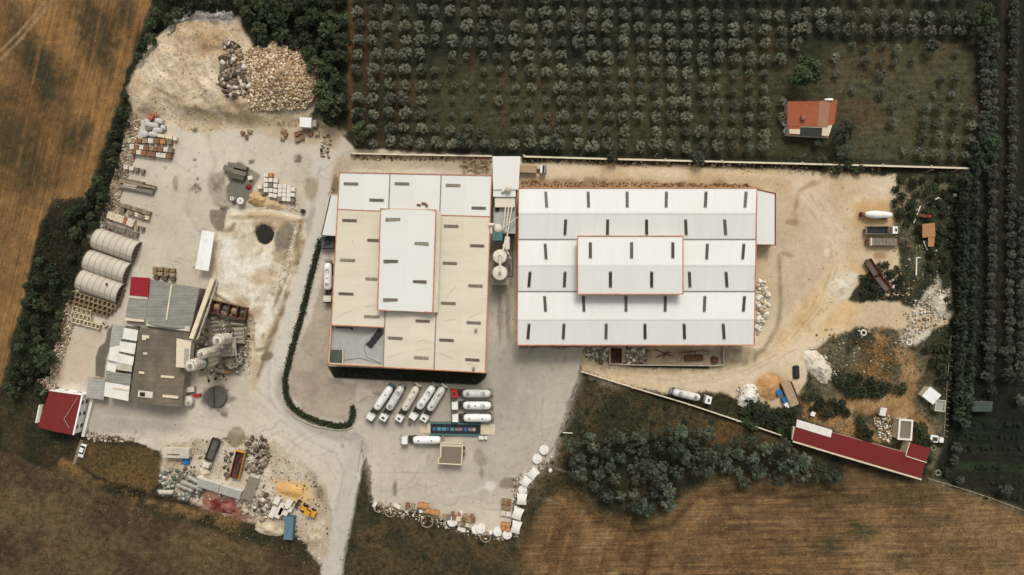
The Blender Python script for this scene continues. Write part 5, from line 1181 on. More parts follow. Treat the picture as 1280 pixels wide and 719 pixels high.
DG = [((461.8, 523.5), (490.2, 481.5), 'leftmost of the five slanted white tankers, with a green rear frame', 0, 'teal'), ((479.2, 522.8), (503, 482.6), 'second slanted white tanker from the left, hatch ring near its cab', 1, 'steel'), ((498.2, 525), (522.6, 481.5), 'middle one of the five slanted white tankers below the factory hall', 2, 'cement'),
      ((515, 523), (543.2, 480.4), 'fourth slanted white tanker from the left, close to its right neighbour', 3, 'steel'), ((529, 525), (555.2, 482.6), 'rightmost of the five slanted white tankers, with pairs of dark hatches', 4, 'cement')]
for a, b, lab, st, fr in DG:
    x, y, dg = between(a, b); tanker(x, y, dg, lab, style=st, frame=fr)
for (x, y, lab, cm, st) in ((590, 491.5, 'red cabbed white tanker, top of the three lying level', 'red_paint', 1), (590.5, 506.5, 'all white tanker, middle of the three lying level', 'white_paint', 3), (591, 522, 'white tanker just above the teal weighbridge, lowest of three level ones', 'white_paint', 0), (528, 549.5, 'lone white tanker level below the weighbridge and beside the small office', 'white_paint', 0)):
    tanker(x, y, 180, lab, cm, st, Lt=8.6, rad=1.22)
tanker(863, 494.6, -13, 'white tanker parked against the slanting wall below the long white warehouse', style=1, Lt=8.6)
tanker(410.5, 352, -90, 'dusty cream tanker parked against the left wall of the cream factory hall', 'cement', 3, 'cement_d', Lt=8.4)

r = thing('tank_trailer', 'white pointed tank trailer with dark red end in the sand yard', 'trailer', W(1096, 268.6, 1.5).xy.to_3d(), R(-2))
s = MB(); s.lathe((-3.9, 0, 1.9), (1, 0, 0), [(0, .35), (.3, .7), (1.6, 1.1), (3.4, 1.25), (6.4, 1.0), (7.6, .85), (8.2, .8)], 22); o = s.build('tank', M['white_tank'], r); o.data.shade_smooth()
s = MB(); s.cyl((-4.9, 0, 1.2), (-4.3, 0, 1.2), .8, n=14); s.box(-4.9, -3.9, -.6, .6, .4, 1.2); s.build('red_end', M['rust'], r)
s = MB(); s.box(-4.6, 4.2, -.5, -.3, .7, 1.0); s.box(-4.6, 4.2, .3, .5, .7, 1.0); s.build('chassis', M['dark_steel'], r); add_wheels(r, (1.8, 3.0), .95)
r = thing('dump_truck', 'dump truck with white cab on the right, middle of three in the sand yard', 'dump truck', W(1101, 288, 1.5).xy.to_3d(), R(0))
cab(r, 2.9, 4.9, M['white_paint'], 3.0)
s = MB(); s.box(-4.8, 2.0, -1.25, 1.25, 1.2, 1.35); s.box(-4.8, 2.0, -1.25, -1.13, 1.35, 2.3); s.box(-4.8, 2.0, 1.13, 1.25, 1.35, 2.3); s.box(-4.8, -4.65, -1.13, 1.13, 1.35, 2.2); s.box(1.88, 2.0, -1.13, 1.13, 1.35, 2.7); s.build('tipper_body', M['steel'], r)
s = MB(); s.box(-4.6, 1.85, -1.1, 1.1, 1.36, 1.42); s.build('body_floor', M['solar'], r); s = MB(); s.box(2.05, 2.85, -1.0, 1.0, 1.0, 2.2); s.build('engine_box', M['rust'], r)
s = MB(); s.box(-4.9, 4.8, -.45, .45, .6, 1.0); s.build('chassis', M['dark_steel'], r); add_wheels(r, (3.9, -1.8, -3.1), 1.0)
r = thing('flatbed_trailer', 'flat trailer with grey load, lowest of three in the sand yard', 'trailer', W(1105, 302.6, 1.5).xy.to_3d(), R(-1))
s = MB(); s.box(-4.4, 4.6, -1.2, 1.2, .95, 1.15); s.build('deck', M['rust'], r)
s = MB()
for i in range(7):
    for j in range(2): s.box(-3.9 + i * 1.1, -2.86 + i * 1.1, -1.1 + j * 1.12, -.04 + j * 1.12, 1.16, 1.9 + .1 * ((i + j) % 3))
s.build('load', M['block_grey'], r); s = MB(); s.box(-4.5, -4.1, -1.2, 1.2, 1.16, 2.3); s.build('headboard', M['block_white'], r); s = MB(); s.box(-5.4, -4.6, -.7, .7, .5, 1.4); s.build('drawbar', M['rust'], r); add_wheels(r, (2.0, 3.2), 1.0)
def wreck(px, py, deg, lab, L_):
    p = W(px, py, 1); r = thing('rusty_trailer', lab, 'trailer', (p.x, p.y, 0), R(deg), 'rusty trailers in the sand yard')
    s = MB(); s.box(-L_ / 2, L_ / 2, -1.2, 1.2, .9, 1.05); s.box(-L_ / 2, L_ / 2, -1.2, -1.1, 1.05, 1.7); s.box(-L_ / 2, L_ / 2, 1.1, 1.2, 1.05, 1.7); s.box(-L_ / 2, -L_ / 2 + .1, -1.1, 1.1, 1.05, 1.6); s.build('bed', M['rust'], r)
    s = MB(); s.box(-L_ / 2 + .2, L_ / 2 - .2, -1.0, .4, 1.06, 1.15); s.build('floor', M['dark_conc'], r)
    s = MB(); s.box(-L_ / 2 - .3, L_ / 2 + .8, -.2, .2, .5, .9); s.build('chassis', M['dark_steel'], r); add_wheels(r, (-1.2, 1.2), 1.0)
wreck(1090.5, 336, -57, 'upper rusty red trailer slanting between the sand and the dark weeds', 6.2); wreck(1102, 353.5, -50, 'lower rusty trailer at the end of the upper one in dark weeds', 6.2)
r = thing('dump_truck', 'dark tipper truck standing at a slant in the lower left materials yard', 'dump truck', W(264.5, 566, 1.5).xy.to_3d(), R(-110))
cab(r, 2.9, 4.8, M['cement'], 2.9, 2.4, False); s = MB(); s.box(-4.6, 2.4, -1.2, 1.2, 1.1, 1.25); s.box(-4.6, 2.4, -1.25, -1.13, 1.25, 2.2); s.box(-4.6, 2.4, 1.13, 1.25, 1.25, 2.2); s.box(-4.7, -4.55, -1.2, 1.2, 1.25, 2.2); s.box(2.3, 2.42, -1.12, 1.12, 1.26, 2.4); s.build('tipper_body', M['dark_steel'], r)
s = MB(); s.lathe((-1, 0, 1.27), (0, 0, 1), [(0, 1.05), (.25, .9), (.5, .1)], 10); s.box(-4.4, 2.2, -1.1, 1.1, 1.26, 1.36); s.build('load', M['dark_conc'], r); s = MB(); s.box(-4.6, 4.6, -.4, .4, .55, 1.0); s.build('chassis', M['dark_steel'], r); add_wheels(r, (3.8, -1.8, -3.0), .98)
r = thing('skip_trailer', 'dark open trailer body with a yellow-orange edge in the materials yard', 'trailer', W(298, 580, 1.3).xy.to_3d(), R(76))
s = MB(); s.box(-4.3, 4.0, -1.4, 1.4, .9, 1.0); s.box(-4.3, 4.0, 1.28, 1.42, 1.0, 2.3); s.box(-4.4, -4.28, -1.3, 1.3, 1.0, 2.2); s.box(3.9, 4.02, -1.3, 1.3, 1.0, 2.2); s.build('body', M['rust'], r)
s = MB(); s.box(-4.4, 4.3, -1.52, -1.38, 1.2, 2.4); s.box(4.0, 4.3, -1.36, 1.4, 1.2, 2.4); s.build('yellow_rail', M['yellow'], r)
s = MB()
for k in range(12): s.cbox(random.uniform(-3.5, 3.4), random.uniform(-.8, .8), 1.02, random.uniform(.5, 1.5), random.uniform(.2, .6), random.uniform(.2, .8), random.uniform(0, 3))
s.build('scrap', M['dark_steel'], r); add_wheels(r, (-1.5, 1.5), 1.15)
# wheel loader
r = thing('wheel_loader', 'yellow wheel loader standing right of the blue container', 'wheel loader', W(384, 638, 1.2).xy.to_3d(), R(150))
s = MB(); s.box(-2.9, -.2, -.9, .9, .8, 2.0); s.box(-2.9, -2.4, -1.1, 1.1, .7, 1.4); s.build('rear_body', M['yellow'], r, bevel=.08)
s = MB(); s.box(.3, 2.0, -.6, .6, .8, 1.6); s.build('front_frame', M['yellow'], r)
s = MB(); s.box(-1.3, .2, -.75, .75, 2.0, 3.1); cc_ = s.build('cab', M['glass'], r); s = MB(); s.box(-1.4, .3, -.85, .85, 3.1, 3.22); s.build('cab_roof', M['yellow'], cc_)
s = MB(); s.beam((1.2, .5, 1.7), (3.2, .6, .8), .2, .35); s.beam((1.2, -.5, 1.7), (3.2, -.6, .8), .2, .35); s.build('lift_arm', M['yellow'], r)
s = MB(); s.add([(3.1, -1.4, .2), (3.1, 1.4, .2), (4.2, 1.4, .15), (4.2, -1.4, .15), (3.1, -1.4, 1.2), (3.1, 1.4, 1.2), (3.5, 1.4, 1.3), (3.5, -1.4, 1.3)], [(0, 1, 2, 3), (0, 4, 5, 1), (0, 3, 7, 4), (1, 5, 6, 2), (4, 7, 6, 5)]); s.build('bucket', M['dark_steel'], r)
add_wheels(r, (-1.7, 1.3), 1.0, .75, .5)
# car
def car(px, py, deg, lab, mm):
    r = thing('parked_car', lab, 'car', W(px, py, .5).xy.to_3d(), R(deg))
    s = MB(); prof = [(-2.15, .35), (-2.15, .85), (-1.9, 1.0), (-1.3, 1.05), (-1.0, 1.08), (1.0, 1.0), (1.9, .85), (2.15, .65), (2.15, .35)]
    n = len(prof); s.add([(x, -.85, z) for x, z in prof] + [(x, .85, z) for x, z in prof], [tuple(range(n)), tuple(range(2 * n - 1, n - 1, -1))] + [(i, (i + 1) % n, n + (i + 1) % n, n + i) for i in range(n)]); b = s.build('body', M[mm], r, bevel=.06)
    s = MB(); s.add([(-1.7, -.74, 1.0), (1.0, -.74, 1.0), (1.0, .74, 1.0), (-1.7, .74, 1.0), (-1.2, -.6, 1.46), (.35, -.6, 1.46), (.35, .6, 1.46), (-1.2, .6, 1.46)], [(4, 5, 6, 7), (0, 1, 5, 4), (1, 2, 6, 5), (2, 3, 7, 6), (3, 0, 4, 7)]); s.build('windows', M['glass'], r)
    s = MB(); s.box(-1.2, .3, -.6, .6, 1.465, 1.5); s.build('roof', M[mm], r)
    s = MB(); s.box(2.12, 2.17, -.75, -.45, .6, .78); s.build('headlight', M['steel'], r); s = MB(); s.box(2.12, 2.17, .45, .75, .6, .78); s.build('headlight', M['steel'], r)
    add_wheels(r, (-1.3, 1.35), .76, .32, .2)
car(103.4, 563.5, -108, 'small white car parked on grass beside the narrow grey concrete strip', 'white_paint')
# small white lorry by the rocks, tractor by the fence
r = thing('box_van', 'small white box lorry at the foot of the rock heap beside the dark trees', 'van', W(386, 154.5, 1.5).xy.to_3d(), R(-4))
s = MB(); s.box(-2.4, 1.2, -1.5, 1.5, .8, 3.0); s.build('cargo_box', M['white_paint'], r); s = MB(); s.box(1.25, 2.6, -1.0, 1.0, .6, 2.3); s.build('cab', M['patch_grey'], r, bevel=.06); s = MB(); s.box(-2.4, 2.5, -.5, .5, .5, .78); s.build('chassis', M['dark_steel'], r); add_wheels(r, (1.8, -1.5), .95, .42, .28)
r = thing('flatbed_lorry', 'small lorry with white cab and beige load above the long white warehouse', 'lorry', W(668, 212, 1.5).xy.to_3d(), R(-2))
cab(r, 1.7, 3.6, M['white_paint'], 2.6, 2.2); s = MB(); s.box(-5.2, .8, -1.3, 1.3, .9, 1.1); s.build('bed', M['wood'], r); s = MB(); s.box(-5.1, .6, -1.25, 1.25, 1.11, 1.9); s.build('load', M['block_tan'], r, bevel=.2); s = MB(); s.box(-5, 3.4, -.4, .4, .5, .88); s.build('chassis', M['dark_steel'], r); add_wheels(r, (2.6, -3.2), .9, .45, .3)
r = thing('tarped_truck', 'beige roofed flatbed with bright blue sheets beside it in the dirt below', 'truck', W(985.5, 493, 1.4).xy.to_3d(), R(-68))
s = MB(); s.box(-4.0, 4.0, -1.0, 1.9, .9, 1.9); s.build('load', M['block_tan'], r, bevel=.15); s = MB(); s.box(-3.9, 4.1, -1.1, 2.0, .6, .88); s.build('bed', M['dark_steel'], r)
s = MB(); s.box(-3.4, 4.0, 2.05, 2.3, .9, 2.1); s.build('side_rail', M['rust'], r); add_wheels(r, (-2.4, 2.4), 1.2, .45, .3)
for (x, y, ang, mm, l, lab) in ((973.8, 491, -68, 'blue', 1.9, 'upper bright blue sheeted crate beside the beige flatbed'), (981, 500, -68, 'blue', 1.9, 'lower deep blue sheeted crate beside the beige flatbed'), (984, 507, -68, 'white_paint', 1.8, 'white crate below the two blue sheeted crates')):
    r = thing('sheeted_crate', lab, 'crate', W(x, y, 1).xy.to_3d(), R(ang)); s = MB(); s.box(-l / 2, l / 2, -.85, .85, .15, 1.3); s.build('sheet', M[mm], r, bevel=.12); s = MB(); s.box(-l / 2, l / 2, -.8, .8, 0, .14); s.build('pallet', M['wood_dk'], r)
r = thing('feed_trough', 'dark rounded trough standing on bare sand left of the white gravel heap', 'trough', W(994.5, 465).xy.to_3d(), R(93))
s = MB(); s.box(-2.1, 2.1, -1.0, 1.0, 0, .9); s.build('tub', M['black'], r, bevel=.35); s = MB(); s.box(-1.6, 1.6, -.6, .6, .9, .93); s.build('water', M['solar'], r)

# ------------------------------------------------------------------ weighbridge and office
r = thing('weighbridge', 'long truck weighbridge with teal side rails, dark deck and beige ramps', 'weighbridge', W(570, 536), R(-1))
s = MB(); s.box(-7.8, 7.6, -1.5, 1.5, .1, .45); s.build('deck', M['solar'], r)
for sy in (-1, 1): s = MB(); s.box(-8.0, 7.8, sy * 1.75 - .25, sy * 1.75 + .25, .1, .8); s.build('side_rail', M['teal'], r)
s = MB(); s.add([(-11.2, -1.6, 0), (-8.02, -1.6, 0), (-8.02, 1.6, 0), (-11.2, 1.6, 0), (-8.02, -1.6, .42), (-8.02, 1.6, .42)], [(0, 1, 4), (3, 5, 2), (0, 4, 5, 3), (1, 2, 5, 4), (0, 3, 2, 1)]); s.build('ramp', M['beige_wall'], r)
s = MB(); s.add([(7.82, -1.6, 0), (12.2, -1.6, 0), (12.2, 1.6, 0), (7.82, 1.6, 0), (7.82, -1.6, .42), (7.82, 1.6, .42)], [(0, 1, 4), (3, 5, 2), (4, 1, 2, 5), (0, 4, 5, 3), (0, 3, 2, 1)]); s.build('ramp', M['beige_wall'], r)
cols = [mat('deck_%s' % n, c(*k), .7, .3, 1.5) for n, k in (('blue', (62, 92, 132)), ('aqua', (76, 142, 146)), ('mauve', (128, 112, 118)), ('ash', (160, 152, 140)))]
for k in range(10): s = MB(); s.box(-7.2 + k * 1.38, -6.3 + k * 1.38 + (k % 3) * .2, -.55, .45, .46, .52); s.build('deck_plate', cols[(0, 1, 1, 0, 1, 2, 2, 0, 2, 3)[k]], r)
s = MB()
for x in (-9, -3, 2.4, 7): s.cyl((x, 2.3, 0), (x, 2.3, 1.0), .1, n=8)
s.cyl((-9, 2.3, .9), (7, 2.3, .9), .05, n=6); s.build('guard_rail', M['dark_steel'], r)
r = thing('weighbridge_office', 'small office with cream parapet and taupe roof below the weighbridge', 'office', W(563, 567)); 
foot = [(551, 553.4), (578.4, 554.6), (576.8, 581), (547.4, 579.4), (548, 572.4), (550.6, 572)]
walls(r, 'wall', M['beige_wall'], foot, 3.3)
Ml = local(r); P = [W(x, y, 3.6) for x, y in foot]; s = MB(Ml)
for p, q in zip(P, P[1:] + P[:1]): s.beam((p.x, p.y, 3.5), (q.x, q.y, 3.5), .28, .4)
s.build('parapet', M['block_cream'], r)
quad(r, 'roof', M['taupe_roof'], [(552.2, 558), (577.2, 559), (575.8, 579.8), (549, 578.4), (549.4, 573.4), (551.6, 573)], 3.42, None, .08)
s = MB(Ml); p = W(578.6, 560, 2); s.cbox(p.x + .3, p.y, 1.6, .8, .9, .8); s.cbox(p.x + .3, p.y - 2, 1.6, .7, .5, .7); s.build('cooling_unit', M['rust'], r)
r = thing('kiosk', 'pair of small cream boxes beside the right ramp of the weighbridge', 'kiosk', W(604, 546.4), R(-2)); s = MB(); s.box(-1.3, .2, -.5, .5, 0, 1.4); s.box(.4, 1.3, -.5, .5, 0, 1.3); s.build('box', M['concrete_w'], r, bevel=.05); s = MB(); s.box(-1.3, 1.3, .55, .65, 0, 1.0); s.build('back_panel', M['steel'], r)

# ------------------------------------------------------------------ house in the orchard
r = thing('orchard_house', 'terracotta roofed cottage with a recess in painted shadow, alone in the orchard', 'house', W(1014, 146))
walls(r, 'wall', M['beige_wall'], [(985.6, 128), (1044, 126), (1040, 158), (1036, 170), (986.6, 167)], 3.6)
quad(r, 'roof', M['terracotta'], [(984.6, 126.8), (1024, 126.4), (1022, 158), (984.6, 157.8)], 4.2, [4.4, 4.4, 3.8, 3.8])
quad(r, 'faded_roof', M['terracotta_old'], [(1024.2, 126.4), (1038, 125.4), (1034.6, 159), (1022.2, 158)], 4.2, [4.4, 4.3, 3.75, 3.8])
quad(r, 'roof', M['terracotta'], [(1038.2, 125), (1047, 124), (1043, 155), (1035, 156.6)], 4.2, [4.3, 4.1, 3.7, 3.75])
quad(r, 'roof', M['terracotta'], [(984.8, 158.2), (1000, 158), (999.4, 169), (986.4, 168)], 3.8, [3.75, 3.75, 3.3, 3.3])
quad(r, 'faded_roof', M['terracotta_old'], [(1028, 159.4), (1037, 159.6), (1035.6, 173), (1028, 170)], 3.4, None)
quad(r, 'recess_shadow', M['black'], [(1000.2, 159), (1027.8, 159.6), (1027, 171), (1000, 169.6)], 3.65, None, .1)  # black sheet standing in for the shadow inside the recess
s = MB(local(r)); p = W(1004.6, 147, 5); s.cbox(p.x, p.y, 3.9, 1.3, 1.2, 1.2); s.cbox(p.x, p.y, 5.12, .8, .7, .1); s.build('chimney', M['brick'], r)
s = MB(local(r)); p = W(1037, 124.6, 4.4); s.cbox(p.x, p.y, 4.2, 1.8, .6, .6); s.cbox(p.x - 1.2, p.y, 4.2, .7, .5, .5); s.build('roof_tank', M['white_tank'], r)
for k, (x, y) in enumerate(((980, 155), (983, 161), (980.5, 164.5))):
    r = thing('white_drum', ['upper of three white drums at the left wall of the cottage', 'right one of three white drums at the left wall of the cottage', 'lowest of three white drums at the left wall of the cottage'][k], 'drum', W(x, y)); s = MB(); s.cyl((0, 0, 0), (0, 0, 1.1), .75 - .08 * k, n=16); s.build('body', M['white_tank'], r); s = MB(); s.cyl((0, 0, 1.1), (0, 0, 1.18), .3, n=12); s.build('lid', M['black'], r)

# ------------------------------------------------------------------ long red shed and the compound at lower right
r = thing('long_red_shed', 'long narrow red metal roof with a white panel at its left end', 'shed', W(1075, 560))
walls(r, 'wall', M['beige_wall'], [(994, 535), (1000, 536), (1040, 541), (1131, 566), (1154, 576), (1150.5, 596.4), (1040, 565), (994, 551)], 3.4)
quad(r, 'red_roof', M['red_roof'], [(995, 533.5), (1038, 547), (1040, 540.4), (1131.6, 566), (1156, 577.6), (1152, 598), (1040, 565.4), (990.8, 550.6)], 4.0, [4.1, 4.1, 4.3, 4.3, 4.2, 3.5, 3.5, 3.5])
quad(r, 'white_roof', M['concrete_w'], [(996.4, 524.4), (1040.4, 537.6), (1038.4, 547), (995.2, 533.8)], 4.3, [4.4, 4.4, 4.2, 4.2])
quad(r, 'porch_roof', M['block_cream'], [(991.6, 533), (995, 534), (992.6, 551), (989.6, 549.6)], 3.2)
Ml = local(r); s = MB(Ml); s.beam(W(990.8, 551.6, 3.4), W(1040, 566.6, 3.4), .5, .35); s.beam(W(1040, 566.6, 3.4), W(1151.6, 599.4, 3.4), .5, .35); s.build('gutter', M['beige_wall'], r)
r = thing('red_annex', 'short red roofed block joined to the right end of the long red shed', 'annex', W(1147, 562))
quad(r, 'roof', M['red_roof'], [(1137.6, 553.4), (1163, 561), (1158, 577.4), (1132.2, 569.4)], 4.4, [4.8, 4.8, 4.5, 4.5]); walls(r, 'wall', M['beige_wall'], [(1138.4, 554.6), (1162, 562), (1157.4, 576.4), (1133.4, 568.6)], 4.2)
s = MB(local(r)); s.beam(W(1132, 570, 4.4), W(1158, 578.2, 4.4), .25, .3); s.beam(W(1137, 553, 4.7), W(1132, 569.4, 4.5), .2, .25); s.build('trim', M['block_cream'], r)
def small_roof(name, lab, cat, x, y, ang, l, w_, h, roofm, wallm='beige_wall', tilt=.3, frame=None, frame_w=.5):
    p = W(x, y, h); r = thing(name, lab, cat, (p.x, p.y, 0), R(ang))
    s = MB(); s.box(-l / 2 + .2, l / 2 - .2, -w_ / 2 + .2, w_ / 2 - .2, -.1, h - .25); s.build('wall', M[wallm], r)
    s = MB(); s.slab([(-l / 2, -w_ / 2, h - tilt / 2), (l / 2, -w_ / 2, h - tilt / 2), (l / 2, w_ / 2, h + tilt / 2), (-l / 2, w_ / 2, h + tilt / 2)], .14); s.build('roof', M[roofm], r)
    if frame:
        s = MB()
        for (a, b, c_, d) in ((-l / 2, l / 2, -w_ / 2, -w_ / 2 + frame_w), (-l / 2, l / 2, w_ / 2 - frame_w, w_ / 2), (-l / 2, -l / 2 + frame_w, -w_ / 2 + frame_w, w_ / 2 - frame_w), (l / 2 - frame_w, l / 2, -w_ / 2 + frame_w, w_ / 2 - frame_w)): s.box(a, b, c_, d, h + .05, h + .4)
        s.build('parapet', M[frame], r)
    else:
        s = MB(); s.box(-l / 2, l / 2, w_ / 2 + .01, w_ / 2 + .12, h + tilt / 2 - .25, h + tilt / 2 + .06); s.build('fascia', M['wood_dk'], r)
    return r
small_roof('white_shed', 'small bright white roof turned like a diamond near the dark tree row', 'shed', 1164.6, 494.5, -38, 4.4, 3.8, 2.8, 'white_tank')
small_roof('grey_shed', 'grey lattice roof just below the diamond shaped white roof', 'shed', 1174.5, 507, -6, 3.2, 3.6, 2.4, 'patch_grey', 'cement_d', .2, 'concrete', .3)
small_roof('flat_outbuilding', 'grey flat roof framed by a white parapet above the long red shed', 'outbuilding', 1131, 537, -4, 4.4, 6.4, 3.2, 'taupe_roof', 'beige_wall', .0, 'concrete_w', .55)
small_roof('green_shed', 'dull green shed roof among the dark trees at the right', 'shed', 1226, 508.5, 0, 7.2, 3.1, 2.8, 'dark_green', 'cement_d', .5)
small_roof('timber_shed', 'orange-brown plank roof among junk right of the parked trailers', 'shed', 1161, 288, 6, 3.9, 4.2, 2.4, 'wood_or', 'wood_dk', .5)
small_roof('timber_lean_to', 'small orange plank lean-to just below the plank roofed shed', 'shed', 1164, 302.5, 0, 1.9, 2.8, 1.9, 'wood_or', 'wood_dk', .2)
small_roof('white_cabin', 'small pale cabin roof left of the scattered bricks at lower right', 'cabin', 1104, 514.6, -10, 1.9, 2.6, 2.0, 'concrete_w')
small_roof('lean_shelter', 'tiny white roofed hut just above the left end of the long red shed', 'hut', 1016.4, 517.6, -20, 1.3, 1.4, 1.8, 'white_tank', 'beige_wall', .1)
r = thing('white_tractor', 'white vehicle with dark parts right of the parapet framed flat roof', 'tractor', W(1169, 548.6, 1).xy.to_3d(), R(-8)); s = MB(); s.box(-2.0, .6, -1.1, 1.1, .7, 1.7); s.build('body', M['white_paint'], r, bevel=.1); s = MB(); s.box(.7, 2.0, -.8, .8, .6, 2.2); s.build('cab', M['white_paint'], r, bevel=.1); s = MB(); s.box(-1.2, .2, -.6, .6, 1.71, 1.9); s.build('engine_cover', M['dark_steel'], r); add_wheels(r, (-1.3, 1.4), 1.1, .5, .35)
# ------------------------------------------------------------------ stacks of blocks, bags, pallets
def stack_mesh(kind, l, w_, h, m1, m2=None):
    l *= 1.12; w_ *= 1.12; h *= 1.25
    s = MB(); s.cur = 1
    for k in range(3): s.box(-l / 2, l / 2, -w_ / 2 + k * (w_ - .12) / 2, -w_ / 2 + k * (w_ - .12) / 2 + .12, 0, .12)
    s.cur = 0
    if kind == 'blocks':
        nx_, ny_ = max(2, round(l / .55)), max(2, round(w_ / .55))
        for i in range(nx_):
            for j in range(ny_):
                x0 = -l / 2 + i * l / nx_; y0 = -w_ / 2 + j * w_ / ny_
                s.box(x0 + .02, x0 + l / nx_ - .02, y0 + .02, y0 + w_ / ny_ - .02, .13, h - random.choice((0, 0, .0, .12)))
    elif kind == 'wrapped': s.tbox(0, 0, .13, l, w_, h - .13, .94)
    elif kind == 'frame':
        for (a, b, c_, d) in ((-l / 2, l / 2, -w_ / 2, -w_ / 2 + .14), (-l / 2, l / 2, w_ / 2 - .14, w_ / 2), (-l / 2, -l / 2 + .14, -w_ / 2 + .15, w_ / 2 - .15), (l / 2 - .14, l / 2, -w_ / 2 + .15, w_ / 2 - .15)): s.box(a, b, c_, d, .13, h)
    elif kind == 'bag':
        prof = [(0, .36), (.15, .5), (.6, .54), (.9, .48), (1.05, .25), (1.1, .08)]
        n = 12; vs = []; fs = []
        for t, rr in prof:
            for i in range(n):
                a = 2 * math.pi * i / n; q = rr * (1 + .13 * abs(math.sin(2 * a))) * random.uniform(.96, 1.04); vs.append((q * l * math.cos(a), q * w_ * math.sin(a), .13 + t * h * .9))
        for k in range(len(prof) - 1): fs += [(k * n + i, k * n + (i + 1) % n, (k + 1) * n + (i + 1) % n, (k + 1) * n + i) for i in range(n)]
        fs.append(tuple((len(prof) - 1) * n + i for i in range(n))); s.add(vs, fs)
    elif kind == 'planks':
        n = max(3, round(w_ / .35))
        for j in range(n): s.box(-l / 2 + random.uniform(0, .3), l / 2 - random.uniform(0, .3), -w_ / 2 + j * w_ / n + .02, -w_ / 2 + (j + 1) * w_ / n - .02, .13, h - random.choice((0, .1, .15)))
    return s
_mesh_cache = {}
def put(name, kind, px, py, ang, l, w_, h, m1, lab, cat, group, var=0):
    key = (kind, round(l, 1), round(w_, 1), round(h, 1), m1, var)
    if key not in _mesh_cache:
        o = stack_mesh(kind, l, w_, h, m1).build(name, [M[m1], M['wood_dk']]); _mesh_cache[key] = o.data
    else:
        o = bpy.data.objects.new(name, _mesh_cache[key]); col.objects.link(o)
    p = W(px, py, h * .8); o.location = (p.x, p.y, 0); o.rotation_euler = (0, 0, R(ang)); return tag(o, lab, cat, group)
def row(name, kind, a, b, n, ang, l, w_, h, mats_, what, where, cat, group, skip=(), jit=.35):
    k2 = 0; tot = n - len(skip)
    for k in range(n):
        if k in skip: continue
        t = k / max(1, n - 1); x = a[0] + (b[0] - a[0]) * t; y = a[1] + (b[1] - a[1]) * t
        mm = mats_[k % len(mats_)] if not isinstance(mats_, dict) else mats_.get(k, mats_['d'])
        lab = '%s, %s from the left %s' % (what, nth(k2), where) if tot > 1 else '%s %s' % (what, where)
        put(name, kind, x + random.uniform(-jit, jit), y + random.uniform(-jit, jit), ang + random.uniform(-3, 3), l, w_, h, mm, lab, cat, group, k % 3); k2 += 1
G = 'pallet stacks along the scrub edge of the yard'
# upper left cluster
for k, (x, y, a, l, w_, mm) in enumerate(((188, 147.5, -8, 1.5, 1.3, 'redorange'), (184, 152, 20, 1.6, 1.4, 'bag'), (199, 151.6, -20, 2.2, 1.4, 'bag'), (186, 155.5, -15, 2.6, 1.4, 'bag'), (193, 157, -12, 2.4, 1.4, 'bag'), (204, 159.5, 0, 1.3, 1.4, 'bag'), (186, 161.5, 10, 1.8, 1.3, 'block_grey'), (197, 163, 0, 2.6, 1.4, 'bag'), (181, 167.5, 30, 2.0, 1.8, 'bag'), (192, 168, -6, 2.6, 1.4, 'bag'))):
    lab = 'pile of red-orange clay pieces topping the upper left stacks' if k == 0 else 'grey bulk bag, %s counted downwards in the jumble over the brick pallets' % nth(k - 1)
    put('bulk_bag' if k else 'clay_pile', 'bag', x, y, a, l, w_, 1.2, mm, lab, 'bulk bag' if k else 'clay pile', 'bulk bags above the brick pallets')
row('clay_pile', 'blocks', (186, 144), (196, 145), 3, -6, .9, .8, .8, ['redorange'], 'small orange clay stack', 'topping the upper left stacks', 'clay pile', G)
row('block_pallet', 'wrapped', (200, 169.5), (219, 173.5), 5, -8, 1.0, 1.0, 1.1, ['block_cream'], 'cream wrapped cube', 'in the curved row over the brick pallets', 'pallet', G)
row('brick_pallet', 'blocks', (174, 176), (212, 177.5), 6, -3, 1.4, 1.3, 1.2, ['brick', 'block_tan', 'block_white', 'brick', 'orange_bag', 'block_grey'], 'pallet of blocks', 'in the upper of three brick pallet rows', 'pallet', G)
row('brick_pallet', 'blocks', (166, 183.5), (214, 188), 9, -5, 1.15, 1.25, 1.3, ['block_white', 'brick', 'block_white', 'brick', 'block_tan', 'brick', 'brick', 'block_white', 'block_grey'], 'pallet of blocks', 'in the middle of three brick pallet rows', 'pallet', G)
row('brick_pallet', 'blocks', (168, 190), (211, 195.5), 8, -6, 1.25, 1.25, 1.3, ['brick', 'block_white', 'redorange', 'brick', 'brick', 'block_white', 'block_white', 'brick'], 'pallet of blocks', 'in the lowest of three brick pallet rows', 'pallet', G)
row('brick_pallet', 'blocks', (158, 209), (178, 214), 4, -8, 1.2, 1.1, 1.0, ['block_white', 'block_white', 'block_grey', 'block_grey'], 'pale block pallet', 'in the short row under the brick pallets', 'pallet', G)
for k, (x, y, l, mm) in enumerate(((166, 227, 6.4, 'block_grey'), (172, 230.5, 10.4, 'block_tan'), (170, 236.5, 10.0, 'block_grey'), (186, 233, 3.4, 'block_grey'), (163, 233, 4.0, 'concrete'))):
    put('beam_stack', 'planks', x, y, -11, l, .95, 1.1, mm, ['short grey precast beam stack at the top left of the beam pile', 'long tan precast beam stack, upper of the two long ones', 'long grey precast beam stack, lowest in the beam pile', 'stubby grey beam stack at the right end of the beam pile', 'pale beam stack tucked at the left end of the beam pile'][k], 'beam stack', 'precast beam stacks')
row('block_pallet', 'blocks', (150, 256), (186, 266.5), 9, -16, 1.15, 1.1, 1.1, ['block_grey', 'block_tan', 'block_grey'], 'grey-tan block pallet', 'in the top row above the vaulted tents', 'pallet', G)
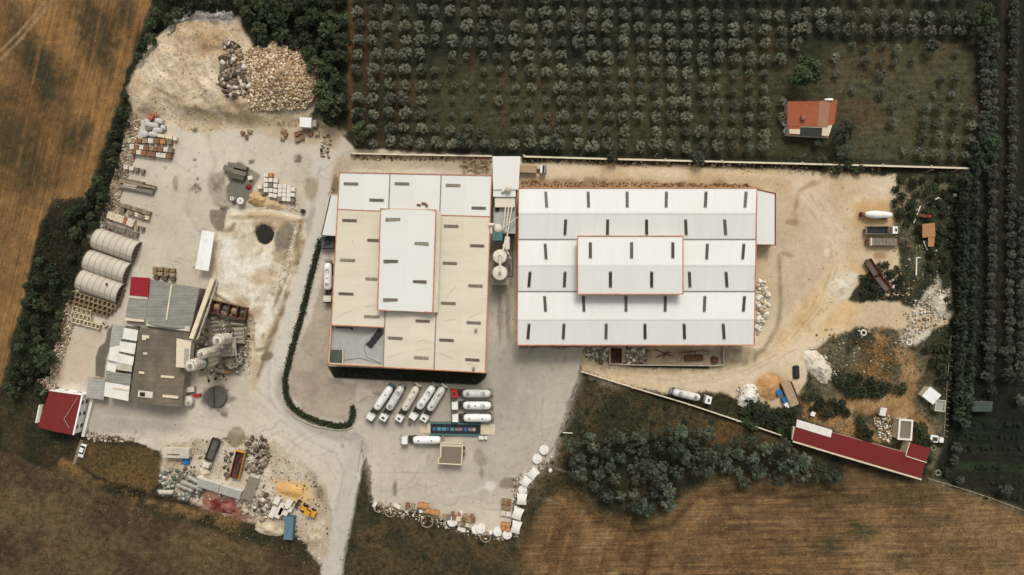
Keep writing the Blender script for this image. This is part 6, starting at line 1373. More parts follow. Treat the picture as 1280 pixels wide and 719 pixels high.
row('block_pallet', 'blocks', (149, 261.5), (184, 272.5), 9, -16, 1.15, 1.1, 1.1, ['block_tan', 'block_grey', 'block_cream'], 'block pallet', 'in the second row above the vaulted tents', 'pallet', G, skip=(2,))
row('block_pallet', 'blocks', (137, 269), (166, 279), 8, -16, .95, 2.0, 1.2, {'d': 'block_cream', 5: 'redorange', 6: 'block_white'}, 'tall cream block stack', 'in the third row above the vaulted tents', 'pallet', G)
row('block_pallet', 'blocks', (164, 282), (178, 286), 3, -16, 1.1, 1.0, 1.1, ['redorange', 'block_tan', 'block_grey'], 'odd block pallet', 'at the right end of the fourth row', 'pallet', G)
row('block_pallet', 'blocks', (132, 281), (170, 293.5), 9, -16, 1.0, 1.2, 1.2, ['block_grey'], 'dark grey block pallet', 'in the row touching the uppermost tent', 'pallet', G)
# cages below the tents
GC = 'open cages and frames below the lowest tent'
row('steel_cage', 'frame', (93, 367), (143, 383), 10, -18, 1.25, 1.35, 1.2, ['block_tan'], 'open square cage', 'in the row touching the lowest tent', 'cage', GC)
row('steel_cage', 'frame', (92, 373.5), (138, 388), 9, -18, 1.25, 1.35, 1.2, ['wood'], 'open square cage', 'in the second cage row', 'cage', GC)
row('steel_cage', 'frame', (90, 379.5), (132, 392.5), 8, -18, 1.25, 1.35, 1.2, ['wood'], 'open square cage', 'in the third cage row', 'cage', GC)
row('steel_cage', 'frame', (152, 362), (146, 380), 4, -50, 1.3, 1.3, 1.0, ['block_tan'], 'open cage', 'leaning by the mouth of the lowest tent', 'cage', GC)
row('cream_crate', 'frame', (94, 386), (112, 391), 4, -14, 1.1, 1.6, 1.1, ['block_cream'], 'cream crate frame', 'in the upper of three cream crate rows', 'crate', GC)
row('cream_crate', 'frame', (92, 394), (112, 399), 5, -14, .95, 1.5, 1.1, ['block_cream'], 'cream crate frame', 'in the middle of three cream crate rows', 'crate', GC)
row('cream_crate', 'frame', (93, 400.5), (123, 408.5), 7, -14, 1.1, 1.4, 1.1, ['block_cream'], 'cream crate frame', 'in the lowest of three cream crate rows', 'crate', GC)
put('cream_crate', 'frame', 130.6, 405.5, 28, 1.0, 1.5, 1.0, 'block_cream', 'cream crate frame standing alone and askew right of the cream rows', 'crate', GC)
row('timber_pallet', 'planks', (194, 336), (216, 338), 4, -3, 1.5, 1.0, 1.1, ['wood'], 'timber stack', 'in the upper row above the corrugated roof', 'pallet', 'timber stacks over the corrugated roof')
row('timber_pallet', 'planks', (194, 341.5), (216, 343.5), 4, -3, 1.5, 1.0, 1.1, ['wood', 'block_tan'], 'timber stack', 'in the middle row above the corrugated roof', 'pallet', 'timber stacks over the corrugated roof')
row('timber_pallet', 'planks', (195, 347), (216, 349), 3, -3, 1.7, 1.0, 1.0, ['wood_dk'], 'dark timber stack', 'right against the corrugated roof', 'pallet', 'timber stacks over the corrugated roof')
# plank stacks and white cubes near the sand cone
for k, (x, y, l, w_, mm) in enumerate(((297, 208, 5.6, 1.1, 'block_grey'), (297, 215.5, 5.0, 1.2, 'block_grey'), (295, 221, 5.0, 1.2, 'dark_conc'), (286, 211, 3.0, 1.6, 'block_grey'))):
    put('slab_stack', 'planks', x, y, -14, l, w_, 1.3, mm, ['longest grey slab stack, top one beside the dark oily patch', 'middle grey slab stack beside the dark oily patch', 'darkest slab stack, lowest one beside the oily patch', 'short grey slab stack left of the longest slab stack'][k], 'slab stack', 'slab stacks by the oily patch')
GW = 'white wrapped cubes near the sand cone'
for k, (x0, y0, x1, y1, n, mm) in enumerate(((333, 219, 333, 238, 4, 0), (338.8, 219, 338.8, 244, 5, 1), (345, 226, 344, 245, 4, 0), (350.5, 233, 350, 249, 4, 0), (356, 233, 355.5, 249, 4, 0), (361.5, 234, 361, 249.5, 4, 0), (366.5, 237, 366, 250.5, 3, 0))):
    for j in range(n):
        t = j / (n - 1); mt_ = 'orange_bag' if (k == 1 and j == 0) else ('block_grey' if (k, j) in ((6, 2), (3, 3), (1, 2)) else 'block_white')
        lab = 'yellow-topped wrapped cube at the top of the white cubes near the sand cone' if mt_ == 'orange_bag' else 'wrapped cube near the sand cone, %s down in the %s column of cubes' % (nth(j), nth(k))
        put('wrapped_cube', 'wrapped', x0 + (x1 - x0) * t, y0 + (y1 - y0) * t, -4, 1.15, 1.15, 1.1, mt_, lab, 'cube', GW, j % 3)
for x, y, mm, lab in ((313, 222.5, 'block_white', 'round pale tub above the small red heap'), (325, 234, 'block_white', 'pale wrapped cube at the left foot of the white cubes'), (329, 241, 'block_grey', 'greyish cube at the lower left of the white cubes')):
    put('wrapped_cube', 'wrapped', x, y, 12, 1.2, 1.1, 1.0, mm, lab, 'cube', GW)
for (x, y, rr, lab) in ((302, 251.5, 1.25, 'big round white lidded drum beside the sand cone'), (291.6, 248.8, .75, 'smaller round white drum left of the big lidded drum')):
    r = thing('lidded_drum', lab, 'drum', W(x, y, 1)); s = MB(); s.lathe((0, 0, 0), (0, 0, 1), [(0, rr * .9), (.9, rr), (1.1, rr * .9)], 20); s.build('body', M['block_white'], r); s = MB(); s.torus((0, 0, 1.05), rr, .1, 22, 5); s.cyl((0, 0, 1.1), (.0, 0, 1.2), .2); s.build('rim', M['dark_steel'], r)
r = thing('oil_drum', 'small black drum at the upper right corner of the settling basin', 'drum', W(379.5, 264.5)); s = MB(); s.cyl((0, 0, 0), (0, 0, 1.1), .7, n=16); s.build('body', M['black'], r); s = MB(); s.torus((0, 0, 1.1), .62, .06, 16, 4); s.build('rim', M['rust'], r)
for k, (x, y) in enumerate(((303, 166), (312, 164), (308, 171), (354, 163), (357, 168), (353, 173), (374, 166), (378, 172), (372, 175), (388, 167), (396, 167), (370, 168), (382, 163))):
    put('brick_pallet', 'blocks', x, y, random.uniform(-30, 30), random.uniform(.9, 1.5), random.uniform(.8, 1.3), .8, random.choice(['brick', 'block_tan', 'wood']), 'loose brown crate, %s from the left among those under the rock heap' % nth([303, 308, 312, 353, 354, 357, 370, 372, 374, 378, 382, 388, 396].index(x)), 'crate', 'loose crates under the rock heap', k % 3)
# south-west: containers, tanks, pale crates
def container(px, py, ang, mroof, mside, lab, L_=6.1, W_=2.45, H_=2.6, nm='shipping_container'):
    p = W(px, py, H_ / 2); r = thing(nm, lab, 'container', (p.x, p.y, 0), R(ang))
    s = MB(); s.box(-L_ / 2 + .08, L_ / 2 - .08, -W_ / 2 + .08, W_ / 2 - .08, .1, H_ - .08); n = int(L_ / .4)
    for k in range(n): x = -L_ / 2 + .2 + k * (L_ - .3) / n; s.box(x, x + .18, -W_ / 2 + .02, -W_ / 2 + .09, .2, H_ - .15); s.box(x, x + .18, W_ / 2 - .09, W_ / 2 - .02, .2, H_ - .15)
    s.build('side_wall', M[mside], r)
    s = MB(); s.box(-L_ / 2, L_ / 2, -W_ / 2, W_ / 2, H_ - .08, H_); s.build('roof', M[mroof], r)
    s = MB()
    for sx in (-1, 1):
        for sy in (-1, 1): s.box(sx * L_ / 2 - .07, sx * L_ / 2 + .07, sy * W_ / 2 - .07, sy * W_ / 2 + .07, 0, H_ + .02)
    s.build('corner_post', M[mside], r)
    s = MB(); s.box(L_ / 2 - .06, L_ / 2, -1.0, -.02, .2, H_ - .2); s.box(L_ / 2 - .06, L_ / 2, .02, 1.0, .2, H_ - .2)
    for y in (-.7, -.3, .3, .7): s.cyl((L_ / 2 + .03, y, .2), (L_ / 2 + .03, y, H_ - .2), .03, n=6)
    s.build('door', M[mside], r)
    return r
container(262.5, 605.5, -17, 'patch_grey', 'concrete_w', 'left one of the two grey roofed containers set end to end', 6.6)
container(289.2, 614, -17, 'patch_grey', 'concrete_w', 'right one of the two grey roofed containers set end to end', 6.8)
container(313.5, 609, 70, 'block_grey', 'concrete_w', 'grey container with white long side, crossing the end of two others', 7.4, 2.7)
container(362.4, 659, 86, 'steelblue', 'steelblue', 'steel-blue container standing alone beside pale crates', 7.0, 2.7)
for k, (x, y, a, l, rr) in enumerate(((240, 607, -20, 7.6, .85), (231, 610, -22, 6.0, .7), (246, 600.5, -28, 6.4, .8), (207, 615.5, -2, 4.6, .7))):
    r = thing('cement_tank', ['long pale tank lying left of the two grey containers', 'thinner pale tank lying under the long pale tank', 'pale tank lying just above the long pale tank', 'short cream tank lying alone at the left of the tank pile'][k], 'tank', W(x, y, 1).xy.to_3d() + Vector((0, 0, 0 if k != 2 else .6)), R(a), 'discarded pale tanks')
    s = MB(); s.lathe((-l / 2, 0, rr + .15), (1, 0, 0), [(0, rr * .4), (.25, rr * .85), (.6, rr), (l - .6, rr), (l - .25, rr * .85), (l, rr * .4)], 18); o = s.build('shell', M['asbestos_l' if k == 3 else 'steel'], r); s = MB()
    for x_ in (-l * .3, 0, l * .3): s.torus((x_, 0, rr + .15), rr, .06, 18, 5, Matrix.Rotation(R(90), 4, 'Y'))
    s.build('band', M['cement'], r); s = MB(); s.box(-l * .35, -l * .25, -rr, rr, 0, .3); s.box(l * .25, l * .35, -rr, rr, 0, .3); s.build('saddle', M['dark_steel'], r)
r = thing('mobile_cabin', 'dirty cream site cabin at the top left of the lower materials yard', 'cabin', W(221, 566, 2).xy.to_3d(), R(-2)); s = MB(); s.box(-3.9, 3.9, -1.4, 1.4, .2, 2.5); s.build('body', M['cement'], r, bevel=.08); s = MB(); s.box(-4, 4, -1.5, 1.5, 2.51, 2.65); s.build('roof', M['asbestos_l'], r); s = MB(); s.box(-2.6, 1.2, -.6, -.3, 2.66, 2.74); s.build('roof_rib', M['rust'], r)
r = thing('blue_tarp', 'bright blue tarpaulin over a box below the dirty cream cabin', 'tarpaulin', W(231.6, 577, 1).xy.to_3d(), R(10)); s = MB(); s.tbox(0, 0, 0, 2.2, 2.4, 1.1, .75); s.build('sheet', M['blue'], r, bevel=.1); s = MB(); s.torus((0, 0, .25), 1.35, .03, 16, 4); s.build('rope', M['white_paint'], r)
r = thing('white_cloth_heap', 'cream sheet slumped over the nose of the slanting tipper truck', 'sheet', W(256, 589, .5).xy.to_3d(), R(20)); s = MB(); s.tbox(0, 0, 0, 3.2, 2.6, 1.0, .7); s.build('sheet', M['block_cream'], r, bevel=.25); s = MB(); s.tbox(-2, -1.6, 0, 2.4, 1.8, .8, .7); s.build('fold', M['block_white'], r, bevel=.2)
GP = 'pale crates left of the blue container'
for k, (x, y, l, w_) in enumerate(((341.5, 640, 1.5, 3.2), (348.5, 641.5, 1.6, 2.6), (352.5, 633.5, 1.7, 1.7), (360.5, 630.5, 1.8, 2.4), (357, 641, 1.5, 1.3), (346.5, 626, 1.6, 1.9), (352, 639, 1.2, 2.4), (363, 637, 1.2, 1.2))):
    put('pale_crate', 'wrapped', x, y, -24, l, w_, 1.3, 'block_white', ['tallest pale crate, leftmost beside the blue container', 'long pale crate just right of the leftmost one', 'square pale crate in the middle of the group by the blue container', 'large pale crate at the upper right, near the yellow loader', 'small pale crate touching the top of the blue container', 'pale crate at the top, pointing at the yellow sand', 'narrow pale crate squeezed between the long and small ones', 'smallest pale crate under the large upper right one'][k], 'crate', GP)
GR = 'grey boulders left of the pale crates'
# lower edge of front yard
row('timber_crate', 'blocks', (509, 631.5), (516, 633), 2, -10, 1.2, 1.3, 1.0, ['brick', 'block_tan'], 'dull brown crate', 'starting the front yard edge row', 'crate', 'crates along the front yard edge')
row('orange_crate', 'bag', (525.5, 632), (532, 633), 2, -8, 1.5, 1.5, 1.3, ['orange_bag'], 'orange bulk bag', 'in the upper orange pair', 'bulk bag', 'orange bulk bags along the front yard edge')
row('orange_crate', 'bag', (534.5, 639.5), (546, 642), 3, -10, 1.3, 1.4, 1.2, ['orange_bag'], 'orange bulk bag', 'in the lower orange row', 'bulk bag', 'orange bulk bags along the front yard edge')
row('timber_crate', 'blocks', (555, 646), (592, 650), 7, -8, 1.2, 1.3, 1.0, ['block_tan', 'block_grey', 'brick', 'block_cream', 'brick', 'block_tan', 'brick'], 'block pallet', 'along the lower yard edge', 'crate', 'crates along the front yard edge')
row('timber_crate', 'blocks', (566, 642.5), (590, 646), 4, -5, 1.0, 1.1, .9, ['brick', 'redorange', 'block_tan', 'brick'], 'brick stack', 'behind the yard edge pallets', 'crate', 'crates along the front yard edge')
row('timber_crate', 'blocks', (580, 655), (584, 656), 2, -8, 1.1, 1.0, .9, ['block_grey', 'block_cream'], 'greyish block stack', 'just above the twin white discs', 'crate', 'crates along the front yard edge')
for j, (x, y) in enumerate(((630, 627), (636.5, 628), (629.5, 634), (636, 635), (629, 641), (635.5, 642))):
    put('block_pallet', 'blocks', x, y, -4, 1.3, 1.3, 1.2, ['wood', 'brick', 'wood', 'wood', 'block_cream', 'block_white'][j], 'block pallet left of the white shells, %s row down, %s one' % (nth(j // 2), 'right' if j % 2 else 'left'), 'pallet', 'block pallets left of the white shells')
for j, (x, y) in enumerate(((629, 656), (634.5, 657), (629, 661), (635, 662))):
    put('orange_crate', 'bag', x, y, 0, 1.2, 1.3, 1.1, 'orange_bag', '%s %s orange bag beside the lowest white shell' % (('upper', 'lower')[j // 2], ('left', 'right')[j % 2]), 'bulk bag', 'orange bulk bags by the white shells')
GS = 'white precast shells along the yard edge'
for k, (x, y, a, l, w_) in enumerate(((666.3, 592.3, -42, 3.0, 3.3), (657.2, 602.5, -38, 3.0, 3.0), (652.2, 624.5, -4, 3.3, 3.2), (646.8, 642.6, -20, 3.3, 3.4), (645, 659.6, -14, 3.1, 3.6))):
    p = W(x, y, 1.4); r = thing('precast_shell', '%s white curved precast shell counted down the right yard edge' % ['first', 'second', 'third', 'fourth', 'lowest'][k], 'precast shell', (p.x, p.y, 0), R(a), GS)
    s = MB(); vs = []; fs = []; n = 8
    for i in range(n + 1):
        t = i / n * 2 - 1; yy = t * w_ / 2; zz = 1.1 + .45 * (1 - t * t); cc = .12 * (t * t)
        vs += [(-l / 2 + .3 - cc * 2.4, yy, zz), (l / 2 - .3 + cc * 2.4, yy, zz), (-l / 2 + .3 - cc * 2.4, yy, 0), (l / 2 - .3 + cc * 2.4, yy, 0)]
    for i in range(n): b = i * 4; fs += [(b, b + 1, b + 5, b + 4), (b, b + 4, b + 6, b + 2), (b + 1, b + 3, b + 7, b + 5)]
    fs += [(0, 2, 3, 1), (n * 4, n * 4 + 1, n * 4 + 3, n * 4 + 2)]; s.add(vs, fs); s.build('body', M['concrete_w'], r)
    s = MB(); s.box(-l / 2 + .2, l / 2 - .2, -w_ / 2 - .12, -w_ / 2 - .01, .1, 1.15); s.build('end_lip', M['concrete'], r)
for k, (x, y, rr, lab) in enumerate(((680, 562.6, 1.5, 'topmost round white disc at the right yard edge'), (671.3, 573.6, 1.55, 'round white disc just above the first curved shell'), (653.2, 612.2, 1.4, 'round white disc between the second and third curved shells'), (634, 668, 1.5, 'round white disc touching the lowest orange bags'), (622, 664.6, 1.45, 'round white disc left of the one by the orange bags'), (595.4, 661.6, 1.5, 'left one of the twin overlapping white discs'), (601, 660, 1.55, 'right one of the twin overlapping white discs'), (565.6, 651.5, 1.7, 'large white disc below the middle of the yard edge pallets'), (613.4, 666, .6, 'tiny white disc between the twin discs and the next ones'), (688, 588, .6, 'small white oval alone in the grass right of the shells'))):
    r = thing('concrete_disc', lab, 'disc', W(x, y, .4).xy.to_3d() + Vector((0, 0, .15 * (k == 6))), 0, 'white concrete discs round the yard edge'); h_ = .9 + .35 * (k == 6)
    s = MB(); s.lathe((0, 0, 0), (0, 0, 1), [(0, rr), (h_ - .15, rr), (h_, rr * .9), (h_ + .08, .1)], 22); s.build('body', M['concrete_w'], r); s = MB(); s.cyl((rr * .35, -rr * .3, h_), (rr * .35, -rr * .3, h_ + .12), .14, n=10); s.build('lifting_hole', M['dark_conc'], r)
for k, (x, y, rr, lab) in enumerate(((488.2, 638.6, 1.75, 'clear hoop ring second from the left on the dark grass'), (473.5, 633.5, 1.6, 'faint hoop ring at the left end of the front yard edge'), (534, 651.5, 1.85, 'hoop ring below the orange bags on dark grass'), (497, 634, 1.2, 'small hoop ring right beside the white box in the grass'), (607, 671, 1.6, 'hoop ring half hidden below the twin white discs'))):
    r = thing('concrete_ring', lab, 'ring', W(x, y), 0, 'hoop rings below the front yard'); s = MB(); s.torus((0, 0, .3), rr, .14, 30, 6); s.build('band', M['block_tan'], r)
    s = MB(); s.torus((0, 0, .12), rr, .12, 30, 5); s.build('foot', M['block_grey'], r)
for x, y, a, l, w_, lab in ((496.5, 632.5, -35, 2.2, 1.1, 'white slab lying beside the small hoop ring'), (468.5, 630.5, 60, 1.6, 1.0, 'pinkish white slab at the left end of the front yard edge'), (577, 662, -20, 2.4, .9, 'pale slab lying left of the twin white discs'), (576, 643, 80, 1.9, 1.0, 'pale pointed slab among the pallets of the front yard edge'), (526, 639, 0, 1.0, .9, 'small pale cube under the orange bags')):
    put('white_slab', 'wrapped', x, y, a, l, w_, .6, 'block_white', lab, 'slab', 'white slabs round the front yard')
# fenced corner and steel racks above the cream hall
r = thing('scrap_rack', 'steel framed rack full of tangled scrap above the cream factory hall', 'scrap rack', W(597, 209)); Ml = local(r)
s = MB(Ml)
for a, b in (((580, 199), (614, 199)), ((580, 219), (614, 219)), ((580, 199), (580, 219)), ((608, 199), (608, 216)), ((594, 199), (594, 219))): s.beam(W(*a, 1.9), W(*b, 1.9), .15, .15)
for x in (580, 594, 608):
    for y in (199, 219): s.beam(W(x, y, 0), W(x, y, 0) + Vector((0, .01, 1.9)), .15, .15)
s.build('frame', M['rust'], r)
s = MB(Ml)
for k in range(71):
    p = W(random.uniform(582, 612), random.uniform(200, 217), .5); a = random.uniform(0, 3.2); l = random.uniform(.5, 3); z = random.uniform(.1, 1.4)
    s.beam((p.x, p.y, z), (p.x + l * math.cos(a), p.y + l * math.sin(a) * .5, z + random.uniform(-.2, .4)), random.uniform(.1, .4), .15)
s.build('scrap', M['block_tan'], r)
for k, (a, b, w_, lab) in enumerate((((1142, 279), (1150.5, 257.5), .4, 'long white pole leaning uphill among junk left of the plank shed'), ((1137, 268), (1146, 262), .3, 'short thin pole crossing behind the long white pole'), ((1159, 253.4), (1174, 247.2), .4, 'white pole lying by the faint track at upper right'), ((1145.6, 322), (1145.2, 344.4), .45, 'upright white pole below the junk, with a bent top'), ((1145, 322.4), (1150.6, 322.2), .4, 'bent top piece of the upright white pole'), ((1152, 297), (1159, 312.6), .3, 'thin green-grey pole slanting beside the small plank lean-to'), ((703, 541), (716, 541.6), .35, 'short white pole at the end of the thin fence by the front yard'), ((1018, 530), (1018, 541), .3, 'grey pipe standing by the left end of the red shed'))):
    s = MB(); s.cyl(W(*a, .35), W(*b, .6), w_ / 2, n=8); tag(s.build('loose_pole', M['concrete_w']), lab, 'pole', 'loose poles in the junk land')
r = thing('red_machine', 'small red machine half hidden in junk above the plank roofed shed', 'machine', W(1154, 270, .5).xy.to_3d(), R(-12)); s = MB(); s.box(-1.8, 1.2, -.5, .5, .3, .9); s.build('body', M['rust'], r); s = MB(); s.box(1.25, 2.2, -.5, .6, .3, 1.1); s.build('red_end', M['red_paint'], r)
s = MB(); s.tbox(0, 0, 0, .9, 1.0, .5, .7); o = s.build('white_crate', M['concrete_w']); o.location = W(1193.4, 244).xy.to_3d(); tag(o, 'small white box alone at the edge of the dark trees', 'box')
for k, (x, y) in enumerate(((1104.6, 522), (1119, 524.5), (1166, 560), (1172, 591), (1136, 428), (1079, 416))):
    s = MB(); s.torus((0, 0, .2), .8, .25, 16, 6); o = s.build('concrete_collar', M['concrete_w' if k in (4, 5) else 'block_grey']); o.location = W(x, y).xy.to_3d(); tag(o, ['pale ring on the rubble below the small pale cabin', 'pale ring left of the parapet framed roof', 'pale ring right of the red annex', 'pale ring at the far right end of the red shed', 'pale ring at the right of the orange weeds', 'bright pale ring at the top of the orange weeds'][k], 'ring', 'pale rings on waste ground')

# ------------------------------------------------------------------ boundary walls and fences
def wall_line(name, lab, cat, pts, w_, h, m1, cap, step=None):
    r = thing(name, lab, cat, W(*pts[0])); Ml = local(r); s = MB(Ml); c2 = MB(Ml)
    for a, b in zip(pts, pts[1:]):
        s.beam(W(*a, h / 2 - .15), W(*b, h / 2 - .15), w_, h + .3); c2.beam(W(*a, h + .05), W(*b, h + .05), w_ + .08, .1)
    s.build('wall_body', M[m1], r); c2.build('coping', M[cap], r)
    if step:
        a, b = pts[0], pts[-1]; n = int(math.hypot(a[0] - b[0], a[1] - b[1]) / step); p3 = MB(Ml)
        for a, b in zip(pts, pts[1:]):
            n = max(1, int(math.hypot(a[0] - b[0], a[1] - b[1]) / step))
            for k in range(n): q = W(a[0] + (b[0] - a[0]) * k / n, a[1] + (b[1] - a[1]) * k / n); p3.cbox(q.x, q.y, 0, w_ + .25, w_ + .25, h + .2)
        p3.build('pier', M[m1], r)
    return r
wall_line('boundary_wall', 'long thin white boundary wall between the orchard and the sand yard', 'wall', [(655, 196), (760, 199), (900, 202.5), (1000, 205), (1100, 207.5), (1220, 211)], .3, 1.8, 'wallcap', 'block_cream', 60)
wall_line('orchard_wall', 'shorter boundary wall above the cream factory hall, up to the tall canopy', 'wall', [(440, 192), (500, 193.4), (560, 194.5), (615, 195.4)], .25, 1.5, 'wallcap', 'block_cream', 50)
wall_line('yard_wall', 'slanting pale retaining wall between sand yard and rough grass', 'wall', [(727, 464.5), (790, 484), (860, 505), (920, 525), (976, 544)], .3, 1.3, 'wallcap', 'block_cream', 60)
wall_line('hedge_kerb', 'curved pale kerb round the hedge at the bend of the road', 'kerb', [(352.6, 494), (358, 510), (370, 522), (392, 532), (416, 537), (432, 537.4), (440, 534)], .35, .4, 'concrete', 'concrete')
def fence(lab, pts, h=1.8, step=10, m1='wood', name='wire_fence'):
    r = thing(name, lab, 'fence', W(*pts[0])); Ml = local(r); s = MB(Ml); q = MB(Ml)
    for a, b in zip(pts, pts[1:]):
        d = math.hypot(a[0] - b[0], a[1] - b[1]); n = max(1, int(d / step))
        for k in range(n + 1): p = W(a[0] + (b[0] - a[0]) * k / n, a[1] + (b[1] - a[1]) * k / n); s.cyl((p.x, p.y, -.1), (p.x, p.y, h), .09, n=6)
        for z in (.5, h - .15): q.beam(W(*a, z), W(*b, z), .07, .07)
    s.build('post', M[m1], r); q.build('rail', M[m1], r); return r
fence('thin pale fence down the right side of the front yard', [(726, 468), (716, 500), (704, 536), (690, 560), (682, 574)], m1='concrete')
fence('fence with pale posts along the foot of the tall dark tree row', [(1189, 420), (1184, 480), (1180, 545)], m1='concrete', step=7)
fence('pale rubble edged fence running from the red shed to the lower right corner', [(1160, 598), (1200, 610), (1240, 623), (1285, 640)], m1='wallcap', step=8)
fence('double timber fence in the grass wedge beside the road', [(453, 562), (458, 590), (464, 610)], m1='wood', step=6)
for k, (x, y) in enumerate(((800, 192), (695, 190), (818, 196), (1000, 197), (1188, 216), (1156, 216))):
    r = thing('utility_post', ['leaning post beside the long white boundary wall near its first third', 'post at the left end of the long white boundary wall', 'post standing on the long white boundary wall above the warehouse', 'post beside the wall below the terracotta cottage', 'post near the right end of the long boundary wall', 'post left of the right end of the long boundary wall'][k], 'post', W(x, y)); s = MB(); s.cyl((0, 0, -.1), (.2, .3, 3.6), .1, .07, 8); s.build('shaft', M['wallcap'], r); s = MB(); s.beam((-.3, .3, 3.5), (.7, .3, 3.5), .08, .08); s.build('crossarm', M['wood_dk'], r)

# ------------------------------------------------------------------ heaps
rock_m = vcol_mat('broken_rock', var=.2, scale=2.5, bump=.3)
def heap(name, lab, px, py, rx, ry, h, ca, cb, ang=0, seed=0, rough=.3, cat='heap', n=48):
    p = W(px, py); rr = np.linspace(0, 1, 18); aa = np.linspace(0, 2 * np.pi, n, endpoint=False)
    Rr, A = np.meshgrid(rr, aa, indexing='ij')
    wob = 1 + .22 * fbm(np.cos(A) * 3 + seed, np.sin(A) * 3, 1.5, 3, seed)
    x = Rr * np.cos(A) * rx * MPP * wob; y = Rr * np.sin(A) * ry * MPP * wob
    ca_, sa_ = math.cos(R(ang)), math.sin(R(ang)); X = x * ca_ - y * sa_; Y = x * sa_ + y * ca_
    z = h * (1 - Rr) ** .9 + rough * fbm(X + seed * 9, Y, 1.2, 4, seed) * (1 - Rr ** 3) * h * .5 - .12 * Rr - .05
    V = np.stack([X, Y, z], -1).reshape(-1, 3); t = np.clip(.5 + fbm(X, Y, 1.6, 4, seed + 3) * 1.4, 0, 1).reshape(-1)[:, None]
    C = np.array(ca) * t + np.array(cb) * (1 - t); F = []
    for i in range(17):
        for j in range(n): F.append((i * n + j, (i + 1) * n + j, (i + 1) * n + (j + 1) % n, i * n + (j + 1) % n))
    o = fast_mesh(name, V, F, C, rock_m, smooth=True); o.location = (p.x, p.y, float(terrain(np.array([p.x]), np.array([p.y]))[0])); return tag(o, lab, cat)
heap('sand_cone', 'pointed cone of tan sand between the small red heap and the white cubes', 322, 249, 13, 10, 2.4, c(196, 166, 124), c(176, 146, 104), -10, 3, .5)
heap('sand_heap', 'low pale sand mound right of the pointed sand cone', 342, 256, 16, 7, 1.1, c(200, 176, 140), c(180, 156, 120), -10, 4)
heap('red_heap', 'small red heap of material touching the top of the sand cone', 311, 234, 5, 4.5, .9, c(140, 36, 36), c(110, 50, 44), 0, 5, .6)
heap('white_gravel_heap', 'large white gravel heap in the sand yard beside the dark weeds', 1022, 458, 13, 25, 2.6, c(218, 210, 194), c(192, 180, 160), 38, 6, .6)
heap('orange_sand_heap', 'smooth orange-brown sand heap beside the white rubble heap', 961, 484, 17, 17, 2.0, c(168, 124, 78), c(190, 152, 108), 0, 7, .3)
heap('white_rubble_heap', 'white rubble heap left of the orange-brown sand heap', 935, 496, 14, 17, 1.8, c(220, 214, 204), c(190, 184, 172), -30, 8, .7)
heap('sand_heap', 'pale golden sand heap at the foot of the retaining wall track', 1048, 360, 14, 13, .8, c(208, 198, 178), c(190, 172, 142), 0, 9, .5)
heap('yellow_sand_heap', 'flat yellow sand heap above the yellow wheel loader', 362, 613, 21, 10, 1.2, c(208, 164, 104), c(196, 152, 96), -10, 10, .4)
heap('mud_heap', 'cream mud heap left of the blue container', 337, 661, 20, 10, 1.4, c(196, 182, 156), c(170, 154, 126), -12, 11, .7)
heap('mud_heap', 'cream mud heap at lower right of the yellow loader', 393, 672, 12, 12, 1.2, c(190, 174, 148), c(166, 148, 120), -40, 12, .8)
heap('red_soil_heap', 'dark red soil heap below the two grey containers', 281, 634, 33, 9, 1.2, c(92, 34, 30), c(150, 100, 84), -12, 13, .7)
heap('ash_heap', 'pale grey ash heap at the left of the oily patch', 272, 228, 9, 15, 1.0, c(160, 150, 132), c(140, 130, 114), 0, 14, .5)
heap('ash_heap', 'grey slumped heap just above the top edge of the settling basin', 281, 257, 9, 7, .9, c(170, 160, 140), c(120, 112, 98), 0, 15, .7)
heap('rock_heap', 'broad heap of broken tan rock beside the dark trees at the top', 353, 98, 46, 42, 4.2, c(178, 150, 116), c(150, 122, 88), 0, 16, .5, n=90)
heap('white_chalk_heap', 'white chalk heap at the far right edge of the junk land', 1176, 380, 10, 16, 1.2, c(208, 200, 180), c(180, 170, 148), 0, 17, .8)

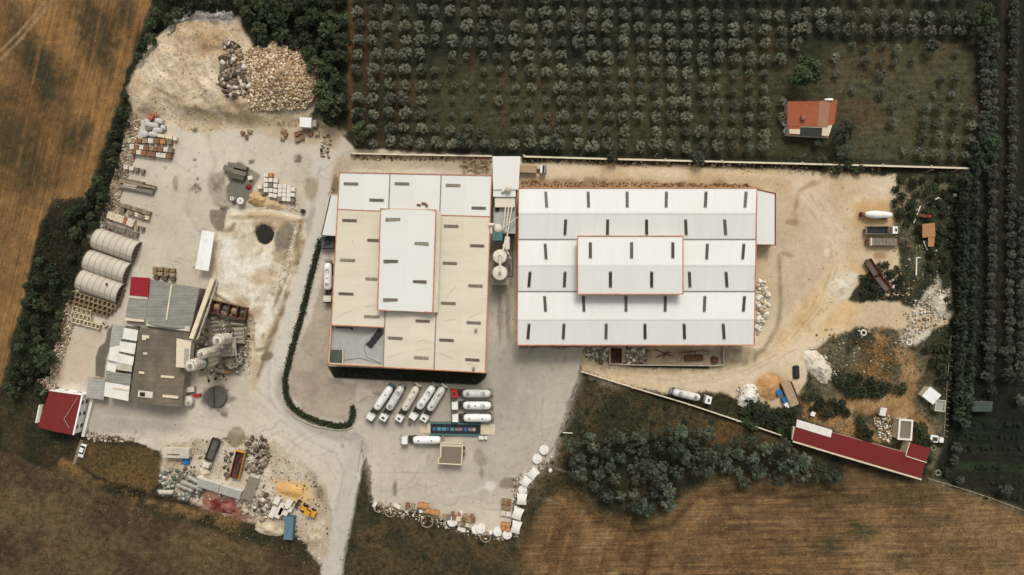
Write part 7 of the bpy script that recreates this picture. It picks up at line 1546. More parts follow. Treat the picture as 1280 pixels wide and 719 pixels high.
# ------------------------------------------------------------------ loose rubble
CUBE_F = np.array([(3, 2, 1, 0), (4, 5, 6, 7), (0, 1, 5, 4), (1, 2, 6, 5), (2, 3, 7, 6), (3, 0, 4, 7)])
CUBE_V = np.array([(-1, -1, -1), (1, -1, -1), (1, 1, -1), (-1, 1, -1), (-1, -1, 1), (1, -1, 1), (1, 1, 1), (-1, 1, 1)], float) * .5
def rubble(name, lab, polys, n, smin, smax, cols_, cat='rubble', lift=0.0, flat=.7, zfn=None, elong=1.0, base=None):
    pts = []
    pb = [(min(p[0] for p in q), max(p[0] for p in q), min(p[1] for p in q), max(p[1] for p in q)) for q in polys]
    ar = np.array([(b[1] - b[0]) * (b[3] - b[2]) for b in pb]); ar = ar / ar.sum()
    g = 0
    while len(pts) < n and g < n * 8:
        g += 1; i = int(rng.choice(len(polys), p=ar)); b = pb[i]; x = random.uniform(b[0], b[1]); y = random.uniform(b[2], b[3])
        if in_poly(x, y, polys[i]): pts.append((x, y))
    P = np.array(pts); n = len(P); X = (P[:, 0] - 640) * MPP; Y = (359.5 - P[:, 1]) * MPP
    Z = terrain(X, Y) + lift
    if zfn is not None: Z = np.maximum(Z, base + zfn(X, Y))
    S = smin + (smax - smin) * rng.random(n) ** 3
    V = CUBE_V[None] * (1 + .5 * (rng.random((n, 8, 3)) - .5)); V = V * S[:, None, None] * np.stack([np.ones(n) * elong, .5 + .6 * rng.random(n), flat * (.5 + .6 * rng.random(n))], -1)[:, None, :]
    a = rng.random(n) * 6.283; b = (rng.random(n) - .5) * 1.2
    ca_, sa_, cb_, sb_ = np.cos(a), np.sin(a), np.cos(b), np.sin(b)
    x, y, z = V[..., 0], V[..., 1], V[..., 2]
    x, z = x * cb_[:, None] + z * sb_[:, None], -x * sb_[:, None] + z * cb_[:, None]
    x, y = x * ca_[:, None] - y * sa_[:, None], x * sa_[:, None] + y * ca_[:, None]
    V = np.stack([x + X[:, None], y + Y[:, None], z + Z[:, None] + S[:, None] * .2], -1).reshape(-1, 3)
    F = (CUBE_F[None] + (np.arange(n) * 8)[:, None, None]).reshape(-1, 4)
    cc = np.array(cols_)[rng.integers(0, len(cols_), n)] * (.8 + .4 * rng.random((n, 1)))
    o = fast_mesh(name, V, F, np.repeat(cc, 8, 0), rock_m); return stuff(o, lab, cat)
pr = W(353, 98)
zrock = lambda X, Y: 3.9 * np.clip(1 - np.sqrt(((X - pr.x) / 12) ** 2 + ((Y - pr.y) / 11) ** 2), 0, 1) ** .9
tanrock = [c(204, 180, 146), c(176, 148, 112), c(150, 124, 92), c(218, 204, 180), c(128, 106, 80)]
rubble('rock_rubble', 'broken tan rocks covering the heap beside the dark trees', [[(312, 66), (352, 54), (396, 76), (400, 118), (384, 138), (320, 142), (306, 104)]], 9000, .2, .8, tanrock, zfn=zrock, base=float(terrain(np.array([pr.x]), np.array([pr.y]))[0]))
rubble('rock_rubble', 'dark and white rubble between quarry slope and rock heap', [[(284, 50), (300, 56), (318, 80), (320, 126), (290, 124), (278, 110)]], 620, .2, 1.5, [c(74, 68, 58), c(196, 188, 174), c(120, 108, 90), c(160, 140, 112), c(100, 84, 66)], lift=.1)
rubble('rock_rubble', 'small stones scattered over the quarry slope', [QUARRY], 1500, .1, .42, [c(190, 166, 132), c(168, 142, 108), c(150, 126, 96)])
rubble('rock_rubble', 'white boulders along the upper rim of the quarry slope', [[(219, 14), (240, 12), (242, 24), (222, 30)], [(262, 14), (294, 18), (290, 26), (262, 22)], [(210, 36), (222, 36), (214, 48)]], 260, .4, 1.5, [c(224, 220, 210), c(200, 194, 182)], lift=.3)
edge = [[(160, 150), (176, 150), (168, 200), (150, 250), (138, 290), (122, 288), (136, 240), (152, 190)], [(88, 366), (96, 372), (92, 410), (82, 440), (72, 470), (62, 468), (72, 420)], [(44, 474), (66, 470), (72, 486), (50, 492)]]
rubble('edge_rubble', 'pale stones tipped along the left edge of the yard', edge, 3600, .15, .75, [c(180, 164, 140), c(156, 138, 114), c(196, 186, 168), c(128, 112, 92), c(176, 146, 122)])
rubble('sand_stones', 'pebbles along the lower edge of the sand cones', [[(322, 250), (372, 250), (378, 266), (330, 262)], [(366, 272), (378, 276), (366, 320), (352, 372), (344, 370), (360, 300)], [(312, 396), (322, 400), (312, 470), (304, 470)]], 1300, .1, .36, [c(190, 166, 130), c(150, 122, 86), c(110, 88, 62), c(222, 212, 192)])
rubble('yard_rubble', 'mixed stones and scrap lying about the lower materials yard', [[(204, 556), (250, 548), (330, 552), (404, 610), (412, 660), (400, 700), (372, 672), (300, 648), (224, 620)]], 1500, .1, .6, [c(190, 178, 156), c(150, 134, 110), c(110, 98, 80), c(150, 116, 92), c(90, 82, 70), c(204, 196, 180)])
rubble('scrap_rubble', 'dark tangled scrap right of the open trailer in the materials yard', [[(306, 546), (330, 544), (340, 570), (324, 596), (306, 590)], [(282, 566), (290, 566), (286, 600), (280, 598)], [(318, 620), (336, 616), (342, 640), (318, 640)]], 520, .15, 1.2, [c(120, 108, 90), c(70, 62, 52), c(160, 148, 128), c(96, 88, 74)], cat='scrap')
rubble('scrap_rubble', 'white and grey scrap around the discarded pale tanks', [[(200, 590), (232, 584), (250, 600), (250, 626), (220, 622), (198, 618)]], 420, .2, 1.2, [c(180, 178, 168), c(130, 128, 116), c(80, 84, 72), c(110, 100, 84)], cat='scrap')
rubble('boulders', 'grey boulders lying between the containers and the pale crates', [[(296, 622), (336, 620), (342, 640), (330, 652), (300, 640)]], 130, .5, 1.6, [c(176, 164, 144), c(150, 136, 116), c(200, 192, 176)])
rubble('plant_debris', 'dusty debris on the ground of the batching plant', [[(256, 380), (314, 392), (312, 440), (300, 474), (252, 476), (240, 440)]], 600, .15, .9, [c(150, 140, 122), c(90, 82, 70), c(196, 186, 168), c(60, 56, 50)])
rubble('white_rocks', 'white boulders heaped against the right end of the long warehouse', [[(946, 350), (956, 352), (962, 372), (956, 404), (946, 420), (944, 400)]], 210, .5, 1.5, [c(220, 214, 202), c(204, 192, 172), c(190, 172, 146)])
rubble('pen_rubble', 'grey and white rubble at the left of the low walled pen', [[(728, 434), (762, 434), (762, 454), (734, 450)], [(784, 434), (810, 436), (806, 454), (780, 454)]], 420, .2, 1.3, [c(190, 180, 164), c(140, 128, 110), c(104, 92, 78), c(214, 208, 198)])
rubble('bank_stones', 'brown clods along the upper wall of the long warehouse', [[(652, 226), (944, 230), (944, 236), (652, 235)]], 900, .12, .6, [c(122, 90, 58), c(96, 72, 48), c(160, 128, 90)])
rubble('junk_debris', 'mixed light and dark junk on the weedy land at the right', [[(1116, 250), (1150, 240), (1190, 250), (1186, 330), (1180, 420), (1130, 400), (1118, 320)]], 520, .12, .8, [c(150, 140, 116), c(176, 168, 150), c(110, 100, 78), c(80, 76, 60), c(130, 98, 74)], cat='junk')
rubble('junk_debris', 'junk and stones among the orange weeds', [[(1020, 410), (1120, 412), (1140, 440), (1130, 500), (1080, 500), (1040, 480), (1018, 440)]], 520, .12, .7, [c(150, 140, 114), c(170, 160, 140), c(100, 88, 62), c(130, 96, 56), c(110, 102, 80)], cat='junk')
rubble('white_rubble', 'white stones over the white rubble heap', [[(922, 482), (946, 484), (950, 504), (936, 514), (920, 504)], [(1008, 440), (1030, 440), (1046, 470), (1030, 482), (1012, 470)], [(1142, 376), (1180, 356), (1188, 394), (1160, 410), (1130, 430), (1128, 412)]], 900, .12, .7, [c(206, 200, 186), c(186, 178, 160), c(160, 148, 124)], lift=.3)
rubble('waste_stones', 'pieces of scrap round the rusty trailers', [[(1104, 336), (1124, 338), (1134, 370), (1080, 374), (1076, 356)]], 260, .2, 1.3, [c(170, 150, 120), c(110, 84, 66), c(70, 64, 52), c(200, 190, 170)], cat='scrap')
rubble('brick_scatter', 'small white bricks scattered above the long red shed', [[(1092, 522), (1112, 520), (1120, 540), (1110, 556), (1096, 546)]], 260, .2, .7, [c(226, 220, 206), c(200, 176, 140), c(150, 120, 84)])
rubble('yard_edge_stones', 'pale stones along the lower edge of the front yard', [[(462, 626), (520, 632), (560, 650), (610, 666), (640, 668), (640, 676), (600, 674), (540, 656), (470, 640)], [(640, 600), (660, 588), (684, 566), (690, 572), (664, 606), (652, 640), (648, 672), (640, 672)]], 900, .15, .8, [c(190, 178, 158), c(150, 134, 108), c(216, 210, 198), c(110, 98, 78)])
rubble('wall_debris', 'stones and rubbish along the orchard side walls', [[(440, 194), (614, 198), (614, 202), (440, 200)], [(656, 198), (1100, 209), (1100, 214), (656, 202)], [(400, 168), (414, 170), (412, 198), (402, 196)]], 900, .12, .8, [c(160, 130, 96), c(110, 90, 66), c(196, 180, 152), c(80, 70, 52)])
rubble('yard_pebbles', 'small stones and dirt strewn over the concrete yards', [YARD], 2600, .06, .26, [c(120, 108, 90), c(200, 190, 174), c(96, 88, 74)])
rubble('sand_pebbles', 'small stones strewn over the sand yard', [EAST], 1500, .06, .3, [c(150, 122, 86), c(214, 198, 168), c(110, 88, 60)])
rubble('office_debris', 'sweepings beside the foot of the red roofed white house', [[(100, 546), (116, 540), (140, 544), (170, 546), (168, 552), (120, 552)]], 200, .15, .8, [c(190, 176, 150), c(120, 104, 80)])
# ------------------------------------------------------------------ vegetation
leaf_m = vcol_mat('foliage', rough=.75, var=.25, scale=.9, bump=0, rand=.4, spec=.2)
weed_m = vcol_mat('weeds', rough=.9, var=.35, scale=.5, bump=0)
bark_m = mat('bark', c(92, 80, 64), .9, .3, 3, bump=.4)
def quads_from(ctrs, size, cols_, up=.5, rg=rng, aspect=1.6):
    n = len(ctrs); nrm = rg.normal(size=(n, 3)); nrm[:, 2] = np.abs(nrm[:, 2]) + up; nrm /= np.linalg.norm(nrm, axis=1)[:, None]
    t = rg.normal(size=(n, 3)); u = np.cross(nrm, t); u /= np.linalg.norm(u, axis=1)[:, None]; v = np.cross(nrm, u)
    s = (size * (.6 + .8 * rg.random(n)))[:, None]
    V = np.stack([ctrs - u * s * .5 * aspect, ctrs - v * s * .45, ctrs + u * s * .5 * aspect, ctrs + v * s * .45], 1).reshape(-1, 3)
    return V, np.arange(n * 4).reshape(-1, 4), np.repeat(cols_, 4, 0)
def crown_pts(Rr, h0, H, nclump, per, spread, seed, lobes=0):
    rg = np.random.default_rng(seed); C = []; 
    for i in range(nclump):
        a = rg.random() * 6.283; rad = Rr * (rg.random() ** .55) * .86
        if lobes: a = (int(rg.integers(lobes)) + rg.normal() * .16) * 6.283 / lobes + seed
        z = h0 + (H - h0) * (.25 + .75 * (1 - (rad / Rr) ** 2) * (.55 + .45 * rg.random()))
        C.append((rad * math.cos(a), rad * math.sin(a), z))
    C = np.array(C); P = np.repeat(C, per, 0); d = rg.normal(size=P.shape); d /= np.linalg.norm(d, axis=1)[:, None] + 1e-6
    P = P + d * spread * (.35 + .65 * rg.random((len(P), 1))) * np.array([1, 1, .75]); P[:, 2] = np.maximum(P[:, 2], h0 * .6)
    tint = np.repeat(rg.random(nclump), per)
    return P, tint, rg
KINDS = {
 'olive': dict(R=2.0, h0=.9, H=3.5, nc=28, per=30, sp=.46, size=.26, ca=c(62, 68, 52), cb=c(132, 132, 112), lob=9),
 'hedge': dict(R=1.5, h0=.3, H=5.6, nc=26, per=34, sp=.45, size=.26, ca=c(30, 38, 28), cb=c(76, 84, 64), lob=0),
 'grove': dict(R=1.9, h0=.8, H=4.2, nc=26, per=30, sp=.5, size=.28, ca=c(46, 52, 42), cb=c(92, 96, 80), lob=7),
 'wood': dict(R=2.6, h0=1.2, H=6.6, nc=26, per=46, sp=.55, size=.3, ca=c(34, 42, 32), cb=c(104, 110, 90), lob=0),
 'dark': dict(R=2.9, h0=1.0, H=6.8, nc=32, per=42, sp=.7, size=.36, ca=c(24, 33, 22), cb=c(82, 92, 62), lob=0),
 'bush': dict(R=1.5, h0=.1, H=1.7, nc=18, per=26, sp=.45, size=.26, ca=c(34, 42, 28), cb=c(70, 76, 52), lob=0),
}
VAR = {}
def variants(kind, n=5):
    K = KINDS[kind]; out = []
    for i in range(n):
        P, tint, rg = crown_pts(K['R'], K['h0'], K['H'], K['nc'], K['per'], K['sp'], 100 * len(VAR) + i * 7 + 3, K['lob'])
        t = np.clip(tint * .7 + .3 * rg.random(len(P)), 0, 1)[:, None]; C = np.array(K['ca']) * (1 - t) + np.array(K['cb']) * t
        V, F, CC_ = quads_from(P, K['size'], C, .6, rg)
        o = fast_mesh('crown', V, F, CC_, leaf_m); cm = o.data; bpy.data.objects.remove(o)
        s = MB(); hh = K['H'] * .6; s.cyl((0, 0, -.3), (.05, .05, hh * .5), .16 * K['R'] / 2 + .05, .11, 8)
        for k in range(5):
            a = k * 1.257 + i; s.cyl((.05, .05, hh * .4), (K['R'] * .55 * math.cos(a), K['R'] * .55 * math.sin(a), hh * (.95 + .1 * (k % 2))), .08, .03, 6)
        o = s.build('trunk', bark_m); tm = o.data; bpy.data.objects.remove(o)
        out.append((cm, tm, (V, F, CC_)))
    VAR[kind] = out
for k_ in KINDS: variants(k_)
def tree(name, kind, x, y, scale, lab, cat, group, hs=1.0):
    cm, tm, _ = random.choice(VAR[kind]); H = KINDS[kind]['H'] * scale * hs
    p = W(x, y, H * .6); z = 0.0
    r = thing(name, lab, cat, (p.x, p.y, z), random.uniform(0, 6.28), group); r.scale = (scale, scale, scale * hs)
    for nm, me in (('crown', cm), ('trunk', tm)):
        o = bpy.data.objects.new(nm, me); col.objects.link(o); o.parent = r
    return r
def merged(name, kind, items, lab, cat):
    Vs, Fs, Cs = [], [], []; b = 0
    for (x, y, sc) in items:
        V, F, C = random.choice(VAR[kind])[2]; a = random.uniform(0, 6.28); p = W(x, y, KINDS[kind]['H'] * sc * .6)
        X = (V[:, 0] * math.cos(a) - V[:, 1] * math.sin(a)) * sc + p.x; Y = (V[:, 0] * math.sin(a) + V[:, 1] * math.cos(a)) * sc + p.y
        Vs.append(np.stack([X, Y, V[:, 2] * sc], -1)); Fs.append(F + b); Cs.append(C * random.uniform(.8, 1.2)); b += len(V)
    return stuff(fast_mesh(name, np.concatenate(Vs), np.concatenate(Fs), np.concatenate(Cs), leaf_m), lab, cat)
# olive orchard: rows and columns as planted
rowsY = [13, 31, 49, 67, 86, 105, 123, 141, 160, 177]
olives = []
for ri, y in enumerate(rowsY):
    x = 447.0; k = 0
    while x < 1000:
        jx, jy = random.uniform(-2.2, 2.2), random.uniform(-2, 2)
        sc = random.uniform(.86, 1.12)
        weak = (ri in (3, 4, 5, 6, 7) and 540 < x < 660) or (ri in (5, 6, 7) and 560 < x < 700)
        if weak: sc *= random.uniform(.6, .85)
        if ri in (4, 5) and 880 < x < 960: sc *= .8
        dry = 4 < ri
        ok = not (965 < x and ri in (4, 5)) and not (x > 968 and ri >= 6) and random.random() > (.12 if weak else .02)
        if x > 985 and ri in (3,): ok = False
        if ok: olives.append((x + jx, y + jy + (x - 447) * .012, sc, ri, 'm'))
        x += 19.6
for ri, y in ((0, 16), (1, 33)):
    x = 1006.0
    while x < 1212: olives.append((x + random.uniform(-2, 2), y + random.uniform(-1.5, 1.5) + (x - 1000) * .03, random.uniform(.92, 1.12), ri, 'm')); x += 19.4
for (x, y, s_) in ((1044, 72, .8), (1066, 56, .6), (1083, 60, .65), (1104, 57, .6), (1122, 62, .8), (1102, 92, .9), (1083, 76, .9), (1102, 77, .6), (1118, 78, .6), (1140, 75, .7), (1195, 66, .6), (1177, 99, .75), (1195, 99, .8), (1102, 116, .85), (1116, 133, .8), (1157, 134, .9), (1174, 134, .95), (1197, 134, .85), (1215, 138, .95), (1116, 151, .9), (1155, 152, .95), (1174, 153, .95), (1214, 156, .95), (1154, 170, .95), (1173, 171, .95), (1193, 174, .85), (1213, 175, .95), (1130, 189, .6), (1150, 191, .95), (1171, 192, 1), (1190, 193, .9), (1207, 195, .85), (1140, 117, .5), (1168, 118, .5), (1190, 118, .6), (1046, 92, .7), (1066, 112, .6), (978, 127, .8), (978, 147, .8)):
    olives.append((x, y, s_, 20, 's'))
# the cut row along the very top and the smallest trees go into one background object when there are more than 300
olives.sort(key=lambda t: -t[2] - (1 if t[4] == 's' else 0))
keep = olives[:296]; rest = olives[296:]
cut = [(x, -5 + random.uniform(-2, 2), random.uniform(.9, 1.1)) for x in np.arange(446, 1215, 19.5)]
merged('olive_trees_background', 'olive', [(a, b, s_) for a, b, s_, _, _ in rest] + cut + [(x, y_, 1) for x in np.arange(446, 1215, 19.5) for y_ in (-24, -42, -60, -78)], 'remaining olive trees, the thin ones and the row cut by the top border', 'olive trees')
byrow = {}
for t in keep: byrow.setdefault((t[3], t[4]), []).append(t)
for (ri, kd), L_ in sorted(byrow.items()):
    L_.sort()
    for k, (x, y, sc, _, _) in enumerate(L_):
        if kd == 'm': lab = 'olive tree, %s from the left in the %s full orchard row' % (nth(k), nth(ri))
        else: lab = 'small olive tree, %s from the left in the sparse orchard right of the cottage' % nth(k)
        tree('olive_tree', 'olive', x, y, sc, lab, 'olive tree', 'olive trees in the orchard')
def labelled(name, kind, pts, what, cat, group, smin, smax, hs=(.85, 1.2)):
    pts = sorted(pts)
    for k, q in enumerate(pts):
        sc = q[2] if len(q) > 2 else random.uniform(smin, smax)
        tree(name, kind, q[0], q[1], sc, what % nth(k), cat, group, random.uniform(*hs))
# single trees
tree('shade_tree', 'dark', 1010, 90, 1.75, 'large dark round tree standing above the terracotta cottage', 'tree', None)
tree('shade_tree', 'grove', 1165, 57, 1.25, 'yellowish green tree alone in the upper right orchard', 'tree', None)
tree('shade_tree', 'grove', 1194, 152, .8, 'yellow-green small tree among the olives at right', 'tree', None)
for k, (x, y, kd, s_) in enumerate(((450, 142, 'wood', .9), (452, 163, 'dark', 1.1), (578, 175, 'wood', 1.05), (695, 176, 'wood', .95), (766, 196, 'grove', 1.05), (874, 197, 'grove', 1.2), (410, 132, 'dark', 1.5), (404, 112, 'dark', 1.2), (1050, 170, 'wood', 1.1), (1062, 160, 'bush', 1.5), (1056, 188, 'wood', 1.0), (1022, 180, 'grove', .75), (1028, 199, 'grove', .7), (1060, 206, 'bush', 1.6), (1046, 210, 'bush', 1.5), (1030, 208, 'bush', 1.2), (1076, 212, 'bush', 1.4))):
    lab = ['green tree at the top of the pair by the orchard corner', 'dark tree at the orchard corner above the yard road', 'round green tree in the lowest orchard row above the cream hall', 'round green tree in the lowest orchard row right of the canopy building', 'bushy tree leaning over the white boundary wall, left one', 'bushy tree leaning over the white boundary wall, right one', 'big dark tree beside the small white box lorry', 'dark tree just above the one by the box lorry', 'green tree right of the terracotta cottage', 'bush right of the green tree by the cottage', 'green tree between the cottage and the boundary wall', 'grey-green tree touching the lower corner of the cottage', 'faint grey tree on the boundary wall below the cottage', 'low bush below the boundary wall, right of three', 'low bush below the boundary wall, middle of three', 'low bush below the boundary wall, left of three', 'low bush reaching into the sand at the upper yard edge'][k]
    tree('bushy_tree', kd, x, y, s_, lab, 'tree', None)
tree('shade_tree', 'grove', 770, 546, 1.2, 'pale yellowish tree at the top left of the wood below the wall', 'tree', None, 1.5)
# dark tree row and olive rows along the right
labelled('hedgerow_tree', 'hedge', [(1207 + 1.5 * math.sin(y * .2) - (y - 220) * .03, y) for y in np.arange(218, 524, 6.6)], 'dark conifer, %s from the left in the left column of the tall row', 'conifer', 'dense conifer row at the right', .85, 1.05)
labelled('hedgerow_tree', 'hedge', [(1219 + 1.5 * math.sin(y * .3) - (y - 220) * .03, y) for y in np.arange(180, 520, 7.2)], 'dark conifer, %s from the left in the right column of the tall row', 'conifer', 'dense conifer row at the right', .85, 1.1)
def column(x0, y0, y1, step, what, sc=(.74, .95), slope=-.012):
    ys = list(np.arange(y0, y1, step))
    for k, y in enumerate(ys): tree('grove_tree', 'grove', x0 + (y - y0) * slope + random.uniform(-1.5, 1.5), y + random.uniform(-1, 1), random.uniform(*sc), what % nth(k), 'tree', 'tree columns at the right', random.uniform(.8, 1.1))
column(1243, 46, 480, 11.5, 'grey-green tree, %s down in the column beside the tall conifers')
column(1267, 6, 480, 12, 'grey-green tree, %s down in the column nearest the right border', (.7, .9))
column(1278, 250, 480, 13, 'grey-green tree cut by the right border, %s from the top', (.8, 1.0))
column(1232, 40, 215, 13, 'dark tree, %s from the top in the short column at the orchard corner', (.9, 1.1))
labelled('corner_tree', 'dark', [(1236, 195), (1222, 205), (1240, 178), (1215, 25), (1232, 12), (1238, 30), (1222, 42)], 'dark tree, %s from the left at the right side of the orchard', 'tree', 'dark trees by the orchard', .8, 1.05)
merged('garden_crop', 'bush', [(x, y, random.uniform(.35, .7)) for y in (500, 530, 546, 560, 584, 604, 622) for x in np.arange(1196 + (y - 500) * .3, 1300, 7) if random.random() > .25], 'rows of low dark crops in the lower right garden', 'crops')
labelled('garden_tree', 'grove', [(1196, 560), (1214, 440), (1232, 470), (1254, 440), (1205, 528), (1192, 575), (1182, 470), (1232, 432), (1200, 600), (1258, 612), (1240, 488), (1262, 470), (1275, 500)], 'green tree, %s from the left around the dull green shed', 'tree', 'trees round the green shed', .7, 1.1)
# wood below the retaining wall
WOOD = [(712, 560), (730, 545), (764, 545), (820, 540), (858, 535), (892, 542), (900, 556), (938, 545), (980, 558), (1008, 574), (1044, 592), (1044, 604), (1012, 602), (990, 592), (970, 602), (930, 604), (908, 596), (898, 578), (880, 590), (858, 594), (838, 612), (838, 636), (806, 644), (784, 638), (776, 622), (742, 620), (716, 590)]
wp = scatter(WOOD, 14.5, 5000)
labelled('wood_tree', 'wood', wp, 'dark rounded tree, %s from the left in the wood below the wall', 'tree', 'trees of the wood below the wall', .7, 1.25, (.7, 1.3))
# trees at the top left
TOP = [(206, -8), (436, -8), (432, 40), (424, 100), (428, 150), (412, 154), (400, 96), (360, 50), (330, 52), (318, 46), (304, 12), (262, 8), (224, 12)]
tp_ = scatter(TOP, 16, 4000)
labelled('thicket_tree', 'dark', tp_, 'dark bushy tree, %s from the left in the thicket above the quarry', 'tree', 'trees of the thicket above the quarry', .75, 1.15)
STR = [(198, 2), (222, 16), (190, 52), (166, 84), (158, 110), (160, 150), (144, 200), (132, 250), (118, 282), (104, 320), (86, 366), (74, 410), (58, 468), (56, 492), (14, 494), (6, 484), (24, 420), (40, 330), (56, 282), (104, 258), (118, 226), (150, 140), (166, 80)]
sp_ = [q for q in scatter(STR, 11, 9000) if not (50 < q[0] < 100 and 262 < q[1] < 380 and random.random() < .75) and random.random() > .08]
labelled('scrub_bush', 'dark', sp_, 'dark scrub tree, %s from the left along the left side of the yard', 'tree', 'scrub trees along the left side', .38, .8)
bl = scatter([(930, 506), (990, 512), (1000, 528), (976, 540), (930, 530)], 9, 900) + scatter([(1008, 496), (1050, 500), (1062, 516), (1024, 516)], 9, 900) + scatter([(1050, 470), (1110, 480), (1130, 486), (1100, 496), (1060, 494)], 9, 900) + scatter([(1158, 430), (1186, 430), (1182, 466), (1166, 462)], 10, 900) + scatter([(1140, 532), (1158, 534), (1164, 556), (1146, 552)], 8, 500) + scatter([(1074, 528), (1092, 540), (1084, 552)], 8, 400) + [(1160, 574), (1184, 590), (1176, 552)]
labelled('junkyard_bush', 'bush', bl, 'dark bush, %s from the left on the waste ground at the lower right', 'bush', 'bushes on the waste ground', 1.0, 1.7)
ub = scatter([(1120, 225), (1200, 218), (1200, 420), (1170, 350), (1150, 300), (1118, 262)], 12, 3000, avoid=((1161, 290, 12), (1150, 270, 8)))
labelled('weedy_bush', 'bush', ub, 'dark weedy bush, %s from the left in the junk beside the tall conifers', 'bush', 'bushes in the junk land', .7, 1.3)
rb = scatter([(1078, 345), (1096, 350), (1104, 368), (1080, 374)], 7, 400) + scatter([(1102, 328), (1120, 334), (1132, 350), (1124, 356)], 8, 400)
labelled('weedy_bush', 'bush', rb, 'dark low bush, %s from the left around the rusty trailers', 'bush', 'bushes round the rusty trailers', .7, 1.1)
gb = scatter([(455, 640), (640, 676), (640, 700), (560, 690), (440, 720), (440, 660)], 20, 500) + scatter([(735, 480), (800, 500), (900, 530), (760, 536), (720, 540), (700, 580), (690, 620), (670, 610)], 22, 700)
labelled('grass_bush', 'bush', gb, 'low dull bush, %s from the left in the rough grass below the yards', 'bush', 'bushes in the rough grass', .35, .75, (.5, .8))
for k, (x, y) in enumerate(((478, 467), (500, 470), (528, 471), (560, 471), (592, 473), (445, 468), (430, 465))):
    tree('yucca', 'bush', x, y, .7, 'spiky pale green plant, %s from the left in the dark planted strip' % nth(sorted((478, 500, 528, 560, 592, 445, 430)).index(x)), 'plant', 'plants in the dark strip')
# clipped hedge along the road
hp = [(401, 300), (396, 320), (388, 350), (380, 385), (370, 420), (362, 450), (357, 474), (358, 492), (364, 506), (378, 518), (400, 527), (424, 533), (438, 530), (442, 518), (441, 508)]
pts = []
for (a, b) in zip(hp, hp[1:]):
    n = int(math.hypot(b[0] - a[0], b[1] - a[1]) * MPP * 150)
    for k in range(n): t = random.random(); p = W(a[0] + (b[0] - a[0]) * t, a[1] + (b[1] - a[1]) * t); pts.append((p.x + random.gauss(0, .42), p.y + random.gauss(0, .42), random.uniform(.05, 1.15)))
pts = np.array(pts); t = rng.random((len(pts), 1)); V, F, C = quads_from(pts, .3, np.array(c(30, 38, 24)) * (1 - t) + np.array(c(58, 68, 42)) * t)
hd = fast_mesh('hedge', V, F, C, leaf_m); tag(hd, 'long dark clipped hedge curving beside the road left of the cream hall', 'hedge')

# ground cover: tufts and weeds nobody could count
def tufts(name, lab, polys, dens, size, ca, cb, h=.35, cat='weeds', clump=6.0, thr=-.1):
    P = []
    for poly in polys:
        g = np.array(gp(poly)); x0, y0 = g.min(0); x1, y1 = g.max(0); n = int((x1 - x0) * (y1 - y0) * dens)
        X = rng.uniform(x0, x1, n); Y = rng.uniform(y0, y1, n); sd = poly_sd(X, Y, g); ok = (sd > 0) & (fbm(X, Y, clump, 4, 61) > thr); P.append(np.stack([X[ok], Y[ok]], -1))
    P = np.concatenate(P); Z = terrain(P[:, 0], P[:, 1]) + rng.random(len(P)) * h
    t = np.clip(.5 + fbm(P[:, 0], P[:, 1], 5, 4, 62) + .35 * rng.normal(size=len(P)), 0, 1)[:, None]
    V, F, C = quads_from(np.column_stack([P, Z]), size, np.array(ca) * (1 - t) + np.array(cb) * t, .25)
    return stuff(fast_mesh(name, V, F, C, weed_m), lab, cat)
tufts('undergrowth', 'dark undergrowth between the bushes of the scrub strips', [STR, TOP], 3.2, .42, c(26, 32, 20), c(58, 62, 40), .6, thr=-.6)
tufts('undergrowth', 'dark undergrowth beneath the wood and along the retaining wall', [WOOD, [(728, 472), (976, 550), (960, 560), (890, 540), (760, 540), (706, 560), (670, 660), (650, 690), (640, 668), (690, 572)]], 2.4, .34, c(40, 42, 28), c(104, 96, 66), .35, thr=-.15)
tufts('weeds', 'rough weeds on the waste ground at the right', [[(1116, 222), (1206, 220), (1190, 470), (1180, 560), (1140, 556), (1120, 500), (1010, 470), (1012, 420), (1130, 410), (1120, 330)]], 1.8, .34, c(44, 50, 34), c(112, 108, 78), .4, thr=.02, clump=4)
tufts('weeds', 'dark weeds between the rusty trailers and under the conifers', [[(1078, 346), (1100, 326), (1120, 340), (1134, 352), (1136, 374), (1074, 378)], [(1186, 470), (1206, 220), (1232, 200), (1232, 500), (1190, 560)]], 3, .36, c(26, 34, 22), c(56, 62, 42), .5, thr=-.4)
tufts('rusty_weeds', 'orange-brown dry weeds on the waste ground', [[(1078, 430), (1112, 424), (1124, 452), (1112, 486), (1080, 486), (1070, 460)], [(1006, 508), (1090, 540), (1100, 552), (1040, 538), (1000, 520)]], 2.2, .34, c(100, 78, 46), c(162, 130, 84), .3, thr=-.1, clump=3)
tufts('orchard_grass', 'short grass between the olive trees', [[(446, -8), (1226, -8), (1220, 205), (650, 192), (450, 186)]], 1.1, .32, c(42, 48, 30), c(90, 92, 62), .2, cat='grass', thr=-.1)
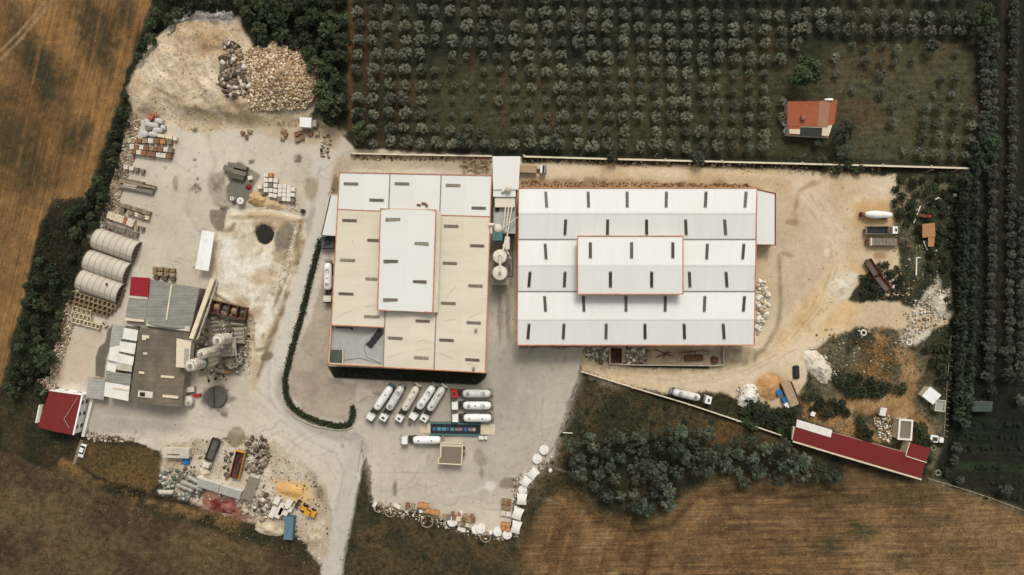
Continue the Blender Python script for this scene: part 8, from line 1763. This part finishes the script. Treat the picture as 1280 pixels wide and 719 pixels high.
tufts('rough_grass_tufts', 'rough grass in the wedges below the front yard', [[(440, 640), (464, 600), (470, 636), (540, 656), (640, 680), (640, 719), (420, 719)]], 1.6, .32, c(38, 40, 26), c(92, 84, 56), .25, cat='grass', thr=-.1, clump=4)
tufts('fallow_tufts', 'brown and green tufts over the dark fallow field', [[(-4, 560), (60, 580), (110, 600), (180, 640), (300, 676), (400, 712), (400, 724), (-4, 724)], [(60, 550), (190, 556), (215, 610), (120, 600)]], 1.6, .28, c(50, 46, 30), c(124, 106, 74), .2, cat='grass', thr=-.05, clump=5)
tufts('stubble_tufts', 'golden stubble tufts on the large field at the lower right', [[(640, 724), (664, 660), (700, 616), (742, 640), (830, 648), (900, 604), (1050, 612), (1170, 606), (1284, 648), (1284, 724)]], 1.8, .26, c(72, 54, 34), c(150, 118, 80), .2, cat='grass', thr=-.1, clump=3)
tufts('field_tufts', 'thin brown stalks on the ploughed field at the upper left', [[(-4, -4), (190, -4), (150, 120), (108, 244), (50, 270), (10, 430), (-4, 440)]], 1.0, .26, c(70, 52, 32), c(150, 116, 74), .14, cat='grass', thr=0)
tufts('bed_weeds', 'dark leaves filling the planted strip under the cream hall', [bed], 6, .34, c(26, 32, 22), c(50, 58, 40), .4, thr=-.5)
tufts('wall_weeds', 'weeds along the foot of the boundary wall and warehouse', [[(655, 200), (1120, 212), (1118, 224), (1000, 218), (655, 204)], [(745, 458), (906, 460), (900, 464), (750, 462)], [(412, 226), (420, 228), (418, 244), (410, 244)], [(727, 462), (800, 482), (920, 520), (976, 540), (974, 530), (920, 506), (860, 496), (760, 474)]], 2.4, .3, c(58, 54, 36), c(120, 104, 70), .3, thr=-.1, clump=3)
tufts('ridge_weeds', 'dry tufts along the bank across the lower left field', [[(70, 568), (100, 582), (150, 600), (190, 622), (240, 636), (290, 644), (286, 656), (240, 652), (186, 636), (140, 616), (90, 594)], [(240, 640), (300, 652), (372, 676), (404, 712), (380, 712), (330, 684), (250, 656)]], 2.2, .32, c(70, 58, 34), c(140, 112, 64), .3, thr=-.1, clump=3)
